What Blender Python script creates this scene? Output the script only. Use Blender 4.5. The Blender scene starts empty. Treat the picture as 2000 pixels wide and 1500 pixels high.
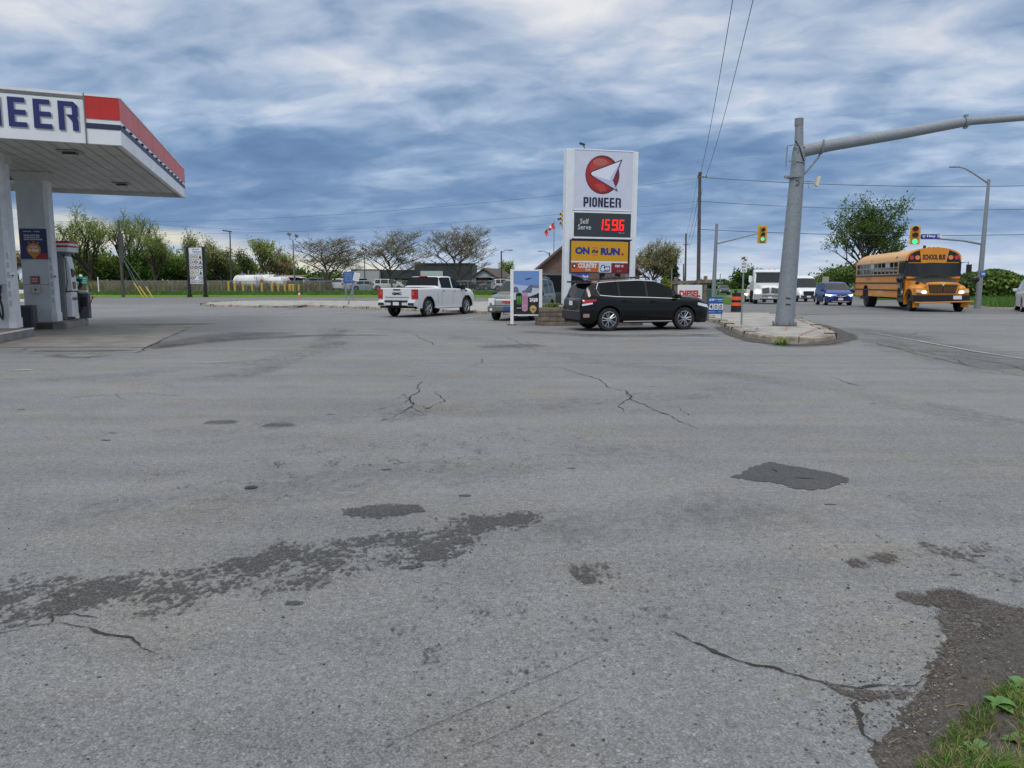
import bpy, math, random
from mathutils import Vector, Matrix, noise as mnoise
R = math.radians
PI = math.pi
rnd = random.Random(11)
S = bpy.context.scene
COL = S.collection

# ------------------------------------------------------------------ camera
EYE = 1.6
FPX = 1500.0                      # focal length in pixels of the 2000 px wide photograph
TH = math.atan((750 - 552) / FPX)  # pitch below the horizon
cam_d = bpy.data.cameras.new('camera')
cam = bpy.data.objects.new('camera', cam_d)
COL.objects.link(cam)
cam.location = (0, 0, EYE)
cam.rotation_euler = (R(90) - TH, 0, 0)
cam_d.sensor_width = 36
cam_d.lens = 36 * FPX / 2000
cam_d.clip_start = 0.05
cam_d.clip_end = 6000
S.camera = cam
S.render.resolution_x, S.render.resolution_y = 1024, 768

# ------------------------------------------------------------------ exposure, sun, sky
S.view_settings.view_transform = 'Standard'
S.view_settings.look = 'None'
S.view_settings.exposure = 0.0
S.view_settings.gamma = 1.0
SUN_EL, SUN_AZ = R(48), R(200)
sun_d = bpy.data.lights.new('sun', 'SUN')
sun_d.energy = 1.0
sun_d.angle = R(14)
sun_d.color = (1.0, 0.96, 0.9)
sun = bpy.data.objects.new('sun', sun_d)
COL.objects.link(sun)
sun.rotation_euler = (R(90) - SUN_EL, 0, R(180) - SUN_AZ)
sun.location = (0, 0, 60)


class NT:
    """small node-graph helper"""
    def __init__(s, nt):
        s.nt = nt
        nt.nodes.clear()

    def n(s, typ, **kw):
        nd = s.nt.nodes.new(typ)
        for k, v in kw.items():
            setattr(nd, k, v)
        return nd

    def set(s, sock, v):
        if isinstance(v, bpy.types.NodeSocket):
            s.nt.links.new(v, sock)
        elif v is not None:
            if hasattr(sock.default_value, '__len__') and not hasattr(v, '__len__'):
                v = [v] * len(sock.default_value)
            if hasattr(sock.default_value, '__len__') and len(sock.default_value) == 4 and len(v) == 3:
                v = (*v, 1)
            sock.default_value = v

    def m(s, op, a, b=None, c=None, clamp=False):
        nd = s.n('ShaderNodeMath', operation=op, use_clamp=clamp)
        for i, v in enumerate((a, b, c)):
            if v is not None:
                s.set(nd.inputs[i], v)
        return nd.outputs[0]

    def mix(s, f, a, b, blend='MIX'):
        nd = s.n('ShaderNodeMix', data_type='RGBA', blend_type=blend)
        nd.clamp_factor = True
        s.set(nd.inputs[0], f)
        s.set(nd.inputs[6], a)
        s.set(nd.inputs[7], b)
        return nd.outputs[2]

    def noise(s, vec, scale, detail=4, rough=0.55, dist=0.0, out=0):
        nd = s.n('ShaderNodeTexNoise')
        if vec is not None:
            s.set(nd.inputs['Vector'], vec)
        nd.inputs['Scale'].default_value = scale
        nd.inputs['Detail'].default_value = detail
        nd.inputs['Roughness'].default_value = rough
        nd.inputs['Distortion'].default_value = dist
        return nd.outputs[out]

    def sm(s, x, lo, hi, a=0.0, b=1.0):
        nd = s.n('ShaderNodeMapRange', interpolation_type='SMOOTHSTEP')
        s.set(nd.inputs[0], x)
        for i, v in enumerate((lo, hi, a, b)):
            s.set(nd.inputs[i + 1], v)
        return nd.outputs[0]

    def ramp(s, f, stops, interp='LINEAR'):
        nd = s.n('ShaderNodeValToRGB')
        cr = nd.color_ramp
        cr.interpolation = interp
        while len(cr.elements) > 1:
            cr.elements.remove(cr.elements[-1])
        cr.elements[0].position = stops[0][0]
        cr.elements[0].color = (*stops[0][1], 1)
        for p, c in stops[1:]:
            e = cr.elements.new(p)
            e.color = (*c, 1)
        s.set(nd.inputs[0], f)
        return nd.outputs[0]

    def comb(s, x, y, z):
        nd = s.n('ShaderNodeCombineXYZ')
        for i, v in enumerate((x, y, z)):
            s.set(nd.inputs[i], v)
        return nd.outputs[0]


def make_world():
    w = bpy.data.worlds.new('World')
    S.world = w
    w.use_nodes = True
    g = NT(w.node_tree)
    out = g.n('ShaderNodeOutputWorld')
    tc = g.n('ShaderNodeTexCoord')
    sep = g.n('ShaderNodeSeparateXYZ')
    g.set(sep.inputs[0], tc.outputs['Generated'])
    X, Y, Z = sep.outputs
    sky = g.n('ShaderNodeTexSky', sky_type='NISHITA')
    sky.sun_disc = False
    sky.sun_elevation = SUN_EL
    sky.sun_rotation = SUN_AZ
    sky.air_density = 1.0
    sky.dust_density = 1.5
    skyc = g.mix(1.0, sky.outputs[0], (0.10, 0.10, 0.10), 'MULTIPLY')
    # cloud deck: the view direction carried up to a flat layer
    zz = g.m('ADD', g.m('MAXIMUM', Z, 0.0), 0.17)
    px = g.m('DIVIDE', X, zz)
    py = g.m('DIVIDE', Y, zz)
    pr = g.comb(g.m('ADD', g.m('MULTIPLY', px, 0.80), g.m('MULTIPLY', py, -0.15)),
                g.m('ADD', g.m('MULTIPLY', py, 1.0), g.m('MULTIPLY', px, 0.25)), 3.7)
    wp = g.n('ShaderNodeVectorMath', operation='ADD')
    g.set(wp.inputs[0], pr)
    w2 = g.n('ShaderNodeVectorMath', operation='SCALE')
    g.set(w2.inputs[0], g.noise(pr, 2.4, 3, 0.5, 0.0, 1))
    w2.inputs['Scale'].default_value = 0.32
    g.set(wp.inputs[1], w2.outputs[0])
    pw = wp.outputs[0]
    n0 = g.noise(pw, 0.8, 4, 0.5)
    n1 = g.noise(pw, 2.6, 5, 0.5)
    n2 = g.noise(pw, 7.5, 4, 0.55)
    puff = g.m('SUBTRACT', g.m('ABSOLUTE', g.m('SUBTRACT', g.noise(pw, 3.0, 2, 0.5), 0.5)), 0.09)
    f = g.m('ADD', g.m('MULTIPLY', n0, 0.34), g.m('ADD', g.m('MULTIPLY', n1, 0.54), g.m('ADD', g.m('MULTIPLY', n2, 0.20), g.m('MULTIPLY', puff, 0.38))))
    # elevation and bearing
    az = g.m('ARCTAN2', X, Y)
    el = g.m('ARCSINE', Z)
    # lighter high up, a slate bank low down and to the left, thinner to the right
    hi = g.sm(el, 0.10, 0.26, -0.02, 0.035)
    bank = g.m('MULTIPLY', g.sm(el, 0.03, 0.075), g.m('SUBTRACT', 1.0, g.sm(el, 0.13, 0.21)))
    bank = g.m('MULTIPLY', bank, g.sm(az, 0.0, 0.5, 0.075, 0.015))
    low = g.sm(el, 0.0, 0.09, 0.10, 0.0)
    con = g.sm(el, 0.02, 0.18, 0.40, 0.92)
    f = g.m('ADD', 0.610, g.m('MULTIPLY', g.m('SUBTRACT', f, 0.545), con))
    f = g.m('ADD', f, g.m('ADD', hi, g.m('SUBTRACT', low, bank)))
    cl = g.ramp(f, [(0.40, (0.135, 0.235, 0.420)), (0.50, (0.190, 0.305, 0.500)), (0.57, (0.285, 0.405, 0.600)),
                    (0.635, (0.430, 0.545, 0.730)), (0.70, (0.610, 0.690, 0.820)), (0.79, (0.80, 0.85, 0.91))])
    cl = g.mix(g.m('MULTIPLY', g.sm(f, 0.56, 0.66), 0.08), cl, skyc)
    grey = g.mix(1.0, cl, (1.06, 0.99, 0.93), 'MULTIPLY')
    cl = g.mix(g.sm(el, 0.14, 0.30, 0.0, 0.8), cl, grey)
    # cream break in the deck near the horizon, to the left
    edge = g.m('ADD', 0.080, g.m('MULTIPLY', g.m('ADD', az, 0.52), -0.15))
    wob = g.m('MULTIPLY', g.m('SUBTRACT', g.noise(pr, 1.9, 5, 0.55), 0.5), 0.030)
    e2 = g.m('ADD', el, wob)
    brk = g.m('SUBTRACT', 1.0, g.sm(g.m('SUBTRACT', e2, edge), -0.014, 0.004))
    brk = g.m('MULTIPLY', brk, g.sm(az, -0.13, -0.02, 1.0, 0.12))
    brk = g.m('MULTIPLY', brk, g.sm(az, -1.3, -0.9, 0.0, 1.0))
    lw = g.noise(g.comb(g.m('MULTIPLY', az, 6.0), g.m('MULTIPLY', el, 30.0), 0.0), 1.0, 5, 0.6)
    cream = g.mix(g.sm(lw, 0.38, 0.60), (0.42, 0.51, 0.64), (0.78, 0.75, 0.60))
    cl = g.mix(g.m('MULTIPLY', brk, 0.9), cl, cream)
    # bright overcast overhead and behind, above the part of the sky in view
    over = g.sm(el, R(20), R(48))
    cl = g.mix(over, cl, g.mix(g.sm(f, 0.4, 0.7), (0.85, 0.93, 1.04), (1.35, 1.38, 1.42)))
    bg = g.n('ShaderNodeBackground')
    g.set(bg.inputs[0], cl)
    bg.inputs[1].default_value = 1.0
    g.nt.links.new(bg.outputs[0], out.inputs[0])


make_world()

# ------------------------------------------------------------------ pixel <-> world
CS, SN = math.cos(TH), math.sin(TH)


def sstep(a, b, x):
    t = max(0, min(1, (x - a) / (b - a)))
    return t * t * (3 - 2 * t)


def lin(x, pts):
    if x <= pts[0][0]:
        return pts[0][1]
    for (a, va), (b, vb) in zip(pts, pts[1:]):
        if x <= b:
            return va + (vb - va) * (x - a) / (b - a) if b > a else vb
    return pts[-1][1]


def gz(x, y):
    return gz_road(x, y) + 0.42 * sstep(86, 99, y) * (1 - sstep(14, 26, x))


def gz_road(x, y):
    """height of the ground: flat forecourt, the crossing a little higher, the road beyond falling away"""
    r = sstep(3, 20, x - 0.05 * y)
    if y < 42:
        p = 0.10 * sstep(25, 40, y)
    else:
        p = 0.10 - 0.40 * sstep(42, 85, y)
    return r * p


def ray(u, v):
    vv = (750 - v) / FPX
    return ((u - 1000) / FPX, CS + SN * vv, -SN + CS * vv)


def PT(u, v, z=0.0):
    a, b, c = ray(u, v)
    t = (z - EYE) / c
    return Vector((a * t, b * t, z))


def PG(u, v):
    p = PT(u, v)
    for _ in range(12):
        p = PT(u, v, gz(p.x, p.y))
    return p


def PY(u, v, Y):
    a, b, c = ray(u, v)
    t = Y / b
    return Vector((a * t, Y, EYE + c * t))


def XU(u, Y, v=600):
    return PY(u, v, Y).x


def ZV(v, Y):
    return PY(1000, v, Y).z


# ------------------------------------------------------------------ materials
MATS = {}


def mat(name, col, rough=0.6, metal=0.0, var=0.0, vs=3.0, bump=0.0, bs=40.0, spec=0.5, coat=0.0, emit=None, es=1.0,
        trans=0.0, dirt=0.0, col2=None):
    if name in MATS:
        return MATS[name]
    m = bpy.data.materials.new(name)
    m.use_nodes = True
    g = NT(m.node_tree)
    out = g.n('ShaderNodeOutputMaterial')
    b = g.n('ShaderNodeBsdfPrincipled')
    g.nt.links.new(b.outputs[0], out.inputs[0])
    tc = g.n('ShaderNodeTexCoord')
    vec = tc.outputs['Object']
    c = (*col, 1)
    if var or col2:
        nz = g.noise(vec, vs, 5, 0.6)
        lo = col2 if col2 else tuple(max(0, x * (1 - var)) for x in col)
        hi_ = col if col2 else tuple(min(1, x * (1 + var)) for x in col)
        c = g.mix(g.sm(nz, 0.3, 0.7), lo, hi_)
    if dirt:
        nz = g.noise(vec, 1.3, 7, 0.7)
        c = g.mix(g.m('MULTIPLY', g.sm(nz, 0.45, 0.75), dirt), c, (0.10, 0.085, 0.065))
    g.set(b.inputs['Base Color'], c)
    b.inputs['Roughness'].default_value = rough
    b.inputs['Metallic'].default_value = metal
    b.inputs['Specular IOR Level'].default_value = spec
    b.inputs['Coat Weight'].default_value = coat
    b.inputs['Coat Roughness'].default_value = 0.05
    if emit:
        b.inputs['Emission Color'].default_value = (*emit, 1)
        b.inputs['Emission Strength'].default_value = es
    if trans:
        b.inputs['Transmission Weight'].default_value = trans
    if bump:
        bp = g.n('ShaderNodeBump')
        bp.inputs['Strength'].default_value = bump
        bp.inputs['Distance'].default_value = 0.01
        g.set(bp.inputs['Height'], g.noise(vec, bs, 4, 0.6))
        g.nt.links.new(bp.outputs[0], b.inputs['Normal'])
    MATS[name] = m
    return m


# ------------------------------------------------------------------ mesh builder
class MB:
    def __init__(s):
        s.v, s.f, s.mi, s.mats, s.d = [], [], [], [], []

    def _m(s, m):
        if m not in s.mats:
            s.mats.append(m)
        return s.mats.index(m)

    def add(s, vs, fs, m, M=None, d=None):
        o = len(s.v)
        if M is None:
            s.v.extend(tuple(p) for p in vs)
        else:
            s.v.extend(tuple(M @ Vector(p)) for p in vs)
        s.d.extend(d if d else [1.0] * len(vs))
        k = s._m(m)
        for f in fs:
            s.f.append(tuple(i + o for i in f))
            s.mi.append(k)
        return s

    def box(s, c, sz, m, rz=0.0, M=None, ry=0.0, rx=0.0):
        x, y, z = sz[0] / 2, sz[1] / 2, sz[2] / 2
        T = Matrix.Translation(c) @ Matrix.Rotation(rz, 4, 'Z') @ Matrix.Rotation(ry, 4, 'Y') @ Matrix.Rotation(rx, 4, 'X')
        if M is not None:
            T = M @ T
        vs = [(-x, -y, -z), (x, -y, -z), (x, y, -z), (-x, y, -z), (-x, -y, z), (x, -y, z), (x, y, z), (-x, y, z)]
        return s.add(vs, [(0, 3, 2, 1), (4, 5, 6, 7), (0, 1, 5, 4), (1, 2, 6, 5), (2, 3, 7, 6), (3, 0, 4, 7)], m, T)

    def b2(s, a, b, m, M=None):
        """box from corner to corner"""
        c = [(a[i] + b[i]) / 2 for i in range(3)]
        return s.box(c, [abs(b[i] - a[i]) for i in range(3)], m, M=M)

    def cyl(s, p0, p1, r0, m, r1=None, n=12, caps=True, M=None):
        p0, p1 = Vector(p0), Vector(p1)
        r1 = r0 if r1 is None else r1
        d = p1 - p0
        if d.length < 1e-6:
            return s
        q = d.to_track_quat('Z', 'Y')
        vs = []
        for p, r in ((p0, r0), (p1, r1)):
            for i in range(n):
                a = 2 * PI * i / n
                vs.append(p + q @ Vector((r * math.cos(a), r * math.sin(a), 0)))
        fs = [(i, (i + 1) % n, n + (i + 1) % n, n + i) for i in range(n)]
        if caps:
            fs += [tuple(range(n - 1, -1, -1)), tuple(range(n, 2 * n))]
        return s.add(vs, fs, m, M)

    def tube(s, pts, r, m, n=6, M=None, r1=None, caps=True):
        pts = [Vector(p) for p in pts]
        r1 = r if r1 is None else r1
        vs, L = [], len(pts)
        ref = None
        for i, p in enumerate(pts):
            t = (pts[min(i + 1, L - 1)] - pts[max(i - 1, 0)])
            if t.length < 1e-9:
                t = Vector((0, 0, 1))
            t.normalize()
            if ref is None:
                ref = Vector((0, 0, 1)) if abs(t.z) < 0.9 else Vector((1, 0, 0))
            a = t.cross(ref).normalized()
            b = a.cross(t)
            rr = r + (r1 - r) * i / max(1, L - 1)
            for k in range(n):
                an = 2 * PI * k / n
                vs.append(p + a * math.cos(an) * rr + b * math.sin(an) * rr)
        fs = []
        for i in range(L - 1):
            for k in range(n):
                fs.append((i * n + k, i * n + (k + 1) % n, (i + 1) * n + (k + 1) % n, (i + 1) * n + k))
        if caps:
            fs += [tuple(range(n - 1, -1, -1)), tuple(range((L - 1) * n, L * n))]
        return s.add(vs, fs, m, M)

    def prism(s, poly, a, b, m, plane='xy', M=None):
        """polygon extruded from a to b along the third axis"""
        k = {'xy': lambda p, h: (p[0], p[1], h), 'xz': lambda p, h: (p[0], h, p[1]), 'yz': lambda p, h: (h, p[0], p[1])}[plane]
        n = len(poly)
        vs = [k(p, a) for p in poly] + [k(p, b) for p in poly]
        fs = [tuple(range(n - 1, -1, -1)), tuple(range(n, 2 * n))] + [(i, (i + 1) % n, n + (i + 1) % n, n + i) for i in range(n)]
        return s.add(vs, fs, m, M)

    def lathe(s, prof, m, n=20, M=None):
        vs, fs = [], []
        k = len(prof)
        for i in range(n):
            a = 2 * PI * i / n
            for r, z in prof:
                vs.append((r * math.cos(a), r * math.sin(a), z))
        for i in range(n):
            j = (i + 1) % n
            for t in range(k - 1):
                fs.append((i * k + t, j * k + t, j * k + t + 1, i * k + t + 1))
        return s.add(vs, fs, m, M)

    def sph(s, c, r, m, n=10, k=6, M=None):
        vs, fs = [], []
        r = r if hasattr(r, '__len__') else (r, r, r)
        for j in range(k + 1):
            ph = PI * j / k
            for i in range(n):
                a = 2 * PI * i / n
                vs.append((c[0] + r[0] * math.sin(ph) * math.cos(a), c[1] + r[1] * math.sin(ph) * math.sin(a), c[2] + r[2] * math.cos(ph)))
        for j in range(k):
            for i in range(n):
                fs.append((j * n + i, (j + 1) * n + i, (j + 1) * n + (i + 1) % n, j * n + (i + 1) % n))
        return s.add(vs, fs, m, M)

    def grid(s, pts, m, M=None, d=None):
        """pts[i][j] rows of points"""
        a, b = len(pts), len(pts[0])
        vs = [p for row in pts for p in row]
        fs = [(i * b + j, i * b + j + 1, (i + 1) * b + j + 1, (i + 1) * b + j) for i in range(a - 1) for j in range(b - 1)]
        return s.add(vs, fs, m, M, d)

    def poly(s, pts, m, M=None):
        return s.add(pts, [tuple(range(len(pts)))], m, M)

    def text(s, st, m, x0, z0, w, h, y=-0.004, bold=0.0, M=None, shear=0.0, depth=0.0):
        """flat lettering in the local xz plane, facing -y, fitted into the box x0..x0+w, z0..z0+h"""
        vs, fs = glyphs(st, bold, shear)
        if not vs:
            return s
        xs = [p[0] for p in vs]
        ys = [p[1] for p in vs]
        sx = w / max(1e-6, max(xs) - min(xs))
        sy = h / max(1e-6, max(ys) - min(ys))
        out = [(x0 + (p[0] - min(xs)) * sx, y, z0 + (p[1] - min(ys)) * sy) for p in vs]
        return s.add(out, fs, m, M)

    def build(s, name, parent=None, loc=None, rz=0.0, bev=0.0, smooth=None, kind=None, label=None, cat=None, group=None, seg=2):
        me = bpy.data.meshes.new(name)
        me.from_pydata(s.v, [], s.f)
        for m in s.mats:
            me.materials.append(m)
        me.polygons.foreach_set('material_index', s.mi)
        if any(x != 1.0 for x in s.d):
            at = me.attributes.new('dens', 'FLOAT', 'POINT')
            at.data.foreach_set('value', s.d)
        if smooth is not None:
            me.polygons.foreach_set('use_smooth', [True] * len(me.polygons))
            me.update()
            me.set_sharp_from_angle(angle=R(smooth))
        me.update()
        o = bpy.data.objects.new(name, me)
        COL.objects.link(o)
        if parent is not None:
            o.parent = parent
        if loc is not None:
            o.location = loc
        o.rotation_euler.z = rz
        if bev:
            bm = o.modifiers.new('bevel', 'BEVEL')
            bm.width = bev
            bm.segments = seg
            bm.limit_method = 'ANGLE'
            bm.angle_limit = R(40)
        tag(o, label, cat, group, kind)
        return o


GL = {}


def glyphs(st, bold, shear):
    key = (st, bold, shear)
    if key not in GL:
        c = bpy.data.curves.new('t', 'FONT')
        c.body = st
        c.offset = bold
        c.shear = shear
        c.resolution_u = 3
        o = bpy.data.objects.new('t', c)
        COL.objects.link(o)
        me = bpy.data.meshes.new_from_object(o)
        GL[key] = ([tuple(v.co) for v in me.vertices], [tuple(p.vertices) for p in me.polygons])
        bpy.data.objects.remove(o)
        bpy.data.meshes.remove(me)
        bpy.data.curves.remove(c)
    return GL[key]


def tag(o, label=None, cat=None, group=None, kind=None):
    if label:
        o['label'] = label
    if cat:
        o['category'] = cat
    if group:
        o['group'] = group
    if kind:
        o['kind'] = kind
    return o


def thing(name, label, cat, loc=(0, 0, 0), rz=0.0, group=None):
    o = bpy.data.objects.new(name, None)
    o.empty_display_size = 0.2
    COL.objects.link(o)
    o.location = loc
    o.rotation_euler = (0, 0, rz)
    return tag(o, label, cat, group)


def copy_tree(o, parent=None):
    c = o.copy()
    COL.objects.link(c)
    c.parent = parent
    for ch in list(o.children):
        copy_tree(ch, c)
    return c


# common materials
WHITE = mat('white_paint', (0.78, 0.79, 0.80), 0.4, var=0.06, dirt=0.08)
GALV = mat('galvanised_steel', (0.27, 0.295, 0.32), 0.55, 0.25, var=0.10, vs=14, bump=0.12, bs=30, col2=(0.21, 0.235, 0.26))
BLACKP = mat('black_paint', (0.012, 0.012, 0.014), 0.35)
RUBBER = mat('tyre_rubber', (0.018, 0.018, 0.018), 0.85, var=0.3, vs=9)
PLAST = mat('black_plastic', (0.02, 0.02, 0.022), 0.6)
GLASS = mat('tinted_glass', (0.004, 0.006, 0.007), 0.04, spec=0.16)
GLASSL = mat('clear_windscreen', (0.018, 0.025, 0.027), 0.05, spec=0.28)
CHROME = mat('chrome', (0.7, 0.7, 0.72), 0.12, 1.0)
NAVY = mat('navy_lettering', (0.012, 0.020, 0.13), 0.5)
REDP = mat('red_paint', (0.48, 0.025, 0.018), 0.4, var=0.08)
LAMPW = mat('headlamp_glass', (0.75, 0.78, 0.8), 0.1, emit=(1, 0.95, 0.85), es=0.03)
LAMPON = mat('lit_headlamp', (0.9, 0.9, 0.85), 0.1, emit=(1, 0.9, 0.72), es=2.6)
LAMPR = mat('tail_lamp_red', (0.42, 0.012, 0.012), 0.12, coat=0.6)
LAMPA = mat('amber_lamp', (0.75, 0.22, 0.05), 0.15, coat=0.5)
PLATE = mat('plate_white', (0.68, 0.70, 0.74), 0.4)
PLATEB = mat('plate_blue', (0.02, 0.09, 0.30), 0.4)
WOOD = mat('weathered_wood', (0.17, 0.14, 0.11), 0.85, var=0.4, vs=4, bump=0.4, bs=25)
# ================================================================== ground
def m_asphalt(name, tone, chips=1.0, tint=(1.0, 1.0, 1.03)):
    m = bpy.data.materials.new(name)
    m.use_nodes = True
    g = NT(m.node_tree)
    out = g.n('ShaderNodeOutputMaterial')
    b = g.n('ShaderNodeBsdfPrincipled')
    g.nt.links.new(b.outputs[0], out.inputs[0])
    ge = g.n('ShaderNodeNewGeometry')
    P = ge.outputs['Position']
    v1 = g.n('ShaderNodeTexVoronoi')
    g.set(v1.inputs['Vector'], P)
    v1.inputs['Scale'].default_value = 135
    vsep = g.n('ShaderNodeSeparateColor')
    g.set(vsep.inputs[0], v1.outputs['Color'])
    chip = g.m('SUBTRACT', g.m('POWER', vsep.outputs[0], 2.2), 0.31)
    dark = g.sm(v1.outputs['Distance'], 0.45, 0.75)
    v2 = g.n('ShaderNodeTexVoronoi')
    g.set(v2.inputs['Vector'], P)
    v2.inputs['Scale'].default_value = 52
    v2s = g.n('ShaderNodeSeparateColor')
    g.set(v2s.inputs[0], v2.outputs['Color'])
    big = g.m('MULTIPLY', g.sm(v2s.outputs[1], 0.86, 0.95), g.sm(v2.outputs['Distance'], 0.42, 0.3))
    pit = g.m('MULTIPLY', g.sm(v2s.outputs[2], 0.88, 0.95), g.sm(v2.outputs['Distance'], 0.45, 0.3))
    f1 = g.noise(P, 22, 4, 0.65)
    f2 = g.noise(P, 2.1, 6, 0.6)
    f3 = g.noise(P, 0.23, 5, 0.55)
    mp = g.n('ShaderNodeMapping')
    g.set(mp.inputs[0], P)
    mp.inputs['Rotation'].default_value = (0, 0, R(-14))
    mp.inputs['Scale'].default_value = (0.09, 1.5, 1)
    f4 = g.noise(mp.outputs[0], 1.0, 5, 0.6)
    t = g.m('ADD', 1.0, g.m('MULTIPLY', chip, 0.62 * chips))
    t = g.m('ADD', t, g.m('MULTIPLY', big, 0.55 * chips))
    t = g.m('SUBTRACT', t, g.m('MULTIPLY', pit, 0.35 * chips))
    t = g.m('SUBTRACT', t, g.m('MULTIPLY', dark, 0.28 * chips))
    t = g.m('ADD', t, g.m('MULTIPLY', g.m('SUBTRACT', f1, 0.5), 0.9))
    t = g.m('ADD', t, g.m('MULTIPLY', g.m('SUBTRACT', f2, 0.5), 0.36))
    t = g.m('ADD', t, g.m('MULTIPLY', g.m('SUBTRACT', f3, 0.5), 0.5))
    t = g.m('ADD', t, g.m('MULTIPLY', g.m('SUBTRACT', f4, 0.5), 0.5))
    t = g.m('MULTIPLY', g.m('MAXIMUM', t, 0.12), tone)
    warm = g.sm(g.noise(P, 0.7, 4, 0.6), 0.45, 0.7)
    c = g.mix(warm, tint, (1.05, 1.0, 0.93))
    vm = g.n('ShaderNodeVectorMath', operation='SCALE')
    g.set(vm.inputs[0], c)
    g.set(vm.inputs['Scale'], t)
    g.set(b.inputs['Base Color'], vm.outputs[0])
    b.inputs['Roughness'].default_value = 0.82
    b.inputs['Specular IOR Level'].default_value = 0.35
    bp = g.n('ShaderNodeBump')
    bp.inputs['Strength'].default_value = 0.55
    bp.inputs['Distance'].default_value = 0.006
    g.set(bp.inputs['Height'], g.m('ADD', g.m('MULTIPLY', f1, 0.8), g.m('SUBTRACT', 0.6, g.m('MULTIPLY', v1.outputs['Distance'], 0.8))))
    g.nt.links.new(bp.outputs[0], b.inputs['Normal'])
    MATS[name] = m
    return m


def m_stain(name, col, nscale, amount, soft=0.08):
    """dark stain that breaks up into specks; the mesh carries its density"""
    m = bpy.data.materials.new(name)
    m.use_nodes = True
    g = NT(m.node_tree)
    out = g.n('ShaderNodeOutputMaterial')
    b = g.n('ShaderNodeBsdfPrincipled')
    ge = g.n('ShaderNodeNewGeometry')
    P = ge.outputs['Position']
    at = g.n('ShaderNodeAttribute', attribute_name='dens')
    d = at.outputs['Fac']
    mp = g.n('ShaderNodeMapping')
    g.set(mp.inputs[0], P)
    mp.inputs['Scale'].default_value = (1, 0.62, 1)
    nz = g.noise(mp.outputs[0], nscale * 0.6, 5, 0.65)
    nb = g.noise(mp.outputs[0], nscale * 5.5, 5, 0.7)
    th = g.m('SUBTRACT', 0.70, g.m('MULTIPLY', d, 0.27))
    k = g.sm(g.m('SUBTRACT', g.m('ADD', g.m('MULTIPLY', nz, 0.50), g.m('MULTIPLY', nb, 0.50)), th), -soft, soft)
    k = g.m('MULTIPLY', k, amount)
    vo = g.n('ShaderNodeTexVoronoi')
    g.set(vo.inputs['Vector'], P)
    vo.inputs['Scale'].default_value = 120
    vs_ = g.n('ShaderNodeSeparateColor')
    g.set(vs_.inputs[0], vo.outputs['Color'])
    sp2 = g.m('ADD', 0.55, g.m('MULTIPLY', g.m('POWER', vs_.outputs[0], 2.5), 1.7))
    k = g.m('MULTIPLY', k, g.sm(vs_.outputs[1], 0.0, 0.5, 0.72, 1.0))
    vm = g.n('ShaderNodeVectorMath', operation='SCALE')
    vm.inputs[0].default_value = col
    g.set(vm.inputs['Scale'], sp2)
    g.set(b.inputs['Base Color'], vm.outputs[0])
    b.inputs['Roughness'].default_value = 0.75
    tr = g.n('ShaderNodeBsdfTransparent')
    mx = g.n('ShaderNodeMixShader')
    g.set(mx.inputs[0], k)
    g.nt.links.new(tr.outputs[0], mx.inputs[1])
    g.nt.links.new(b.outputs[0], mx.inputs[2])
    g.nt.links.new(mx.outputs[0], out.inputs[0])
    MATS[name] = m
    return m


ASPH = m_asphalt('old_asphalt', 0.198, 0.8, (0.985, 1.0, 1.015))
ASPR = m_asphalt('road_asphalt', 0.158, 0.7, (0.985, 1.0, 1.02))
PATCH = m_asphalt('dark_patch', 0.072, 1.0, (0.95, 1.0, 1.08))
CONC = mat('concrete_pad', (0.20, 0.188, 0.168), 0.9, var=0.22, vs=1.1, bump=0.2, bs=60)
CONCL = mat('concrete_walk', (0.31, 0.30, 0.275), 0.9, var=0.25, vs=1.6, bump=0.3, bs=60)
KERB = mat('kerb_concrete', (0.27, 0.235, 0.185), 0.9, var=0.4, vs=3.0, bump=0.5, bs=30)
CRACK = mat('crack_dark', (0.028, 0.026, 0.024), 0.95, var=0.4, vs=30)
STAIN = m_stain('oily_stain', (0.056, 0.054, 0.053), 5.0, 0.85, 0.03)
STREAK = m_stain('tyre_streak', (0.05, 0.05, 0.052), 1.6, 0.6, 0.25)
DIRTS = m_stain('dirt_spill', (0.060, 0.050, 0.041), 7.0, 0.97, 0.06)
LINE = mat('faded_line', (0.42, 0.41, 0.38), 0.8, var=0.35, vs=6)

# grass colours
def m_grass(name, a, b_, c_, sc=0.6):
    m = bpy.data.materials.new(name)
    m.use_nodes = True
    g = NT(m.node_tree)
    out = g.n('ShaderNodeOutputMaterial')
    b = g.n('ShaderNodeBsdfPrincipled')
    g.nt.links.new(b.outputs[0], out.inputs[0])
    ge = g.n('ShaderNodeNewGeometry')
    P = ge.outputs['Position']
    n1 = g.noise(P, sc, 6, 0.65)
    n2 = g.noise(P, sc * 14, 4, 0.7)
    c = g.mix(g.sm(n1, 0.35, 0.65), a, b_)
    c = g.mix(g.sm(n2, 0.5, 0.75), c, c_)
    g.set(b.inputs['Base Color'], c)
    b.inputs['Roughness'].default_value = 0.9
    b.inputs['Specular IOR Level'].default_value = 0.1
    MATS[name] = m
    return m


GRASS = m_grass('grass_field', (0.045, 0.105, 0.014), (0.075, 0.150, 0.020), (0.11, 0.15, 0.035))
GRASSB = m_grass('grass_mown', (0.085, 0.170, 0.022), (0.12, 0.205, 0.03), (0.15, 0.19, 0.05))
GRASSD = m_grass('grass_tall', (0.035, 0.085, 0.012), (0.055, 0.120, 0.018), (0.09, 0.12, 0.03))

# the ground: one sheet to the horizon
def frange(a, b, n):
    return [a + (b - a) * i / (n - 1) for i in range(n)]


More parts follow.
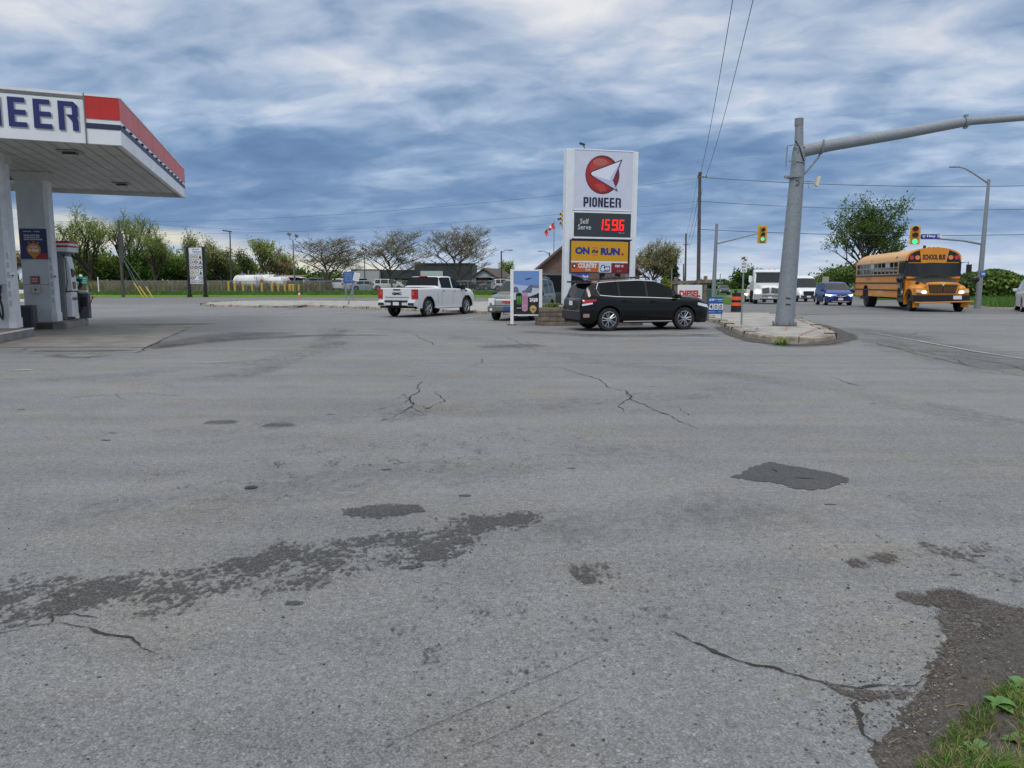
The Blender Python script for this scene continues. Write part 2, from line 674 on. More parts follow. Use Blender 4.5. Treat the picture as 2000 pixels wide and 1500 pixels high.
def gsheet(name, xs, ys, m, dz, inside=None, kind='structure', zf=None):
    mb = MB()
    pts = [[(x, y, (zf or gz)(x, y) + dz) for x in xs] for y in ys]
    mb.grid(pts, m)
    if inside:
        b = len(xs)
        keep = []
        for i, f in enumerate(mb.f):
            cx = sum(mb.v[k][0] for k in f) / 4
            cy = sum(mb.v[k][1] for k in f) / 4
            if inside(cx, cy):
                keep.append(f)
        mb.f = keep
        mb.mi = [0] * len(keep)
    return mb


xs = [-3000, -1200, -500, -250] + frange(-160, -20, 29) + frange(-18, 60, 79) + frange(64, 200, 18) + [300, 600, 1200, 3000]
ys = [-40, -10] + frange(0, 100, 101) + frange(105, 200, 20) + [300, 500, 1000, 2500, 5500]
gsheet('ground', xs, ys, GRASS, -0.03).build('ground', kind='structure')

# parking lot: flat sheet, its cracks, stains and patches are in the same mesh
lot = MB()
lx = frange(-70, 70, 141)
ly = frange(-6, 62, 69)
lot.grid([[(x, y, gz(x, y)) for x in lx] for y in ly], ASPH)


def strip(mb, pts, w, m, z=0.005, wj=0.5, seg=0.05, jit=0.02, seed=0):
    """a crack: ragged thin ribbon through the points"""
    r = random.Random(seed)
    P = []
    for a, b in zip(pts, pts[1:]):
        L = (b - a).length
        n = max(2, int(L / seg))
        for i in range(n):
            P.append(a.lerp(b, i / n))
    P.append(pts[-1])
    out = []
    ph = r.uniform(0, 99)
    dist = 0
    P = [a for i, a in enumerate(P) if i == 0 or (a - P[i - 1]).length > 1e-5]
    for i, p in enumerate(P):
        t = (P[min(i + 1, len(P) - 1)] - P[max(i - 1, 0)]).normalized()
        nrm = Vector((-t.y, t.x, 0))
        dist += (p - P[i - 1]).length if i else 0
        off = jit * sum(mnoise.noise(Vector((dist * fq, ph, fq))) / am for fq, am in ((1.3, .22), (4, .45), (13, .9), (40, 1.6)))
        ww = w * r.uniform(1 - wj, 1 + wj) * (1 if jit < .005 else .35 + 1.1 * abs(mnoise.noise(Vector((dist * 6, ph, 1)))) * 2) * (0.35 + 0.65 * min(1, 4 * min(i, len(P) - 1 - i) / len(P)))
        c = p + nrm * off
        zz = gz(c.x, c.y) + z
        out.append([(c.x + nrm.x * ww / 2, c.y + nrm.y * ww / 2, zz), (c.x - nrm.x * ww / 2, c.y - nrm.y * ww / 2, zz)])
    mb.grid(out, m)


def crack(uvs, w, **k):
    strip(lot, [PG(*p) for p in uvs], w, CRACK, **k)


CR = [
    ([(-60, 1252), (60, 1230), (100, 1226), (180, 1236), (250, 1250), (275, 1272), (310, 1280)], 0.014, 1),
    ([(100, 1226), (108, 1208), (95, 1200), (150, 1196), (195, 1205)], 0.012, 2),
    ([(1310, 1232), (1400, 1268), (1480, 1298), (1560, 1325), (1610, 1345), (1690, 1352), (1720, 1344), (1790, 1342), (1815, 1325)], 0.018, 3),
    ([(1690, 1352), (1680, 1385), (1700, 1435), (1740, 1465), (1800, 1475)], 0.018, 4),
    ([(1090, 717), (1165, 740), (1190, 757), (1225, 765), (1238, 782), (1275, 796), (1310, 812), (1365, 838)], 0.022, 5),
    ([(1222, 757), (1230, 775), (1212, 790), (1218, 803), (1260, 802)], 0.014, 6),
    ([(1275, 796), (1325, 795), (1328, 803), (1345, 812)], 0.012, 7),
    ([(825, 745), (820, 765), (803, 778), (808, 790), (785, 803), (765, 812), (740, 824)], 0.022, 8),
    ([(803, 778), (783, 790), (725, 803)], 0.012, 9),
    ([(808, 790), (835, 800), (865, 783), (848, 765)], 0.012, 10),
    ([(785, 803), (830, 812), (790, 770), (762, 783)], 0.011, 11),
    ([(0, 782), (60, 779), (150, 776), (225, 770), (285, 768), (330, 772), (372, 774)], 0.016, 12),
    ([(225, 770), (238, 778), (250, 781)], 0.012, 13),
    ([(985, 656), (1010, 668), (1040, 680), (1045, 690)], 0.02, 14),
    ([(970, 672), (1000, 676), (1030, 668), (1052, 678)], 0.02, 15),
    ([(945, 700), (935, 712), (925, 716)], 0.02, 16),
    ([(1620, 736), (1650, 746), (1690, 758)], 0.015, 17),
    ([(160, 705), (185, 694), (205, 690)], 0.02, 18),
    ([(1640, 655), (1700, 668), (1760, 684), (1830, 700), (1900, 716), (1960, 726), (2010, 740)], 0.035, 19),
    ([(1690, 668), (1760, 682), (1850, 695), (1940, 708), (1985, 716), (2010, 730)], 0.03, 20),
    ([(1775, 656), (1790, 650), (1830, 648), (1900, 651)], 0.03, 21),
    ([(1850, 695), (1880, 712), (1920, 720)], 0.02, 22),
    ([(800, 650), (840, 668), (845, 676)], 0.02, 23),
    ([(20, 690), (120, 691), (268, 689), (288, 679), (378, 636)], 0.05, 24),
    ([(20, 690), (60, 679), (130, 678), (285, 678)], 0.03, 25),
    ([(700, 1480), (900, 1395), (1080, 1318), (1250, 1240)], 0.0022, 26),
    ([(820, 1500), (1000, 1425), (1200, 1330)], 0.002, 27),
    ([(1420, 642), (1520, 660), (1600, 672), (1660, 672)], 0.05, 28),
]
for uvs, w, sd in CR:
    crack(uvs, w * (.85 if w > .005 else 1), seed=sd, jit=0.018 if w > 0.005 else 0.001, seg=.025 if uvs[0][1] > 1100 else .05)
for uv in [((870, 905), (880, 880)), ((530, 908), (553, 903)), ((1130, 952), (1150, 948))]:
    pass


def blotch(path, widths, m, n=26, k=11, z=0.004, peak=1.0, seed=0):
    """ribbon of soft density along a path of points on the ground"""
    C = [PG(*p) for p in path]
    W0 = list(widths)
    P, widths = [], []
    for i in range(len(C) - 1):                      # rounded path through the points
        a, b, c, d = C[max(0, i - 1)], C[i], C[i + 1], C[min(len(C) - 1, i + 2)]
        for s_ in range(6):
            t = s_ / 6
            P.append(0.5 * ((2 * b) + (c - a) * t + (2 * a - 5 * b + 4 * c - d) * t * t + (3 * b - a - 3 * c + d) * t ** 3))
            widths.append(W0[i] + (W0[i + 1] - W0[i]) * t)
    P.append(C[-1])
    widths.append(W0[-1])
    L = [0]
    for a, b in zip(P, P[1:]):
        L.append(L[-1] + (b - a).length)
    rows, dens = [], []
    for i in range(n):
        s_ = L[-1] * i / (n - 1)
        j = max(0, min(len(P) - 2, sum(1 for q in L[1:] if q < s_)))
        t = (s_ - L[j]) / max(1e-6, L[j + 1] - L[j])
        c = P[j].lerp(P[j + 1], t)
        w = widths[j] + (widths[j + 1] - widths[j]) * t
        d = (P[min(j + 8, len(P) - 1)] - P[max(0, j - 7)]).normalized()
        nr = Vector((-d.y, d.x, 0))
        row = []
        for q in range(k):
            o = -1 + 2 * q / (k - 1)
            pt = c + nr * o * w
            row.append((pt.x, pt.y, gz(pt.x, pt.y) + z + i * 1.5e-5 + q * 2e-6))
            e = math.sin(PI * min(1, max(0, i / (n - 1))))
            e = min(1, e * 4)
            dens.append(max(0.0, 0.02 + peak * e * (1 - o * o)))
        rows.append(row)
    lot.grid(rows, m, d=dens)


blotch([(-160, 1215), (60, 1165), (180, 1160), (330, 1145), (520, 1115), (700, 1080), (850, 1065), (960, 1020), (1100, 1000)],
       [0.6, 0.58, 0.32, 0.56, 0.58, 0.50, 0.66, 0.40, 0.30], STAIN, n=70, k=13, peak=0.81)
blotch([(660, 1005), (740, 1000), (830, 990)], [0.16, 0.27, 0.14], STAIN, n=16, z=0.006, peak=1.1)
blotch([(1110, 1122), (1160, 1120), (1210, 1112)], [0.22, 0.34, 0.22], STAIN, n=14, z=0.006, peak=0.92)
blotch([(1640, 1100), (1690, 1100), (1760, 1085)], [0.1, 0.14, 0.1], DIRTS, n=14, z=0.006, peak=0.7)
blotch([(1740, 1165), (1840, 1172), (1930, 1180)], [0.1, 0.2, 0.18], DIRTS, n=14, z=0.006, peak=0.9)
blotch([(1750, 1085), (1900, 1080), (2080, 1090)], [0.5, 0.7, 0.6], DIRTS, n=20, z=0.005, peak=0.5)
blotch([(1800, 1150), (1900, 1190), (2050, 1230), (2200, 1260)], [0.16, 0.28, 0.4, 0.5], DIRTS, n=24, z=0.0055, peak=1.1)
blotch([(1850, 1190), (1890, 1260), (1850, 1350), (1800, 1430), (1770, 1520)], [0.10, 0.13, 0.11, 0.09, 0.08], DIRTS, n=24, z=0.0062, peak=1.3)
blotch([(1600, 1330), (1680, 1360), (1800, 1350)], [0.03, 0.06, 0.06], DIRTS, n=20, z=0.0065, peak=0.9)
blotch([(700, 1290), (1100, 1200), (1500, 1180)], [0.9, 1.1, 0.9], DIRTS, n=20, z=0.0045, peak=0.36)
blotch([(150, 960), (600, 900), (1200, 860)], [1.5, 2.2, 2], DIRTS, n=20, z=0.0045, peak=0.33)
blotch([(285, 682), (350, 668), (430, 660), (520, 648)], [0.5, 0.9, 1.3, 1.4], STREAK, n=24, z=0.005, peak=0.95)
blotch([(280, 683), (400, 668), (520, 660), (640, 655), (760, 655)], [0.3, 0.6, 0.8, 0.5, 0.4], STREAK, n=30, z=0.006, peak=0.95)
blotch([(230, 636), (320, 634), (420, 633)], [0.6, 0.9, 0.6], STREAK, n=20, z=0.005, peak=0.9)
blotch([(60, 686), (150, 686), (270, 684)], [0.25, 0.3, 0.3], STREAK, n=20, z=0.007, peak=1.0)
blotch([(100, 693), (150, 699), (220, 694)], [0.25, 0.3, 0.25], STREAK, n=20, z=0.006, peak=0.8)
blotch([(280, 755), (450, 735), (560, 700), (640, 670), (650, 640)], [0.5, 0.5, 0.5, 0.5, 0.5], STREAK, n=40, z=0.005, peak=0.33)
blotch([(400, 825), (435, 825), (465, 826)], [0.12, 0.2, 0.1], STREAK, n=14, z=0.005, peak=1.1)
blotch([(515, 830), (545, 830), (575, 832)], [0.12, 0.2, 0.1], STREAK, n=14, z=0.005, peak=1.0)
blotch([(1500, 676), (1560, 676), (1640, 668)], [0.5, 0.5, 0.6], STREAK, n=20, z=0.005, peak=0.95)
blotch([(1660, 640), (1760, 665), (1900, 700), (2060, 735)], [1.2, 1.6, 1.4, 1.4], STREAK, n=30, z=0.007, peak=0.55)
blotch([(1000, 648), (1080, 650), (1180, 656), (1400, 654)], [0.5, 0.8, 1.0, 1.0], STREAK, n=30, z=0.005, peak=0.75)
blotch([(930, 678), (1000, 676), (1060, 674)], [0.5, 0.8, 0.5], STREAK, n=30, z=0.005, peak=0.85)
for (a, b, c) in (((0, 745), (300, 728), (640, 690)), ((560, 705), (640, 680), (670, 640)), ((300, 850), (900, 800), (1500, 760)), ((100, 1010), (700, 940), (1300, 880)),
                  ((1100, 700), (1500, 740), (1980, 830)), ((900, 1060), (1400, 1000), (1950, 990)), ((720, 640), (900, 660), (1150, 700))):
    blotch([a, b, c], [.35, .5, .4], STREAK, n=30, z=0.0042, peak=0.17)
for i in range(26):
    u, v = rnd.uniform(40, 1960), rnd.uniform(700, 1180)
    s_ = (v - 552) / 400
    q = rnd.uniform(0.015, 0.045)
    blotch([(u - 14 * s_, v), (u, v + rnd.uniform(-1, 1)), (u + 14 * s_, v)], [q * 0.5, q, q * 0.5], STAIN, n=7, k=5, z=0.005, peak=rnd.uniform(0.9, 1.5))

# fresh patch with ragged edge
pp = [(1425, 931), (1450, 925), (1468, 912), (1500, 903), (1560, 912), (1620, 923), (1655, 933), (1663, 940), (1635, 946),
      (1610, 955), (1585, 958), (1545, 953), (1518, 944), (1470, 940)]
ring = [PG(*p) for p in pp]
edge = []
r_ = random.Random(4)
for a, b in zip(ring, ring[1:] + ring[:1]):
    for i in range(6):
        p = a.lerp(b, i / 6)
        edge.append((p.x + r_.uniform(-.012, .012), p.y + r_.uniform(-.03, .03), 0.004))
lot.poly(edge, PATCH)
strip(lot, [PG(1552, 934), PG(1588, 936)], 0.02, CRACK, z=0.008, seed=3, jit=0.002)
strip(lot, [PG(1508, 917), PG(1520, 923)], 0.03, CRACK, z=0.008, seed=5)
lot.build('asphalt_lot', kind='structure')

# concrete slab under the canopy
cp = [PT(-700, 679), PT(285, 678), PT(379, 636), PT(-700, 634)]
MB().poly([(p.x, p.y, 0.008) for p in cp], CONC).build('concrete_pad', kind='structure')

# ---------------------------------------------------------------- road
def roadin(x, y):
    seam_a, seam_b = PG(1640, 655), PG(2000, 740)
    t = (x - seam_a.x) / (seam_b.x - seam_a.x)
    yl = seam_a.y + (seam_b.y - seam_a.y) * t
    if x > seam_a.x - 0.2 and y > yl:
        right = True
    else:
        right = False
    # island tip and behind it
    cross = y > 37.5 and x > 8.6 + (y - 37.5) * 0.06
    far = 60 < y < 84
    if y > 84:
        c = 18.5 + (y - 60) * 0.36
        return c - 6 < x < c + 12
    if right or cross or far:
        # right verge
        ev = PG(1880, 601)
        lim = ev.y + (x - ev.x) * -0.30
        if x > 12 and y > lim + 0.2 and x > 16.5 + (y - 40) * 0.42 + 10:
            return False
        return True
    return False


rx_ = frange(-150, -20, 66) + frange(-19.5, 90, 220) + frange(92, 220, 65)
ry_ = frange(8, 90, 165) + frange(91, 400, 160)
gsheet('road', rx_, ry_, ASPR, 0.008, roadin).build('road', kind='structure')

# edge line and parking bay lines
mk = MB()


def line(uvs, w, z=0.014, seed=0):
    strip(mk, [PG(*p) for p in uvs], w, LINE, z=z, wj=0.12, jit=0.001, seg=0.4, seed=seed)


line([(1705, 651), (1800, 668), (1900, 687), (2040, 708)], 0.06, z=0.02, seed=1)
line([(1300, 655), (1440, 650)], 0.10)
line([(1395, 661), (1215, 662)], 0.09, z=0.012)
for k, (a, b) in enumerate([((640, 605), (530, 612)), ((705, 608), (600, 616)), ((600, 603), (470, 606))]):
    line([a, b], 0.10, seed=k)
line([(940, 617), (900, 625)], 0.1)
line([(1010, 630), (900, 628)], 0.08)
line([(15, 725), (65, 723)], 0.09)
line([(375, 709), (445, 708)], 0.07)
mk.build('parking_line', kind='structure')
rm = MB()
for y0 in frange(30, 56, 8):
    pass
# lane lines beyond the bus and far kerb
for a, b in [((1760, 600), (1890, 604)), ((1430, 588), (1700, 598))]:
    strip(rm, [PG(*a), PG(*b)], 0.12, LINE, z=0.02, wj=0.1, jit=0.001, seg=1.0)
rm.build('road_marking', kind='structure')


# ---------------------------------------------------------------- kerbed islands
def island(outline, h, w, top_m, name_top, name_kerb, segn=8, seed=0, jit=0.015):
    """outline: closed list of ground points; a kerb ring round a walk surface"""
    r = random.Random(seed)
    n = len(outline)
    P = []
    for a, b in zip(outline, outline[1:] + outline[:1]):
        k = max(1, int((b - a).length / 0.45))
        for i in range(k):
            P.append(a.lerp(b, i / k))
    n = len(P)
    cen = sum(P, Vector()) / n
    inn = []
    for i, p in enumerate(P):
        t = (P[(i + 1) % n] - P[i - 1]).normalized()
        nr = Vector((-t.y, t.x, 0))
        if nr.dot(cen - p) < 0:
            nr = -nr
        inn.append(p + nr * w)
    kb = MB()
    rows = []
    for i in list(range(n)) + [0]:
        rr = random.Random(seed * 1000 + i)
        p, q = P[i], inn[i]
        j = rr.uniform(-jit, jit)
        g0 = gz(p.x, p.y)
        o = p + (p - q).normalized() * (0.03 + j)
        rows.append([(o.x, o.y, g0 - 0.02), (p.x, p.y, g0 + h * 0.8 + j), (p.x + (q.x - p.x) * 0.15, p.y + (q.y - p.y) * 0.15, g0 + h + j), (q.x, q.y, g0 + h + j), (q.x, q.y, g0 - 0.02)])
    kb.grid(rows, KERB)
    # joints
    for i in range(0, n, 5):
        p, q = P[i], inn[i]
        g0 = gz(p.x, p.y)
        d = (q - p)
        kb.box(((p.x + q.x) / 2, (p.y + q.y) / 2, g0 + h / 2 + 0.012), (d.length + 0.07, 0.02, h + 0.01), CRACK, rz=math.atan2(d.y, d.x))
    kb.build(name_kerb, kind='structure', smooth=40)
    tm = MB()
    tm.poly([(p.x, p.y, gz(p.x, p.y) + h - 0.015) for p in inn], top_m)
    return tm, inn


isl = [(1383, 627), (1405, 633), (1430, 648), (1460, 660), (1505, 667), (1560, 670), (1610, 668), (1632, 662), (1628, 655),
       (1600, 643), (1572, 631), (1550, 622), (1500, 616), (1420, 615), (1392, 616), (1378, 619)]
tm, inn = island([PG(*p) for p in isl], 0.15, 0.28, CONCL, 'traffic_island', 'kerb', seed=2)
for uvs, sd in [([(1452, 643), (1475, 645), (1520, 652), (1590, 655), (1612, 652)], 1), ([(1470, 634), (1480, 645)], 2), ([(1560, 655), (1590, 645), (1612, 650)], 3),
                ([(1480, 650), (1495, 658)], 4), ([(1440, 636), (1470, 640), (1500, 643)], 5)]:
    strip(tm, [PT(u, v, 0.15) for u, v in uvs], 0.03, CRACK, z=0.14, seed=sd)
REDM = mat('red_marking_paint', (0.45, 0.11, 0.10), 0.8, var=0.3, vs=8)
for uvs, sd in [([(1570, 650), (1585, 645), (1600, 640)], 1), ([(1575, 642), (1600, 641)], 2), ([(1560, 652), (1585, 649)], 3), ([(1535, 636), (1536, 646)], 4)]:
    strip(tm, [PT(u, v, 0.15) for u, v in uvs], 0.045, REDM, z=0.143, seed=sd)
tm.build('traffic_island', kind='structure')
# gutter dirt by the kerb
gd = MB()
rows, dens = [], []
gut = [(1398, 634), (1420, 646), (1445, 658), (1480, 668), (1530, 674), (1600, 673), (1650, 664), (1655, 656), (1620, 641), (1580, 628)]
pts = [PG(*p) for p in gut]
for i, p in enumerate(pts):
    t = (pts[min(i + 1, len(pts) - 1)] - pts[max(0, i - 1)]).normalized()
    nr = Vector((-t.y, t.x, 0))
    row = []
    for q in range(7):
        o = -1 + q / 3
        c = p + nr * o * 0.42
        row.append((c.x, c.y, gz(c.x, c.y) + 0.016))
        dens.append(max(0, 1.15 * (1 - o * o)) * min(1, 3 * min(i + 0.3, len(pts) - 0.7 - i) / 3))
    rows.append(row)
gd.grid(rows, DIRTS, d=dens)
gd.build('gutter_dirt', kind='structure')

walk = [(392, 597), (420, 599.5), (530, 601.5), (600, 600), (700, 603), (760, 606), (900, 611), (960, 614), (1010, 617), (1100, 619),
        (1100, 596), (960, 592), (760, 590.5), (560, 589.5), (470, 590), (405, 594)]
tm, inn = island([PG(*p) for p in walk], 0.14, 0.2, CONCL, 'sidewalk', 'kerb', seed=5, jit=0.03)
strip(tm, [PT(612, 589.8, 0.14), PT(590, 596, 0.14), PT(560, 599.5, 0.14)], 0.35, KERB, z=0.135, seed=7)
tm.build('sidewalk', kind='structure')
# far kerb of the right verge
kb = MB()
a, b = PG(1878, 600.5), PG(2080, 606)
kb.cyl((a.x, a.y, gz(a.x, a.y)), (b.x, b.y, gz(b.x, b.y)), 0.09, KERB, n=6)
kb.build('kerb', kind='structure')

# mown strip at the far side of the road
vg = MB()
vg.grid([[(x, y, gz(x, y) + 0.015 + 0.02 * mnoise.noise(Vector((x, y, 0)))) for x in frange(-150, 19, 120)] for y in frange(84, 91, 8)], GRASSB)
vg.grid([[(x, y, gz(x, y) + 0.02) for x in frange(-150, 19, 60)] for y in frange(91, 128, 10)], GRASSD)
vg.build('grass_verge', kind='structure')
# ================================================================== fuel canopy
def block_word(mb, word, x, z, h, pitch, m, cw=0.78, M=None, y=-0.006, st=0.26, gap=None):
    """squared heavy capitals built from bars; x is the left edge, h the height"""
    w = pitch * cw
    t = h * st * 0.62
    q = h * st * 0.55
    for ch in word:
        P = []
        bar = lambda x0, z0, x1, z1: P.append([(x0, z0), (x1, z0), (x1, z1), (x0, z1)])
        wi = w * (0.36 if ch == 'I' else 1.0)
        if ch == 'I':
            bar(0, 0, t, h)
            wi = t
        elif ch == 'E':
            bar(0, 0, t, h); bar(t, 0, wi, q); bar(t, h - q, wi * 0.93, h); bar(t, h / 2 - q / 2, wi * 0.97, h / 2 + q / 2)
        elif ch == 'N':
            bar(0, 0, t, h); bar(wi - t, 0, wi, h)
            P.append([(t, h), (t, h * 0.62), (wi - t, h * 0.05), (wi - t, h * 0.45)])
        elif ch == 'O':
            c = t * 0.7
            P.append([(0, c), (t, c * 1.3), (t, h - c * 1.3), (0, h - c)])
            P.append([(wi, h - c), (wi - t, h - c * 1.3), (wi - t, c * 1.3), (wi, c)])
            P.append([(0, c), (c, 0), (wi - c, 0), (wi, c), (wi - t, q), (t, q)])
            P.append([(0, h - c), (t, h - q), (wi - t, h - q), (wi, h - c), (wi - c, h), (c, h)])
        elif ch == 'P':
            c = t * 0.6
            bar(0, 0, t, h); bar(t, h - q, wi - c, h); bar(t, h * 0.34, wi - c, h * 0.34 + q)
            P.append([(wi - c, h), (wi - c, h - q), (wi - t, h - q), (wi - t, h * 0.34 + q), (wi - c, h * 0.34 + q), (wi - c, h * 0.34), (wi, h * 0.34 + c), (wi, h - c)])
        elif ch == 'R':
            wi *= 1.12
            c = t * 0.7
            bar(0, 0, t, h); bar(t, h - q, wi - c, h)
            P.append([(wi - c, h), (wi - c, h - q), (wi - t, h - q), (wi - t, h * 0.55), (wi - t * 1.1, h * 0.5), (wi - t * 0.2, h * 0.44), (wi, h * 0.52), (wi, h - c)])
            P.append([(t * 1.25, h * 0.55), (wi - t * 1.1, h * 0.55), (wi - t * 0.2, h * 0.44), (wi, h * 0.36), (wi - t, h * 0.28), (wi * 0.62, h * 0.38)])
            P.append([(wi - t, h * 0.30), (wi, h * 0.36), (wi, 0), (wi - t, 0)])
        for p in P:
            mb.add([(x + a, y, z + b) for a, b in p], [tuple(range(len(p)))], m, M)
        x += wi + (gap if gap is not None else pitch - w)
    return x


FASW = mat('fascia_white', (0.74, 0.75, 0.77), 0.4, var=0.05, vs=1.5, dirt=0.10)
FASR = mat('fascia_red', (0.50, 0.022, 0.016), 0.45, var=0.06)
FASRL = mat('fascia_red_lit', (0.56, 0.105, 0.085), 0.45, var=0.08, vs=2)  # paler red: glow of the lit translucent side band put into the colour
FASN = mat('fascia_navy', (0.02, 0.03, 0.075), 0.5)
SOFF = mat('soffit_panel', (0.54, 0.54, 0.52), 0.6, var=0.10, vs=1.2)
SEAM = mat('panel_seam', (0.16, 0.16, 0.16), 0.8)
COLW = mat('column_cladding', (0.52, 0.55, 0.57), 0.55, var=0.08, vs=1.0, dirt=0.12)
COLE = mat('column_edge_white', (0.70, 0.72, 0.75), 0.5, var=0.08, dirt=0.2)

A = Vector((-10.34, 21.0, 0))
B = Vector((-14.05, 33.8, 0))
fd = Vector((-math.cos(R(24)), -math.sin(R(24)), 0))
D = A + fd * 13
C = B + fd * 13
CZ0, CZ1 = 5.2, 6.44
can = thing('fuel_canopy', 'large white petrol station canopy with red and navy band standing on two clad columns', 'canopy', (A.x, A.y, 0))
inv = Matrix.Translation(-A)


def frame(p, q):
    """matrix whose x axis runs from p to q; its -y side faces right of travel"""
    d = (q - p).normalized()
    nrm = Vector((-d.y, d.x, 0))
    M = Matrix(((d.x, nrm.x, 0, p.x), (d.y, nrm.y, 0, p.y), (0, 0, 1, p.z), (0, 0, 0, 1)))
    return M, (q - p).length


core = MB()
ring = [A, B, C, D]
core.prism([(p.x - A.x, p.y - A.y) for p in ring], CZ1 - 0.15, CZ1 - 0.05, mat('roof_grey', (0.25, 0.25, 0.25), 0.8))
core.build('roof_deck', can)
sf = MB()
sf.add([(p.x - A.x, p.y - A.y, CZ0 + 0.16) for p in ring], [(3, 2, 1, 0)], SOFF)
sd = (B - A).normalized()
for i in range(1, 33):
    a = A + fd * (i * 0.4)
    M_, L = frame(a, a + (B - A))
    sf.add([(0.1, -0.012, CZ0 + 0.155), (L - 0.1, -0.012, CZ0 + 0.155), (L - 0.1, 0.012, CZ0 + 0.155), (0.1, 0.012, CZ0 + 0.155)], [(0, 1, 2, 3)], SEAM, inv @ M_)
sf.build('soffit', can)
H = CZ1 - CZ0


def bands(mb, x0, x1, M, red, y=-0.0):
    for a, b_, m, o in [(0, .31, FASW, 0), (.31, .42, FASN, 0.012), (.42, .51, FASW, 0.004), (.51, .965, red, 0.018), (.965, 1, FASW, 0.03)]:
        mb.b2((x0, -o, CZ0 + a * H), (x1, 0.12, CZ0 + b_ * H), m, M)


# side fascia, towards the right
Ms, Ls = frame(A, B)
fs = MB()
bands(fs, 0, Ls, inv @ Ms, FASRL)
for k in (2.6, 5.2, 7.8, 10.4):
    fs.b2((k - .006, -0.021, CZ0 + .52 * H), (k + .006, -0.01, CZ0 + .96 * H), SEAM, inv @ Ms)
for k in range(14):
    fs.b2((k * 0.9 + .3, -0.05, CZ0 + .425 * H), (k * 0.9 + .55, -0.005, CZ0 + .45 * H), PLAST, inv @ Ms)
fs.build('fascia', can)
# front fascia runs from D to A
Mf, Lf = frame(D, A)
ff = MB()
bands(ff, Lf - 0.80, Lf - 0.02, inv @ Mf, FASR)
ff.b2((0, 0.0, CZ0), (Lf - 0.83, 0.12, CZ1 + 0.02), FASW, inv @ Mf)
ff.b2((Lf - 0.83, -0.03, CZ0 - 0.01), (Lf - 0.80, 0.12, CZ1 + 0.02), SEAM, inv @ Mf)
ff.build('fascia', can)
lt = MB()
# lettering in heavy navy capitals, thin dark outline shadow behind
pit, lh = 0.51, 0.72
tw = 7 * pit
shadow = mat('letter_edge', (0.30, 0.32, 0.36), 0.6)
xs0 = Lf - 0.83 - 0.32 - block_word(MB(), 'PIONEER', 0, 0, lh, pit, NAVY, 0.78, None, 0, .3, gap=.12) + .12
for mm, dx, dz, yy in ((shadow, 0.035, -0.035, -0.010), (NAVY, 0, 0, -0.018)):
    block_word(lt, 'PIONEER', xs0 + dx, CZ0 + 0.24 * H + dz, lh, pit, mm, 0.78, inv @ Mf, yy, 0.30, gap=0.15)
lt.build('lettering', can)
for p, q in ((B, C), (C, D)):
    M_, L = frame(p, q)
    b_ = MB()
    b_.b2((0.0, 0.0, CZ0), (L, 0.12, CZ1), FASW, inv @ M_)
    b_.b2((0.0, 0.12, CZ0), (L, 0.16, CZ0 + 0.3), SOFF, inv @ M_)
    b_.build('fascia', can)


def up_ray(u, v, z):
    a, b, c = ray(u, v)
    t = (z - EYE) / c
    return Vector((a * t, b * t, z))


for (u, v) in [(137, 296), (238, 358), (28, 347), (-60, 290)]:
    p = up_ray(u, v, CZ0 + 0.15)
    l = MB()
    l.box((p.x - A.x, p.y - A.y, p.z - 0.015), (0.62, 0.62, 0.03), mat('lamp_trim', (0.32, 0.32, 0.31), 0.5), rz=R(16))
    l.box((p.x - A.x, p.y - A.y, p.z - 0.06), (0.34, 0.34, 0.09), mat('dark_lens', (0.05, 0.05, 0.055), 0.2), rz=R(16))
    l.build('ceiling_light', can, bev=0.01)

AL = R(16)
IZ = 0.25


def column(px, py, w, d, name='column'):
    """px,py: front right foot"""
    M = inv @ Matrix.Translation((px, py, 0)) @ Matrix.Rotation(AL, 4, 'Z')
    c = MB()
    c.b2((-w, 0, IZ), (-0.14, d, CZ0 - 0.12), COLW, M)
    c.b2((-0.14, -0.015, IZ + 0.3), (0, d, CZ0 - 0.12), COLE, M)
    c.b2((-0.17, -0.04, IZ), (0.03, d, IZ + 0.3), COLE, M)
    c.b2((-w, -0.01, IZ), (-0.17, 0.02, IZ + 0.28), COLW, M)
    c.b2((-w - 0.02, -0.006, 1.52), (-0.14, 0.02, 1.54), SEAM, M)
    c.b2((-w - 0.06, -0.06, CZ0 - 0.12), (0.06, d + 0.06, CZ0 + 0.15), SOFF, M)
    for k in range(6):
        c.b2((-0.11, -0.018, 0.9 + k * 0.28), (-0.04, -0.012, 1.08 + k * 0.28), mat('grey_decal', (0.45, 0.47, 0.5), 0.5), M)
    return c.build(name, can, bev=0.006), M


col1 = (-14.84, 23.0)
col2 = (-15.95, 27.0)
column(*col1, 1.15, 0.55)
column(*col2, 0.97, 0.55)


def locf(px, py):
    return Matrix.Translation((px, py, 0)) @ Matrix.Rotation(AL, 4, 'Z')


# posters on the columns
PBL = mat('poster_blue', (0.012, 0.025, 0.10), 0.4)
ORNG = mat('orange_badge', (0.62, 0.22, 0.05), 0.5)
WT = mat('white_print', (0.75, 0.76, 0.78), 0.5)


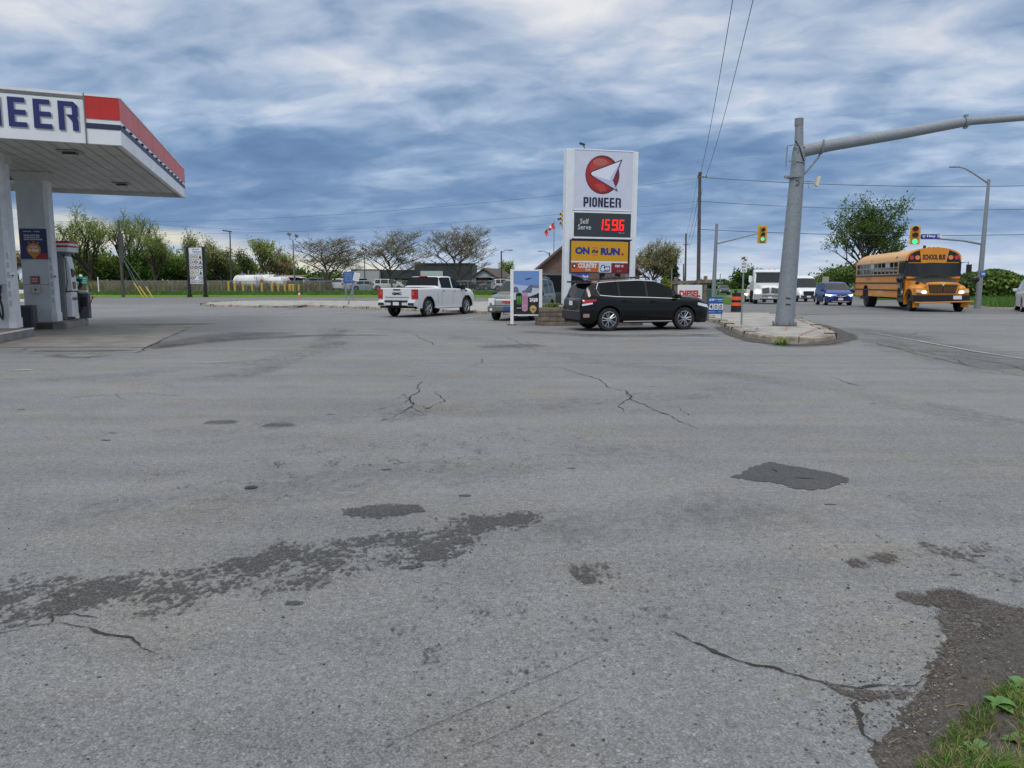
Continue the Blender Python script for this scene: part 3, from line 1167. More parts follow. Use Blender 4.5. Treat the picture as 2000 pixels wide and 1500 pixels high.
def poster(name, label, px, py, x0, x1, z0, z1, badge=True):
    t = thing(name, label, 'poster', (px, py, 0), AL)
    f = MB()
    f.b2((x0 - .02, -0.03, z0 - .02), (x1 + .02, -0.008, z1 + .02), mat('poster_frame', (0.10, 0.11, 0.13), 0.4))
    f.build('frame', t)
    b = MB()
    b.b2((x0, -0.036, z0), (x1, -0.030, z1), PBL)
    w, h = x1 - x0, z1 - z0
    b.poly([(x1, -0.038, z0), (x1, -0.038, z0 + .16 * h), (x1 - .2 * w, -0.038, z0 + .2 * h), (x1 - .55 * w, -0.038, z0)], mat('poster_red', (0.35, 0.02, 0.03), 0.5))
    y = -0.041
    b.text('PIONEER', WT, x0 + .15 * w, z1 - .1 * h, .3 * w, .035 * h, y, 0.02)
    b.text('CIBC', WT, x0 + .54 * w, z1 - .1 * h, .24 * w, .04 * h, y, 0.02)
    for k, s_ in enumerate(('THE POWER', 'COUPLE OF', 'GAS SAVINGS')):
        b.text(s_, WT, x0 + .15 * w, z1 - (.23 + .07 * k) * h, (.62, .6, .70)[k] * w, .045 * h, y, 0.03)
    cx, cz, rr = x0 + .5 * w, z0 + .31 * h, .27 * w
    pts = [(cx + rr * math.cos(a), y, cz + rr * math.sin(a)) for a in frange(R(-35), R(215), 20)] + [(cx, y, cz - rr * 1.5)]
    b.poly(pts, ORNG)
    b.text('SAVE', WT, cx - .14 * w, cz + .06 * h, .28 * w, .05 * h, y - .004, 0.03)
    b.text('10¢', WT, cx - .19 * w, cz - .10 * h, .38 * w, .13 * h, y - .004, 0.04)
    for k in (-1, 0, 1):
        b.sph((cx + k * .17 * w, y, cz + rr * 1.22 - abs(k) * .04), (.035 * w, .004, .035 * w), ORNG)
    b.build('print', t)
    return t


poster('advertising_poster', 'dark blue fuel savings poster with orange badge on the far canopy column', *col2, -0.94, -0.14, 2.42, 3.42)
poster('advertising_poster', 'dark blue poster with red corner on the near canopy column, cut by the photo edge', *col1, -1.28, -0.30, 2.42, 3.38)

# small fittings on far column
t = thing('warning_sign', 'small dark red notice with white text on the far canopy column', 'sign', (*col2, 0), AL)
b = MB()
b.b2((-.72, -0.03, 1.56), (-.44, -0.008, 1.82), mat('notice_red', (0.28, 0.02, 0.025), 0.5))
for k, s_ in enumerate(('PLEASE', 'TURN OFF', 'ENGINE')):
    b.text(s_, WT, -.69, 1.73 - .055 * k, .19, .035, -0.034, 0.02)
b.build('panel', t)
t = thing('intercom_box', 'small beige intercom box below the red notice on the column', 'intercom', (*col2, 0), AL)
b = MB()
b.b2((-.68, -0.14, 1.22), (-.44, -0.01, 1.47), mat('beige_plastic', (0.42, 0.41, 0.36), 0.5))
b.b2((-.70, -0.12, 1.44), (-.42, -0.01, 1.48), mat('beige_plastic', (0.42, 0.41, 0.36), 0.5))
b.build('housing', t, bev=0.02)
b = MB()
b.cyl((-.56, -0.145, 1.36), (-.56, -0.13, 1.36), 0.035, BLACKP)
b.build('button', t)
for (cp_, lab) in ((col2, 'small white dome camera on the edge of the far canopy column'), (col1, 'small white dome camera on the edge of the near canopy column')):
    t = thing('security_camera', lab, 'camera', (cp_[0], cp_[1], 0), AL, 'dome cameras on the canopy columns')
    b = MB()
    b.cyl((-0.02, 0.0, 1.86), (0.03, -0.06, 1.86), 0.05, WHITE)
    b.sph((0.05, -0.06, 1.84), 0.075, WHITE)
    b.build('dome', t, smooth=50)
    b = MB()
    b.sph((0.06, -0.10, 1.82), 0.035, BLACKP)
    b.build('lens', t, smooth=50)

# islands of the pumps
ISLC = mat('pump_island_concrete', (0.20, 0.20, 0.195), 0.85, var=0.2, vs=2, bump=0.2)
ISLT = mat('island_top', (0.17, 0.145, 0.12), 0.9, var=0.25, vs=2)
EDGEW = mat('painted_edge', (0.62, 0.62, 0.60), 0.7, var=0.15)


def pump_island(corner, w, d, lab, edge):
    """corner: nose nearest to the camera on the right; w to the left, d along the canopy"""
    t = thing('pump_island', lab, 'pump island', (corner.x, corner.y, 0), AL, 'raised pump islands')
    b = MB()
    b.b2((-w, 0, 0), (0, d, IZ - 0.03), ISLC)
    b.build('plinth', t, bev=0.02)
    b = MB()
    b.b2((-w + .05, .05, IZ - 0.03), (-.05, d - .05, IZ), ISLT)
    b.build('deck', t)
    b = MB()
    if edge:
        b.b2((-.05, .0, IZ - 0.03), (0.01, d, IZ + .004), EDGEW)
    b.b2((-w, -.01, IZ - 0.03), (-.05, .05, IZ + .004), EDGEW if edge else ISLC)
    b.build('edge_strip', t)
    if not edge:
        b = MB()
        b.b2((-.95, -0.006, 0.01), (-.42, 0.0, IZ - .03), mat('rust_plate', (0.07, 0.055, 0.045), 0.8))
        b.build('access_plate', t)
    return t


c2 = PT(130, 643)
pump_island(c2, 2.4, 3.1, 'raised concrete island carrying the visible fuel pump and far column', False)
c1f = PT(66, 640, IZ)
cr = Vector((c1f.x, c1f.y, 0)) - Vector((-math.sin(AL), math.cos(AL), 0)) * 5.2
pump_island(cr, 1.9, 5.2, 'raised concrete island under the near column at the photo edge', True)

# fuel pump
PG1 = mat('pump_grey', (0.20, 0.205, 0.215), 0.45, var=0.08)
PG2 = mat('pump_dark_grey', (0.085, 0.09, 0.10), 0.5)
pw = (c2.x - 0.10, c2.y + 1.25)
pm = PY(113, 600, 28.3)
t = thing('fuel_pump', 'tall grey and white fuel pump with a red striped top beside the far column', 'fuel pump', (pm.x, 28.0, IZ), AL)
b = MB()
b.b2((0, 0, 0), (.42, 1.25, 2.46), PG1)
b.b2((.42, .12, .06), (.50, .62, 2.40), PG2)
b.build('body', t, bev=0.03)
b = MB()
b.b2((.42, .10, .10), (.60, .95, 1.0), FASW)
b.build('lower_panel', t, bev=0.015)
b = MB()
b.prism([(.42, 1.05), (.66, 1.05), (.60, 1.95), (.54, 2.3), (.42, 2.3)], .10, .80, FASW, 'xz')
b.build('display_head', t, bev=0.02)
b = MB()
Mr = Matrix.Translation((.612, .12, 0)) @ Matrix.Rotation(R(90), 4, 'Z')
block_word(b, 'PIONEER', .22, .70, .12, .078, NAVY, .76, Mr, -0.004, .3, gap=.02)
b.add([(.12 + .055 * math.cos(a), -.004, .76 + .055 * math.sin(a)) for a in frange(0, 2 * PI, 13)[:-1]], [tuple(range(12))], REDP, Mr)
b.build('lettering', t)
b = MB()
Ms2 = Matrix.Translation((.655, .12, 0)) @ Matrix.Rotation(R(90), 4, 'Z')
b.b2((.08, -.02, 1.12), (.40, .02, 1.38), mat('grade_buttons', (0.22, 0.06, 0.05), 0.4), Ms2)
b.build('keypad', t)
b = MB()
b.b2((.10, -.0, 1.55), (.30, .03, 1.85), BLACKP, Ms2)
b.build('screen', t)
b = MB()
b.b2((.36, -.0, 1.6), (.5, .03, 1.8), PG2, Ms2)
b.build('card_reader', t)
b = MB()
for k in range(5):
    z0 = 2.46 + k * 0.075
    m_ = (FASW, FASW, REDP, FASW, FASR)[k]
    pts = [(-.10, -.10), (.62 + .02 * k, -.12)] + [(.62 + .14 * math.sin(a), -.12 + 1.5 * (a / PI)) for a in frange(0.3, PI - .3, 7)] + [(.62, 1.40), (-.10, 1.40)]
    b.prism(pts, z0, z0 + .075, m_)
b.build('top_canopy', t)
b = MB()
for k, y0 in enumerate((.98, 1.14, 1.30)):
    b.tube([(.5, y0, 1.45), (.66, y0, 1.42), (.70, y0, 1.28), (.62, y0, 1.12)], .035, PLAST)
    b.box((.62, y0, 1.46), (.20, .10, .10), PLAST)
    b.tube([(.50, y0, 1.05), (.66, y0 + .02, .9), (.68, y0 + .04, .45), (.60, y0 + .05, .22), (.52, y0 + .05, .5), (.50, y0 + .04, 1.0)], .022, PLAST)
b.build('nozzle', t, smooth=60)
b = MB()
b.tube([(.40, -.05, 2.40), (.52, -.06, 2.2), (.54, -.06, 1.4), (.48, -.04, 1.0)], .018, PLAST)
b.build('hose', t, smooth=60)
b = MB()
b.tube([(.66, .97, 2.5), (.70, .98, 1.9), (.68, .99, 1.5)], .018, PLAST)
b.build('hose', t, smooth=60)
# near pump: its nozzle, at the photo edge
pe = Vector((col1[0], col1[1], 0)) + Matrix.Rotation(AL, 3, 'Z') @ Vector((-.38, -.05, 0))
t = thing('fuel_nozzle', 'black nozzle and hanging hose hooked on the near column at the photo edge', 'fuel nozzle', (pe.x, pe.y, 0), AL)
b = MB()
b.box((0.03, -.10, 1.42), (.16, .16, .22), PLAST, ry=R(15))
b.tube([(-.10, -.12, 1.62), (.05, -.16, 1.50), (.12, -.18, 1.34), (.12, -.18, 1.16), (.05, -.18, 1.02)], .045, PLAST, r1=.03)
b.tube([(-.02, -.14, 1.34), (-.05, -.16, 1.2), (.02, -.17, 1.14), (.10, -.18, 1.16)], .02, PLAST)
b.build('handle', t, smooth=60)
b = MB()
b.tube([(-.02, -.14, 1.30), (0, -.12, .95), (.06, -.10, .60), (.10, -.10, .50), (.12, -.10, .62), (.13, -.14, .9), (.10, -.18, 1.1)], .028, PLAST)
b.build('hose', t, smooth=60)

# bins and squeegee stand
bp = PT(66, 645)
t = thing('waste_bin', 'black rectangular waste bin standing between the two pump islands', 'bin', (bp.x, bp.y, 0), AL)
b = MB()
b.b2((-.52, 0, .03), (-.05, .42, .80), mat('bin_body', (0.018, 0.022, 0.028), 0.5))
b.build('body', t, bev=0.015)
b = MB()
b.b2((-.05, -.01, 0), (0.02, .44, .84), mat('bin_edge', (0.06, 0.065, 0.07), 0.5))
b.b2((-.54, -.01, .78), (-.05, .44, .84), mat('bin_edge', (0.06, 0.065, 0.07), 0.5))
b.build('rim', t)
sp = PY(155, 620, 29.3)
t = thing('squeegee_bin', 'dark grey windscreen wash bin with red squeegee at the end of the pump island', 'bin', (sp.x, 29.3, IZ), AL)
b = MB()
b.b2((0, 0, 0), (.34, .4, .92), PG2)
b.b2((.05, -.01, .45), (.29, 0.0, .80), BLACKP)
b.b2((-.02, -.02, .92), (.36, .42, .97), PG1)
b.build('body', t, bev=0.02)
b = MB()
b.tube([(.34, .2, .30), (.36, .2, .55), (.46, .2, .78)], .02, REDP)
b.box((.47, .2, .80), (.06, .2, .05), REDP, ry=R(30))
b.build('squeegee', t)
b = MB()
b.b2((.02, .02, .98), (.3, .3, 1.06), WT)
b.build('paper_towels', t)

# low yellow and white ramp block seen between the columns
yp = PT(56, 590)
t = thing('barrier_block', 'long low white barrier with a yellow green stripe beyond the two pump columns', 'barrier', (yp.x, yp.y, 0), 0)
b = MB()
b.b2((-2.6, 0, 0), (1.0, .5, 1.0), FASW)
b.build('block', t, bev=.03)
b = MB()
b.b2((-2.62, -.02, .28), (1.02, 0, .72), mat('lime_stripe', (0.22, 0.24, 0.04), 0.6, var=.3, vs=5))
b.build('stripe', t)

# ================================================================== price sign
SY = 29.5
sa = R(12)
x_l = XU(1104, SY, 292)
sg = thing('price_sign', 'tall white pylon fuel sign with red disc and arrow logo over a red price display', 'sign', (x_l, SY, 0), sa)
sg.rotation_euler = (0, R(0.55), sa)
SWT = 2.84


def sz(v):
    return ZV(v, SY + 0.25)


def sx(u):
    return (u - 1104) / (1250 - 1104) * SWT


WPOST = mat('sign_post_white', (0.72, 0.76, 0.80), 0.35, var=0.04, dirt=0.05)
PANW = mat('sign_face_white', (0.60, 0.62, 0.74), 0.25, var=0.03)
for a, b_ in ((0.0, 0.27), (SWT - 0.24, SWT)):
    b = MB()
    b.b2((a, 0, 0), (b_, .42, sz(292)), WPOST)
    b.build('post', sg, bev=0.02)


def fr(mb, x0, x1, z0, z1, m, y0=-.03, y1=.40, t=.05):
    mb.b2((x0, y0, z0), (x0 + t, y1, z1), m)
    mb.b2((x1 - t, y0, z0), (x1, y1, z1), m)
    mb.b2((x0 + t, y0, z0), (x1 - t, y1, z0 + t), m)
    mb.b2((x0 + t, y0, z1 - t), (x1 - t, y1, z1), m)


X0, X1 = sx(1117), sx(1241)
# top cabinet
c = MB()
fr(c, X0, X1, sz(411), sz(291), WPOST)
c.build('cabinet_frame', sg, bev=0.008)
c = MB()
c.b2((X0 + .05, -.015, sz(411) + .05), (X1 - .05, .38, sz(291) - .05), PANW)
c.build('logo_panel', sg)


def q(px, py):
    """logo coordinates: a zoomed crop, 5 units to a pixel"""
    return (X0 + .05 + (px - 290) / 610 * (X1 - X0 - .1), sz(291) - .05 - (py - 165) / 580 * (sz(291) - sz(411) - .1))


def qpoly(mb, pts, m, y):
    mb.poly([(q(*p)[0], y, q(*p)[1]) for p in pts], m)


LN = mat('logo_navy', (0.015, 0.018, 0.05), 0.4)
lg = MB()
cen = (582, 400)
circ = lambda k: [(cen[0] + 178 * k * math.cos(a), cen[1] - 192 * k * math.sin(a)) for a in frange(0, 2 * PI, 49)[:-1]]
qpoly(lg, circ(1.0), LN, -.018)
LR = [mat('logo_red_%s' % n, c_, 0.35) for n, c_ in (('deep', (0.20, 0.018, 0.018)), ('mid', (0.36, 0.020, 0.016)), ('light', (0.44, 0.05, 0.04)), ('soft', (0.46, 0.12, 0.10)))]
qpoly(lg, circ(.975), LR[0], -.020)
qpoly(lg, [(p[0] - 14, p[1] - 6) for p in circ(.88)], LR[1], -.022)
qpoly(lg, [(570 + 125 * math.cos(a), 330 + 85 * math.sin(a)) for a in frange(0, 2 * PI, 33)[:-1]], LR[2], -.024)
qpoly(lg, [(555 + 75 * math.cos(a), 275 + 36 * math.sin(a)) for a in frange(0, 2 * PI, 33)[:-1]], LR[3], -.026)
qpoly(lg, [(560, 570), (630, 560), (600, 500), (560, 480), (500, 500)], LR[2], -.024)
qpoly(lg, [(452, 400), (458, 378), (475, 366), (786, 240), (702, 455), (702, 458), (747, 562), (475, 418), (458, 412)], LN, -.028)
qpoly(lg, [(462, 398), (466, 382), (480, 374), (768, 258), (692, 450), (660, 452), (480, 408)], mat('logo_white', (0.72, 0.74, 0.86), 0.3), -.031)
qpoly(lg, [(466, 404), (480, 408), (660, 452), (692, 455), (732, 545), (480, 415)], mat('logo_lilac', (0.50, 0.52, 0.70), 0.3), -.031)
qpoly(lg, [(768, 258), (692, 450), (655, 440)], mat('logo_lilac', (0.50, 0.52, 0.70), 0.3), -.033)
# name under the logo
xa, za = q(390, 722)
xb, zb_ = q(792, 625)
w1 = block_word(MB(), 'PIONEER', 0, 0, zb_ - za, .25, NAVY, .8, None, 0, .33, gap=.035)
block_word(lg, 'PIONEER', xa, za, zb_ - za, .25 * (xb - xa) / w1, LN, .8, None, -.02, .33, gap=.035)
lg.build('logo', sg)
# price cabinet
c = MB()
fr(c, X0, X1, sz(466), sz(412), WPOST, t=.07)
c.build('cabinet_frame', sg, bev=0.008)
c = MB()
c.b2((X0 + .07, -.02, sz(466) + .07), (X1 - .07, .38, sz(412) - .06), mat('display_black', (0.035, 0.042, 0.048), 0.25))
c.build('price_panel', sg)
c = MB()


def q2(px, py):
    return (X0 + .07 + (px - 290) / 590 * (X1 - X0 - .14), sz(412) - .05 - (py - 785) / 230 * (sz(412) - sz(466) - .12))


SWC = mat('display_white_text', (0.55, 0.57, 0.58), 0.4)
for st, l, r_x, top, bot in (('Self', 352, 442, 845, 893), ('Serve', 330, 466, 900, 948)):
    a, b_ = q2(l, bot), q2(r_x, top)
    c.text(st, SWC, a[0], a[1], b_[0] - a[0], b_[1] - a[1], -.028, .012)
a, b_ = q2(752, 976), q2(815, 966)
c.text('Taxes incl.', SWC, a[0], a[1], b_[0] - a[0], b_[1] - a[1], -.028, .012)
c.build('lettering', sg)
LED = mat('led_red', (0.3, 0.0, 0.0), 0.5, emit=(1.0, 0.02, 0.015), es=1.0)
dg = MB()
SEGS = {'1': 'bc', '5': 'afgcd', '9': 'abcdfg', '6': 'acdefg'}


def digit(mb, ch, x0, z0, w, h, m, y=-.03, sl=.06, t=None):
    t = t or w * .25
    g_ = w * .02
    hh = h / 2
    R_ = {'a': (g_, h - t, w - g_, h), 'd': (g_, 0, w - g_, t), 'g': (g_, hh - t / 2, w - g_, hh + t / 2),
          'b': (w - t, hh + g_, w, h - g_), 'c': (w - t, g_, w, hh - g_), 'f': (0, hh + g_, t, h - g_), 'e': (0, g_, t, hh - g_)}
    for s_ in SEGS[ch]:
        a, b, c_, d = R_[s_]
        mb.poly([(x0 + a + sl * b, y, z0 + b), (x0 + c_ + sl * b, y, z0 + b), (x0 + c_ + sl * d, y, z0 + d), (x0 + a + sl * d, y, z0 + d)], m)


for ch, l, r_x in (('1', 545, 590), ('5', 605, 655), ('9', 678, 740), ('6', 752, 805)):
    a, b_ = q2(l, 950), q2(r_x, 845)
    digit(dg, ch, a[0], a[1], b_[0] - a[0], b_[1] - a[1], LED, t=.065)
a = q2(742, 950)
dg.sph((a[0], -.03, a[1] + .03), (.03, .006, .03), LED)
dg.build('price_digits', sg)
# lower cabinet
c = MB()
XA, XB = sx(1113), sx(1235)
fr(c, XA, XB, sz(533), sz(468), BLACKP, y0=-.05, y1=.36, t=.035)
c.build('cabinet_frame', sg)
c = MB()


def q3(px, py):
    return (XA + (px - 270) / 605 * (XB - XA), sz(468) - (py - 1030) / 330 * (sz(468) - sz(533)))


def rect(mb, x0, y0, x1, y1, m, y=-.052):
    a, b_ = q3(x0, y1), q3(x1, y0)
    mb.b2((a[0], y, a[1]), (b_[0], y + .04, b_[1]), m)


YEL = mat('panel_yellow', (0.62, 0.31, 0.006), 0.35)
ORG = mat('panel_orange', (0.55, 0.115, 0.015), 0.35)
MRN = mat('panel_maroon', (0.20, 0.008, 0.018), 0.35)
rect(c, 285, 1045, 862, 1240, YEL)
rect(c, 285, 1240, 862, 1256, WPOST)
rect(c, 285, 1256, 562, 1350, ORG)
rect(c, 566, 1256, 694, 1352, mat('panel_pale', (0.55, 0.62, 0.68), 0.35))
rect(c, 698, 1258, 862, 1354, MRN)
c.build('advert_panel', sg)
c = MB()


def tx(st, l, top, r_x, bot, m, bold=.03, shear=0, mb=None, y=-.060):
    a, b_ = q3(l, bot), q3(r_x, top)
    (mb or c).text(st, m, a[0], a[1], b_[0] - a[0], b_[1] - a[1], y, bold, shear=shear)


BLU = mat('print_blue', (0.012, 0.035, 0.25), 0.4)
tx('ON', 323, 1103, 468, 1173, BLU, .06)
tx('the', 490, 1120, 555, 1160, mat('print_dark', (0.03, 0.03, 0.03), 0.5), .03, .35)
tx('RUN', 582, 1107, 778, 1178, BLU, .06)
for yy in (1106, 1176):
    rect(c, 492, yy, 555, yy + 3, BLU, -.058)
lf = q3(805, 1168)
leaf = [(0, -.11), (.02, -.03), (.10, -.05), (.07, 0), (.12, .05), (.06, .05), (.06, .08), (.03, .05), (0, .12), (-.03, .05), (-.06, .08), (-.06, .05), (-.12, .05), (-.07, 0), (-.10, -.05), (-.02, -.03)]
c.poly([(lf[0] + a * .6, -.06, lf[1] + b_ * .6) for a, b_ in leaf], mat('leaf_red', (0.5, 0.02, 0.02), 0.4))
tx('COUNTRY', 357, 1262, 548, 1310, WT, .05)
tx('Style', 425, 1313, 482, 1342, WT, .01, .5)
a = q3(318, 1288)
c.sph((a[0], -.056, a[1]), (.10, .006, .10), mat('cup_brown', (0.05, 0.02, 0.012), 0.5), n=16)
c.add([(a[0] - .03, -.064, a[1] - .05), (a[0] + .03, -.064, a[1] - .05), (a[0] + .04, -.064, a[1] + .03), (a[0] - .04, -.064, a[1] + .03)], [(0, 1, 2, 3)], WT)
a, b_ = q3(583, 1340), q3(678, 1278)
wb, hb = b_[0] - a[0], b_[1] - a[1]
c.poly([(a[0] + wb * x, -.056, a[1] + hb * z) for x, z in ((0, 0), (.1, -.05), (.9, -.05), (1.02, .1), (1.02, .8), (.5, .8), (.4, 1.05), (.15, 1.0), (0, .6))], BLU)
tx('6', 588, 1282, 622, 1338, WT, .07, .1, y=-.062)
tx('/49', 622, 1298, 674, 1334, WT, .05, .1, y=-.062)
tx('CIBC', 730, 1274, 786, 1298, WT, .04)
a = q3(808, 1286)
c.add([(a[0] + dx * .045, -.06, a[1] + dz * .045) for dx, dz in ((0, 1.1), (1.1, 0), (0, -1.1), (-1.1, 0))], [(0, 1, 2, 3)], WT)
c.add([(a[0] + dx * .02, -.063, a[1] + dz * .02) for dx, dz in ((0, 1.1), (1.1, 0), (0, -1.1), (-1.1, 0))], [(0, 1, 2, 3)], MRN)
tx('ATM', 752, 1326, 798, 1342, mat('print_pink', (0.45, 0.16, 0.2), 0.5), .03)
c.build('lettering', sg)
c = MB()
c.b2((X0, .0, sz(468)), (X1, .3, sz(466)), PLAST)
c.build('spacer', sg)
# lamp on top
c = MB()
c.tube([(sx(1143), .2, sz(291)), (sx(1141), .2, sz(284)), (sx(1137), .1, sz(281.5))], .02, PLAST)
c.box((sx(1135), .05, sz(281.5)), (.2, .12, .06), PLAST, ry=R(15))
c.build('flood_lamp', sg)

# planter under it
pl = PT(1055, 636)
t = thing('timber_planter', 'long grey timber planter box of stacked beams around the pylon sign foot', 'planter', (pl.x, pl.y, 0), R(4))
for k in range(4):
    b = MB()
    z0 = k * .17
    b.b2((-.03 * (k % 2), -.02 * (k % 2), z0), (3.9, .14, z0 + .16), WOOD)
    b.b2((-.03, .14, z0), (.13, 1.7, z0 + .16), WOOD)
    b.b2((3.76, .14, z0), (3.9, 1.7, z0 + .16), WOOD)
    b.b2((.13, 1.56, z0), (3.76, 1.7, z0 + .16), WOOD)
    b.build('beam', t, bev=0.015)
b = MB()
b.b2((.13, .14, .3), (3.76, 1.56, .58), mat('soil', (0.05, 0.035, 0.025), 0.95, var=.3, vs=8))
b.build('soil', t)
# ================================================================== vehicles
def paint(name, c, rough=0.28, metal=0.0, flake=0.0):
    return mat(name, c, rough, metal, coat=0.15, spec=0.28)


PWH = paint('paint_white', (0.66, 0.68, 0.70), 0.3)
PBK = paint('paint_black', (0.0035, 0.0037, 0.005), 0.12)
PPW = paint('paint_pewter', (0.17, 0.185, 0.165), 0.3, 0.35)
PDK = paint('paint_dark_teal', (0.030, 0.042, 0.045), 0.3, 0.2)
PBL2 = paint('paint_blue', (0.010, 0.040, 0.24), 0.25, 0.2)
PSI = paint('paint_silver', (0.42, 0.43, 0.44), 0.3, 0.4)
UNDER = mat('underbody', (0.015, 0.015, 0.016), 0.9)
TRIM = mat('grey_cladding', (0.035, 0.036, 0.038), 0.65)
SEAMB = mat('door_seam', (0.005, 0.005, 0.006), 0.8)
RIMS = mat('alloy_silver', (0.50, 0.51, 0.53), 0.25, 0.9)
RIMD = mat('rim_dark', (0.03, 0.03, 0.035), 0.4, 0.4)

WH = {}


def wheel_parts(r, w, style):
    """meshes for tyre and rim, axis along y, outer face towards -y"""
    key = (r, w, style)
    if key in WH:
        return WH[key]
    Mx = Matrix.Rotation(R(90), 4, 'X')
    t = MB()
    ri = r * (0.68 if style != 'truck' else 0.55)
    t.lathe([(ri, -w / 2 + .01), (r * .80, -w / 2 - .005), (r * .94, -w / 2 + .005), (r, -w / 2 + .04), (r, w / 2 - .04), (r * .94, w / 2 - .005), (r * .8, w / 2 + .005), (ri, w / 2 - .01)], RUBBER, 28, Mx)
    rm_ = MB()
    z = w / 2 - 0.02
    bright = {'alloy': RIMS, 'fan': RIMS, 'steel': mat('hub_grey', (0.06, 0.06, 0.065), 0.6), 'truck': mat('hub_white', (0.30, 0.30, 0.31), 0.5), 'bus': mat('hub_black', (0.022, 0.022, 0.024), 0.6)}[style]
    rm_.lathe([(ri + .004, z + .012), (ri - .012, z + .016), (ri - .03, z - .02), (ri - .03, -z)], bright, 28, Mx)
    rm_.lathe([(ri - .03, z - .07), (0.0, z - .07)], RIMD if style in ('alloy', 'fan') else bright, 20, Mx)
    if style in ('alloy', 'fan'):
        n = 10 if style == 'alloy' else 12
        for k in range(n):
            a = 2 * PI * k / n
            da = 0.10 if k % 2 else -0.10
            p0 = (math.cos(a) * .05, -(z - .015), math.sin(a) * .05)
            p1 = (math.cos(a + da) * (ri - .015), -(z - .005), math.sin(a + da) * (ri - .015))
            rm_.cyl(p0, p1, .020, bright, r1=.017, n=5)
    rm_.lathe([(0.085 if style not in ('truck', 'bus') else .13, z - .05), (0.07 if style not in ('truck', 'bus') else .10, z + (.0 if style != 'bus' else .03)), (0, z + (.005 if style != 'bus' else .03))], bright, 14, Mx)
    if style in ('truck', 'bus', 'steel'):
        for k in range(8):
            a = 2 * PI * k / 8
            rr = ri * .55
            rm_.cyl((rr * math.cos(a), -(z - .07), rr * math.sin(a)), (rr * math.cos(a), -(z - .04), rr * math.sin(a)), .018, RIMD, n=6)
    to = t.build('wheel', smooth=40)
    ro = rm_.build('rim', smooth=40)
    WH[key] = (to.data, ro.data)
    bpy.data.objects.remove(to)
    bpy.data.objects.remove(ro)
    return WH[key]


def wheel(parent, x, y, r, w, style, steer=0.0):
    a, b = wheel_parts(r, w, style)
    t = bpy.data.objects.new('wheel', a)
    COL.objects.link(t)
    t.parent = parent
    t.location = (x, y, r)
    t.rotation_euler = (0, rnd.uniform(0, 6), 0)
    q = Matrix.Rotation((PI if y > 0 else 0) + steer, 4, 'Z') @ Matrix.Rotation(rnd.uniform(0, 6), 4, 'Y')
    t.rotation_euler = q.to_euler()
    ro = bpy.data.objects.new('rim', b)
    COL.objects.link(ro)
    ro.parent = t


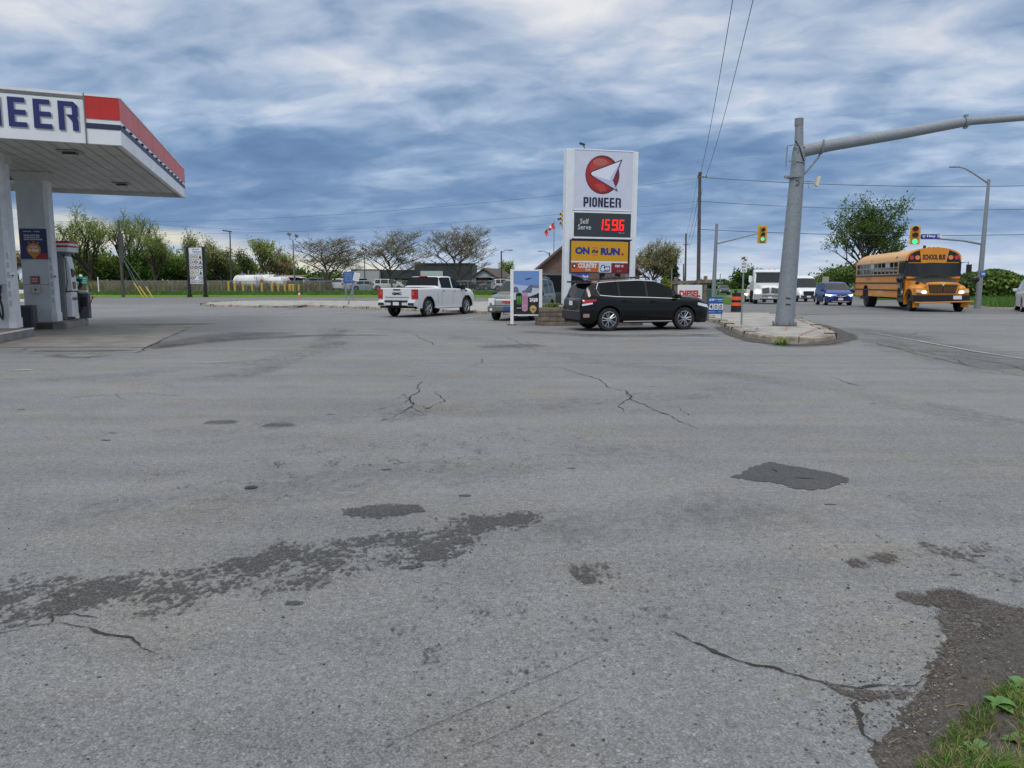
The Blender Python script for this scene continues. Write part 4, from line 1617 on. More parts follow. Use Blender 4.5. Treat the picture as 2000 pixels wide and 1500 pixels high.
class Car:
    """lofted body. x forward, stations carry roof line, belt line, width; faces are sorted into parts"""
    def __init__(s, root, L, W, top, belt, width, zb, axles, wr, arch, roofw=.78, zmid=.75, wheelw=.24, style='alloy',
                 paintm=None, low=None, tail=None):
        s.root, s.L, s.W, s.top, s.belt, s.width, s.zb = root, L, W, top, belt, width, zb
        s.axles, s.wr, s.arch, s.roofw, s.zmid = axles, wr, arch, roofw, zmid
        s.paint = paintm
        s.low = low or paintm
        s.H = max(z for _, z in top)
        for ax in axles:
            for sgn in (-1, 1):
                wheel(root, ax, sgn * (W / 2 - wheelw / 2 - .015), wr, wheelw, style)

    def ring(s, x):
        W = s.W / 2 * lin(x, s.width)
        zb = lin(x, s.zb)
        zt = lin(x, s.top)
        bl = min(lin(x, s.belt), zt - .02)
        za = zb
        for ax in s.axles:
            d = abs(x - ax)
            if d < s.arch:
                za = max(za, s.wr + math.sqrt(s.arch ** 2 - d * d))
        full = s.H - lin(0, s.belt)
        k = max(0.0, min(1.0, (zt - bl) / full))
        zr = bl + max(.012, (zt - bl) * (.90 if k > .3 else .6))
        wr = W * ((1 - k) * .93 + k * s.roofw)
        zl = max(zb + .16, za + .015)
        zm = max(s.zmid, zl + .03)
        zm = min(zm, bl - .05)
        zl = min(zl, zm - .01)
        return [(0, zb), (W - .32, zb), (W - .32, max(za - .02, zb)), (W * .985 if za == zb else W, za), (W, zl), (W * 1.0, zm), (W * .985, bl - .05),
                (W * .955, bl), (wr, zr), (wr * .86, zt - (.012 if k > .3 else .006)), (0, zt)]

    def side(s, x, z):
        r = s.ring(x)
        pts = r[3:9]
        for (ya, za), (yb, zb_) in zip(pts, pts[1:]):
            if za <= z <= zb_:
                return ya + (yb - ya) * (z - za) / max(1e-6, zb_ - za)
        return pts[-1][0] if z > pts[-1][1] else pts[0][0]

    def body(s, side_glass, ws, rw, name='body', roof_m=None, glass_m=None, topglass=None):
        """side_glass: list of (x0, x1); ws, rw: x ranges of windscreen and rear window"""
        keys = set()
        for l in (s.top, s.belt, s.width, s.zb):
            keys.update(k for k, _ in l)
        for a, b in list(side_glass) + [ws] + ([rw] if rw else []):
            keys.update((a, b))
        for ax in s.axles:
            for i in range(17):
                keys.add(ax + s.arch * math.cos(PI * i / 16) * .9999)
        keys.update(frange(-s.L / 2, s.L / 2, 36))
        xs_ = sorted(k for k in keys if -s.L / 2 <= k <= s.L / 2)
        xs_ = [x for i, x in enumerate(xs_) if i == 0 or x - xs_[i - 1] > 1e-4]
        rings = []
        for x in xs_:
            h = s.ring(x)
            rings.append([(x, -y, z) for y, z in h] + [(x, y, z) for y, z in reversed(h[1:-1])])
        n = len(rings[0])
        bd = MB()
        parts = {'windscreen': MB(), 'rear_window': MB()}
        sg_ = {}
        vs = [p for r in rings for p in r]
        bf, bm_ = [], []
        gl = glass_m or GLASS

        def put(nm, f):
            pts = [vs[i] for i in f]
            parts.setdefault(nm, MB()).add(pts, [tuple(range(len(pts)))], gl if nm != 'windscreen' else (topglass or gl))
        for i in range(len(rings) - 1):
            xm = (xs_[i] + xs_[i + 1]) / 2
            for j in range(n):
                f = (i * n + j, (i + 1) * n + j, (i + 1) * n + (j + 1) % n, i * n + (j + 1) % n)
                jj = j if j < 10 else n - 1 - j      # strip number from the bottom centre
                if jj == 7:
                    hit = [k for k, (a, b) in enumerate(side_glass) if a <= xm <= b]
                    if hit:
                        put('side_window_%d_%d' % (hit[0], j < 10), f)
                        continue
                if jj in (8, 9):
                    if ws[0] <= xm <= ws[1]:
                        put('windscreen', f)
                        continue
                    if rw and rw[0] <= xm <= rw[1]:
                        put('rear_window', f)
                        continue
                m = UNDER if jj <= 2 else (s.low if jj == 3 else s.paint)
                if roof_m and jj in (8, 9) and lin(xm, s.top) > s.H - .12:
                    m = roof_m
                k = bd._m(m)
                bf.append(f)
                bm_.append(k)
        last = (len(rings) - 1) * n
        bf.append(tuple(range(n)))
        bm_.append(bd._m(s.paint))
        bf.append(tuple(range(last + n - 1, last - 1, -1)))
        bm_.append(bd._m(s.paint))
        bd.v, bd.f, bd.mi, bd.d = vs, bf, bm_, [1.0] * len(vs)
        bd.build(name, s.root, smooth=28)
        for nm, mb in parts.items():
            if mb.f:
                mb.build('side_window' if nm.startswith('side') else nm, s.root)
        return s

    def seams(s, xs_, z0=.36, z1=None, handles=(), hz=None, hm=None):
        for sg_ in (-1, 1):
            for x in xs_:
                b = MB()
                zt = z1 or lin(x, s.belt)
                pts = [(x, sg_ * (s.side(x, z) + .003), z) for z in frange(z0, zt, 6)]
                b.grid([[(p[0] - .008, p[1], p[2]), (p[0] + .008, p[1], p[2])] for p in pts], SEAMB)
                b.build('door_seam', s.root)
        for x in handles:
            for sg_ in (-1, 1):
                z = hz or (lin(x, s.belt) - .12)
                h = MB()
                h.box((x, sg_ * (s.side(x, z) + .018), z), (.20, .03, .035), hm or s.paint)
                h.build('door_handle', s.root, bev=.008)

    def patch(s, name, x0, x1, za, zb_, m, off=.012, wrap=0.0, n=8, sides=(-1, 1), front=True):
        """lamp or trim following the side; za, zb_: (z at x0, z at x1) lower and upper; wrap: width carried round the end face"""
        for sg_ in sides:
            b = MB()
            rows = []
            for i in range(n + 1):
                t = i / n
                x = x0 + (x1 - x0) * t
                lo, hi = za[0] + (za[1] - za[0]) * t, zb_[0] + (zb_[1] - zb_[0]) * t
                rows.append([(x, sg_ * (s.side(x, lo + (hi - lo) * k / 3) + off), lo + (hi - lo) * k / 3) for k in range(4)])
            b.grid(rows, m)
            if wrap:
                e = rows[-1]
                xe = e[0][0] + (.015 if x1 > x0 else -.015)
                b.grid([e, [(xe, p[1], p[2]) for p in e], [(xe + (-.02 if x1 > x0 else .02), p[1] - sg_ * wrap, p[2]) for p in e]], m)
            b.build(name, s.root)

    def mirror(s, x, z, m, size=(.12, .2, .15)):
        for sg_ in (-1, 1):
            y = s.side(x, z)
            b = MB()
            b.box((x, sg_ * (y + .12), z + .06), size, m)
            b.box((x + .01, sg_ * (y + .03), z + .01), (.05, .1, .05), PLAST)
            b.build('mirror', s.root, bev=.03)


def box_part(name, root, c, sz, m, bev=.01, **k):
    b = MB()
    b.box(c, sz, m, **k)
    return b.build(name, root, bev=bev)


def plate(root, x, z, m, face=1, txt=None, w=.32, h=.16, y=0.0):
    b = MB()
    b.box((x, y, z), (.012, w, h), m)
    b.build('licence_plate', root)
    if txt:
        b = MB()
        M = Matrix.Translation((x + face * .012, y, z)) @ Matrix.Rotation(R(90) * face, 4, 'Z')
        b.text(txt, NAVY if m is not PLATEB else WT, -w * .4, -h * .28, w * .8, h * .5, 0, .02, M)
        b.build('plate_number', root)


def place(name, label, u, v, heading, group=None, z=None, y=None):
    """heading: bearing of the nose, degrees, 0 = away from the camera, clockwise"""
    p = PG(u, v)
    return thing(name, label, name.split('_')[-1] if name != 'sport_utility_vehicle' else 'suv', (p.x, p.y, p.z), R(90 - heading), group)


# ------------------------------------------------------------------ white pickup
def pickup(root):
    P = PWH
    top = [(-2.95, 1.02), (-2.90, 1.30), (-2.86, 1.36), (-.88, 1.37), (-.84, 1.42), (-.80, 1.50), (-.62, 1.88), (-.40, 1.91), (.55, 1.92), (.85, 1.86), (1.05, 1.76), (1.62, 1.42), (1.75, 1.38), (2.5, 1.30), (2.78, 1.20), (2.90, .98), (2.95, .75)]
    belt = [(-2.95, .98), (-2.86, 1.33), (-1.0, 1.34), (-.2, 1.34), (1.6, 1.30), (2.5, 1.22), (2.85, 1.0), (2.95, .72)]
    width = [(-2.95, .97), (-2.85, 1.0), (2.4, 1.0), (2.75, .95), (2.95, .80)]
    zb = [(-2.95, .55), (-2.8, .42), (2.7, .38), (2.95, .45)]
    c = Car(root, 5.9, 2.06, top, belt, width, zb, (-1.86, 1.92), .43, .52, roofw=.80, zmid=.98, style='fan', paintm=P)
    c.body([(-.60, .42), (.52, 1.42)], (.86, 1.62), (-.82, -.60))
    c.seams([-.98, -.62, .47, 1.45], z0=.50, handles=(-.45, .65), hm=CHROME)
    # tailgate and its furniture
    b = MB()
    b.b2((-2.975, -.78, .78), (-2.955, .78, 1.33), P)
    g_ = b.build('tailgate', root, bev=.02)
    b = MB()
    b.b2((-2.985, -.66, .92), (-2.974, .66, .94), SEAMB)
    b.b2((-2.985, -.20, 1.24), (-2.970, .20, 1.30), BLACKP)
    b.build('tailgate_handle', g_)
    b = MB()
    Mb = Matrix.Translation((-2.980, 0, 0)) @ Matrix.Rotation(R(-90), 4, 'Z')
    b.text('GMC', mat('badge_dark', (0.04, 0.04, 0.045), 0.3, .5), -.26, 1.03, .52, .13, -.004, .07, Mb)
    b.build('badge', g_)
    for sg_ in (-1, 1):
        b = MB()
        b.b2((-2.985, sg_ * .80, .86), (-2.80, sg_ * 1.045, 1.30), LAMPR)
        b.b2((-2.99, sg_ * .84, 1.02), (-2.975, sg_ * .93, 1.20), mat('lamp_bright', (0.6, 0.10, 0.08), 0.2))
        b.build('tail_lamp', root, bev=.02)
    b = MB()
    b.prism([(-3.06, .52), (-3.09, .62), (-3.05, .78), (-2.90, .80), (-2.90, .52)], -1.0, -.62, P, 'xz')
    b.prism([(-3.06, .52), (-3.09, .62), (-3.05, .78), (-2.90, .80), (-2.90, .52)], .62, 1.0, P, 'xz')
    b.b2((-3.05, -.62, .56), (-2.9, .62, .72), P)
    b.b2((-3.10, -.62, .72), (-2.9, .62, .79), BLACKP)
    b.b2((-3.095, -.98, .56), (-3.0, -.66, .68), PLAST)
    b.b2((-3.095, .66, .56), (-3.0, .98, .68), PLAST)
    b.b2((-3.07, -.30, .55), (-2.95, .30, .74), PLAST)
    b.build('rear_bumper', root, bev=.012)
    plate(root, -3.08, .64, PLATE, -1, None)
    box_part('high_brake_lamp', root, (-.64, 0, 1.90), (.06, .45, .05), LAMPR)
    c.mirror(1.38, 1.32, BLACKP, (.14, .24, .26))
    c.patch('head_lamp', 2.35, 2.80, (1.02, .95), (1.20, 1.12), LAMPW)
    c.patch('badge', 1.72, 1.95, (1.16, 1.16), (1.24, 1.24), BLACKP, off=.006)
    for sg_ in (-1, 1):
        b = MB()
        b.b2((-1.2, sg_ * 1.0, .36), (1.25, sg_ * 1.1, .42), CHROME)
        b.build('side_step', root, bev=.015)
        for ax in (-1.86, 1.92):
            b = MB()
            pts = [(ax + .535 * math.cos(a), sg_ * 1.035, .43 + .535 * math.sin(a)) for a in frange(.05, PI - .05, 15)]
            b.tube(pts, .03, PLAST, n=6)
            b.build('arch_trim', root)
    b = MB()
    b.b2((-2.86, -.86, 1.385), (-1.02, .86, 1.395), BLACKP)
    b.build('bed_cover', root)


t = place('pickup_truck', 'white crew cab pickup truck parked with its tailgate to the viewer, chrome wheels', 845, 612, 25)
t['category'] = 'pickup truck'
pk = PG(836, 617.5)
t.location = (pk.x - .02, pk.y + 1.35, 0)
pickup(t)


# ------------------------------------------------------------------ black crossover
def crossover(root):
    P = PBK
    top = [(-2.445, .75), (-2.43, 1.02), (-2.36, 1.10), (-2.12, 1.50), (-2.05, 1.58), (-2.20 + .05, 1.52), (-1.9, 1.615), (-1.2, 1.69), (-.3, 1.73), (.25, 1.705), (.55, 1.62), (1.25, 1.20), (1.34, 1.165), (1.85, 1.13), (2.2, 1.03), (2.38, .86), (2.445, .62)]
    top = sorted(top)
    belt = [(-2.445, .70), (-2.38, 1.02), (-2.1, 1.22), (-1.7, 1.18), (-1.2, 1.14), (0, 1.11), (1.25, 1.06), (1.9, 1.02), (2.3, .86), (2.445, .58)]
    width = [(-2.445, .80), (-2.38, .88), (-2.2, .95), (-1.9, 1.0), (1.6, 1.0), (2.0, .96), (2.3, .84), (2.445, .68)]
    zb = [(-2.445, .42), (-2.3, .27), (2.2, .24), (2.445, .36)]
    c = Car(root, 4.89, 1.93, top, belt, width, zb, (-1.45, 1.36), .385, .46, roofw=.72, zmid=.72, style='alloy', paintm=P, low=P)
    c.body([(-1.78, -1.10), (-1.04, -.10), (-.02, .92)], (.54, 1.26), (-2.37, -2.09), roof_m=mat('roof_sky_sheen', (0.16, 0.17, 0.19), 0.12, coat=1.0))  # black roof coloured grey: the sky's reflection is put into its base colour
    c.seams([-1.06, -.05, 1.18], z0=.34, handles=(-.88, .15), hm=P)
    # chrome line round the side glass
    for sg_ in (-1, 1):
        b = MB()
        for (zo) in (0,):
            pts = [(x, sg_ * (c.side(x, lin(x, belt)) + .008), lin(x, belt) - .005) for x in frange(-1.80, 1.15, 20)]
            b.tube(pts, .014, CHROME, n=5)
            up = []
            for x in frange(-1.80, 1.15, 20):
                r = c.ring(x)[8]
                up.append((x, sg_ * (r[0] + .008), r[1] + .008))
            b.tube(up[:14], .010, CHROME, n=5)
            b.tube([pts[0], ((pts[0][0] - .12), pts[0][1] - sg_ * .03, (pts[0][2] + up[0][2]) / 2), up[0]], .013, CHROME, n=5)
        b.build('window_trim', root)
        b = MB()
        pts = [(x, sg_ * .63, lin(x, top) + h_) for x, h_ in ((-1.75, .0), (-1.6, .055), (-.4, .06), (.25, .055), (.42, .0))]
        b.tube(pts, .018, BLACKP, n=6)
        b.build('roof_rail', root)
    for x in (-1.05, .1):
        b = MB()
        b.tube([(x, -.70, 1.73), (x, -.62, 1.79), (x, .62, 1.79), (x, .70, 1.73)], .022, BLACKP, n=6)
        b.build('crossbar', root)
    c.patch('tail_lamp', -1.92, -2.36, (1.0, .90), (1.06, 1.04), LAMPR, wrap=.16)
    c.patch('reverse_lamp', -2.05, -2.37, (.90, .84), (.95, .90), LAMPW, off=.010, wrap=.12)
    c.patch('head_lamp', 1.85, 2.34, (.84, .74), (.93, .84), LAMPW, wrap=.15)
    c.patch('reflector', -2.16, -2.34, (.46, .46), (.58, .58), mat('reflector_rim', (0.35, .2, .2), .3), wrap=.05)
    b = MB()
    b.b2((-2.36, -.66, 1.60), (-1.98, .66, 1.655), P)
    b.b2((-2.38, -.30, 1.59), (-2.2, .30, 1.61), PLAST)
    b.build('spoiler', root, bev=.02)
    b = MB()
    b.b2((-2.47, -.80, .38), (-2.36, .80, .66), PLAST)
    b.b2((-2.475, -.75, .655), (-2.37, .75, .675), mat('dull_chrome', (.3, .3, .3), .3, .8))
    b.build('rear_bumper', root, bev=.02)
    plate(root, -2.455, .92, PLATE, -1, None, w=.30, h=.15)
    c.mirror(1.02, 1.08, P, (.16, .2, .14))
    for sg_ in (-1, 1):
        b = MB()
        b.tube([(x, sg_ * (c.side(x, .33) + .01), .31) for x in frange(-.95, .85, 8)], .022, mat('dull_chrome', (.3, .3, .3), .3, .8), n=6)
        b.build('sill_trim', root)


bp_ = PG(1195, 646.5)
hd = R(90 - 78)
t = place('sport_utility_vehicle', 'black crossover parked side on in front of the pylon sign with silver spoke wheels', 1270, 640, 78)
M_ = Matrix.Rotation(R(17), 3, 'Z')
o_ = M_ @ Vector((-1.45, -.85, 0))
t.location = (bp_.x - o_.x - .13, bp_.y - o_.y, 0)
t.rotation_euler.z = R(17)
crossover(t)


# ------------------------------------------------------------------ pewter SUV
def old_suv(root, P=PPW):
    top = [(-2.43, 1.0), (-2.36, 1.30), (-2.20, 1.62), (-2.1, 1.74), (-1.2, 1.80), (0, 1.80), (.45, 1.74), (.6, 1.68), (1.15, 1.22), (1.25, 1.18), (2.0, 1.10), (2.28, 1.02), (2.38, .85), (2.43, .60)]
    belt = [(-2.43, .95), (-2.25, 1.12), (0, 1.10), (1.1, 1.07), (2.0, .98), (2.35, .82), (2.43, .55)]
    width = [(-2.43, .88), (-2.25, .97), (-1.9, 1.0), (1.8, 1.0), (2.2, .94), (2.43, .82)]
    zb = [(-2.43, .5), (-2.2, .36), (2.2, .34), (2.43, .42)]
    c = Car(root, 4.86, 1.90, top, belt, width, zb, (-1.40, 1.48), .38, .46, roofw=.80, zmid=.80, paintm=P, style='alloy', low=P)
    c.body([(-2.05, -1.22), (-1.12, -.28), (-.20, .78)], (.60, 1.16), (-2.36, -2.14), topglass=GLASSL)
    c.seams([-1.16, -.24, .92], z0=.42, handles=(-.98, -.05), hm=BLACKP)
    c.patch('side_moulding', -1.0, 1.0, (.62, .62), (.69, .69), PSI, off=.01)
    # face
    b = MB()
    b.b2((2.36, -.56, .64), (2.46, .56, .90), CHROME)
    b.build('grille', root, bev=.03)
    b = MB()
    M = Matrix.Translation((2.47, 0, 0)) @ Matrix.Rotation(R(90), 4, 'Z')
    b.text('GMC', REDP, -.26, .71, .52, .13, 0, .08, M)
    b.build('badge', root)
    for sg_ in (-1, 1):
        b = MB()
        b.prism([(2.30, sg_ * .90), (2.46, sg_ * .60), (2.46, sg_ * .58), (2.20, sg_ * .58), (2.10, sg_ * .93)], .66, .94, LAMPW, 'xy')
        b.build('head_lamp', root, bev=.02)
    b = MB()
    b.prism([(2.15, -.95), (2.42, -.90), (2.52, -.5), (2.52, .5), (2.42, .90), (2.15, .95)], .36, .62, P, 'xy')
    b.b2((2.40, -.55, .38), (2.53, .55, .45), PLAST)
    b.build('front_bumper', root, bev=.03)
    plate(root, 2.535, .52, PLATEB, 1, None)
    for sg_ in (-1, 1):
        b = MB()
        b.cyl((2.46, sg_ * .72, .48), (2.505, sg_ * .72, .48), .06, LAMPW)
        b.build('fog_lamp', root)
        b = MB()
        b.tube([(x, sg_ * .66, lin(x, top) + .05) for x in frange(-2.0, .3, 6)], .018, PSI, n=6)
        b.build('roof_rail', root)
    c.mirror(.86, 1.06, BLACKP, (.13, .22, .17))
    c.patch('tail_lamp', -2.25, -2.41, (.85, .85), (1.15, 1.15), LAMPR, wrap=.1)


fw = PG(968, 624.5)
hdg = 180 + 17
t = thing('sport_utility_vehicle', 'pewter green suv parked facing the viewer behind the drink poster stand', 'suv', (0, 0, 0), R(90 - hdg))
# keep the front wheel on the passenger side where the photo has it
Mv = Matrix.Rotation(R(90 - hdg), 3, 'Z')
off = Mv @ Vector((1.48, -.85, 0))
t.location = (fw.x - off.x, fw.y - off.y, 0)
old_suv(t)


# ------------------------------------------------------------------ dark minivan behind the sign post
def van_car(root, P, Lh=2.5, W=1.95, H=1.9, lamps=LAMPW, style='alloy', wr=.36, low=None):
    top = [(-Lh, .8), (-Lh + .05, 1.2), (-Lh + .25, H - .12), (-Lh + .4, H - .04), (-1, H), (.4, H - .02), (.9, H - .14), (1.65, 1.22), (1.8, 1.15), (Lh - .25, .98), (Lh - .08, .82), (Lh, .6)]
    belt = [(-Lh, .75), (-Lh + .1, 1.08), (0, 1.06), (1.6, 1.0), (Lh - .2, .86), (Lh, .56)]
    width = [(-Lh, .88), (-Lh + .2, .98), (1.6, 1.0), (Lh - .3, .9), (Lh, .72)]
    zb = [(-Lh, .4), (-Lh + .2, .26), (Lh - .2, .25), (Lh, .34)]
    c = Car(root, 2 * Lh, W, top, belt, width, zb, (-1.5, 1.55), wr, wr + .08, roofw=.80, zmid=.72, paintm=P, style=style, low=low or P)
    c.body([(-Lh + .35, -1.15), (-1.05, -.05), (.05, 1.15)], (.92, 1.66), (-Lh + .06, -Lh + .27), topglass=GLASSL)
    c.seams([-1.1, 0, 1.25], z0=.34, handles=(-.8, .2))
    c.patch('head_lamp', Lh - .55, Lh - .08, (.70, .66), (.86, .80), lamps, wrap=.12)
    c.patch('tail_lamp', -Lh + .2, -Lh + .02, (.85, .85), (1.15, 1.15), LAMPR, wrap=.08)
    c.mirror(1.28, 1.05, P)
    b = MB()
    b.b2((Lh - .06, -.5, .42), (Lh + .02, .5, .62), PLAST)
    b.build('grille', root, bev=.02)
    plate(root, Lh + .03, .50, PLATE)
    return c


p = PG(1100, 606)
t = thing('passenger_van', 'tall dark teal van mostly hidden behind the pylon post and the black crossover', 'van', (p.x - .15, p.y - 1.2, 0), R(8))
van_car(t, PDK, 2.55, 2.0, 2.12)


# ------------------------------------------------------------------ blue crossover
def blue_car(root):
    P = PBL2
    top = [(-2.14, .7), (-2.1, 1.05), (-1.85, 1.50), (-1.5, 1.58), (-.5, 1.65), (.2, 1.63), (.5, 1.55), (1.25, 1.08), (1.35, 1.04), (1.85, .92), (2.05, .78), (2.14, .55)]
    belt = [(-2.14, .66), (-1.9, 1.08), (0, 1.0), (1.2, .96), (1.8, .84), (2.14, .50)]
    width = [(-2.14, .85), (-1.9, .97), (1.3, 1.0), (1.75, .95), (2.05, .80), (2.14, .66)]
    zb = [(-2.14, .42), (-1.95, .25), (1.9, .22), (2.14, .32)]
    c = Car(root, 4.28, 1.82, top, belt, width, zb, (-1.28, 1.27), .345, .42, roofw=.76, zmid=.66, paintm=P, low=TRIM, style='alloy')
    c.body([(-1.7, -.98), (-.9, -.06), (.02, .9)], (.48, 1.27), (-2.08, -1.84), topglass=GLASSL)
    c.seams([-.94, -.02, 1.0], z0=.34, handles=(-.75, .15))
    c.patch('head_lamp', 1.62, 2.06, (.72, .66), (.82, .76), LAMPON, wrap=.2)
    c.mirror(.98, 1.0, P)
    b = MB()
    b.prism([(-.46, .70), (-.40, .58), (0, .52), (.40, .58), (.46, .70)], 2.07, 2.165, BLACKP, 'yz')
    b.build('grille', root, bev=.01)
    b = MB()
    b.tube([(2.175, -.46, .70), (2.18, 0, .62), (2.175, .46, .70)], .02, CHROME)
    b.sph((2.18, 0, .63), (.02, .08, .07), CHROME)
    b.build('badge', root)
    b = MB()
    b.prism([(-.62, .34), (-.5, .26), (.5, .26), (.62, .34)], 2.05, 2.17, PSI, 'yz')
    b.b2((2.05, -.7, .36), (2.16, .7, .44), PLAST)
    b.build('front_bumper', root)
    plate(root, 2.18, .47, PLATE)


p = PG(1636, 597)
t = thing('crossover_car', 'small bright blue crossover with lit headlamps waiting left of the school bus', 'car', (p.x + .5, p.y + 2.0, gz(p.x, p.y + 2)), R(90 - (180 + 10)))
blue_car(t)


# ------------------------------------------------------------------ white delivery van
def panel_van(root):
    P = PWH
    top = [(-2.95, 1.0), (-2.93, 2.35), (-2.8, 2.50), (.6, 2.52), (1.05, 2.42), (1.25, 2.28), (2.05, 1.38), (2.15, 1.32), (2.72, 1.05), (2.88, .88), (2.95, .65)]
    belt = [(-2.95, .95), (-2.9, 1.34), (1.2, 1.34), (2.0, 1.24), (2.6, .98), (2.95, .60)]
    width = [(-2.95, .97), (-2.8, 1.0), (1.6, 1.0), (2.3, .95), (2.7, .88), (2.95, .78)]
    zb = [(-2.95, .4), (2.75, .34), (2.95, .40)]
    c = Car(root, 5.9, 2.06, top, belt, width, zb, (-1.75, 1.95), .37, .45, roofw=.86, zmid=.78, paintm=P, low=P, style='steel')
    c.body([(1.02, 1.72)], (1.26, 2.06), None, topglass=GLASSL)
    c.seams([.88, 1.75, -.6], z0=.4, z1=2.2)
    c.patch('head_lamp', 2.42, 2.86, (.94, .84), (1.12, 1.02), LAMPW, wrap=.22)
    b = MB()
    b.prism([(-.44, 1.06), (-.50, .92), (-.42, .66), (.42, .66), (.50, .92), (.44, 1.06)], 2.86, 2.975, BLACKP, 'yz')
    b.build('grille', root, bev=.015)
    for sg_ in (-1, 1):
        b = MB()
        b.sph((2.90, sg_ * .74, .98), (.04, .11, .08), LAMPON)
        b.build('head_lamp_bulb', root)
    b = MB()
    b.prism([(2.5, -1.0), (2.85, -.94), (2.99, -.6), (2.99, .6), (2.85, .94), (2.5, 1.0)], .34, .66, TRIM, 'xy')
    b.build('front_bumper', root, bev=.03)
    plate(root, 3.0, .55, PLATE, w=.36)
    for sg_ in (-1, 1):
        b = MB()
        b.box((1.66, sg_ * 1.16, 1.42), (.16, .22, .36), PLAST)
        b.box((1.70, sg_ * 1.04, 1.30), (.08, .14, .06), PLAST)
        b.build('mirror', root, bev=.03)
    b = MB()
    b.tube([(2.2, -.6, 1.38), (2.05, .05, 1.52)], .012, PLAST)
    b.tube([(2.2, .1, 1.38), (2.05, .7, 1.52)], .012, PLAST)
    b.build('wiper', root)


p = PG(1580, 590)
yv = p.y + 1
t = thing('delivery_van', 'white high roof delivery van between the steel mast and the blue crossover', 'van', (PG(1583, 590).x, yv + 1.5, gz(p.x, yv + 1.5)), R(90 - (180 + 7)))
panel_van(t)
t.scale = (1, 1, 1)


# ------------------------------------------------------------------ white highway truck
def big_truck(root):
    P = PWH
    # cab, hood, bumper; box body behind
    b = MB()
    sec = [(-.9, 2.62, 1.12), (-.7, 2.72, 1.14), (.3, 2.72, 1.14), (.55, 2.60, 1.12)]
    b.prism([(-1.0, 1.0), (.95, 1.0), (.95, 1.62), (.62, 2.52), (.45, 2.66), (-.9, 2.70), (-1.0, 2.6)], -1.13, 1.13, P, 'xz')
    b.build('cab', root, bev=.07, seg=3)
    b = MB()
    b.add([(.965, -1.0, 1.66), (.965, 1.0, 1.66), (.705, .95, 2.36), (.705, -.95, 2.36)], [(0, 1, 2, 3)], GLASSL)
    b.build('windscreen', root)
    b = MB()
    b.prism([(.69, 2.40), (.80, 2.42), (.68, 2.47), (.60, 2.47)], -1.02, 1.02, PLAST, 'xz')
    b.build('sun_visor', root)
    for k in (-.4, 0, .4):
        b = MB()
        b.box((.40, k, 2.70), (.1, .14, .05), LAMPA)
        b.build('marker_lamp', root, bev=.01)
    # hood
    hd_ = MB()
    rows = []
    for x, wz, zt_, zl in [(.95, .98, 1.60, 1.2), (1.4, .86, 1.56, 1.15), (1.9, .74, 1.46, 1.05), (2.2, .66, 1.36, 1.0), (2.32, .60, 1.25, .95)]:
        rows.append([(x, -wz - .05, .8), (x, -wz, zl), (x, -wz * .9, zt_ - .08), (x, -wz * .6, zt_), (x, wz * .6, zt_), (x, wz * .9, zt_ - .08), (x, wz, zl), (x, wz + .05, .8)])
    hd_.grid(rows, P)
    hd_.poly([p_ for p_ in rows[-1]], P)
    hd_.build('hood', root, smooth=35)
    for sg_ in (-1, 1):
        b = MB()
        rows = []
        for a in frange(R(-8), R(188), 12):
            x, z = 1.45 + .66 * math.cos(a), .52 + .64 * math.sin(a)
            rows.append([(x, sg_ * .62, z + .05), (x, sg_ * .95, z + .06), (x, sg_ * 1.17, z - .02), (x, sg_ * 1.20, z - .12)])
        b.grid(rows, P)
        b.build('fender', root, smooth=60)
        b = MB()
        b.sph((2.05, sg_ * .92, .98), (.14, .17, .12), LAMPON)
        b.build('head_lamp', root, smooth=60)
        b = MB()
        b.box((.85, sg_ * 1.42, 1.95), (.1, .2, .5), WHITE)
        b.tube([(.8, sg_ * 1.13, 1.7), (.85, sg_ * 1.4, 1.75), (.85, sg_ * 1.4, 2.15), (.8, sg_ * 1.13, 2.2)], .02, PLAST)
        b.build('mirror', root)
    for k in (-1, 1):
        b = MB()
        b.prism([(k * .05, .88), (k * .55, .84), (k * .60, 1.22), (k * .1, 1.30)], 2.31, 2.36, mat('grille_black', (0.03, 0.03, 0.035), 0.4), 'yz')
        for j in range(7):
            z = .90 + j * .055
            b.b2((2.355, k * .08, z), (2.37, k * .56, z + .012), CHROME)
        b.build('grille', root)
    b = MB()
    b.prism([(1.9, -1.2), (2.25, -1.12), (2.48, -.7), (2.48, .7), (2.25, 1.12), (1.9, 1.2)], .36, .80, mat('bumper_grey_white', (0.38, 0.38, 0.37), 0.4), 'xy')
    b.b2((2.40, -.6, .62), (2.50, .6, .70), PLAST)
    b.b2((2.40, -.75, .36), (2.49, .75, .46), PLAST)
    b.build('front_bumper', root, bev=.03)
    plate(root, 2.51, .54, PLATE)
    for sg_ in (-1, 1):
        wheel(root, 1.45, sg_ * 1.0, .52, .28, 'truck')
        wheel(root, -3.2, sg_ * .95, .52, .45, 'truck')
    b = MB()
    b.b2((-5.4, -.45, .7), (1.9, .45, .95), UNDER)
    b.build('chassis', root)
    b = MB()
    b.b2((-5.4, -1.1, 1.05), (-1.2, 1.0, 2.2), PWH)
    b.build('load_body', root, bev=.02)


p = PG(1512, 594)
t = thing('highway_truck', 'large white long nosed truck partly hidden behind the galvanised mast', 'truck', (p.x, p.y + 1.6, gz(p.x, p.y + 1.6)), R(90 - (180 + 14)))
big_truck(t)

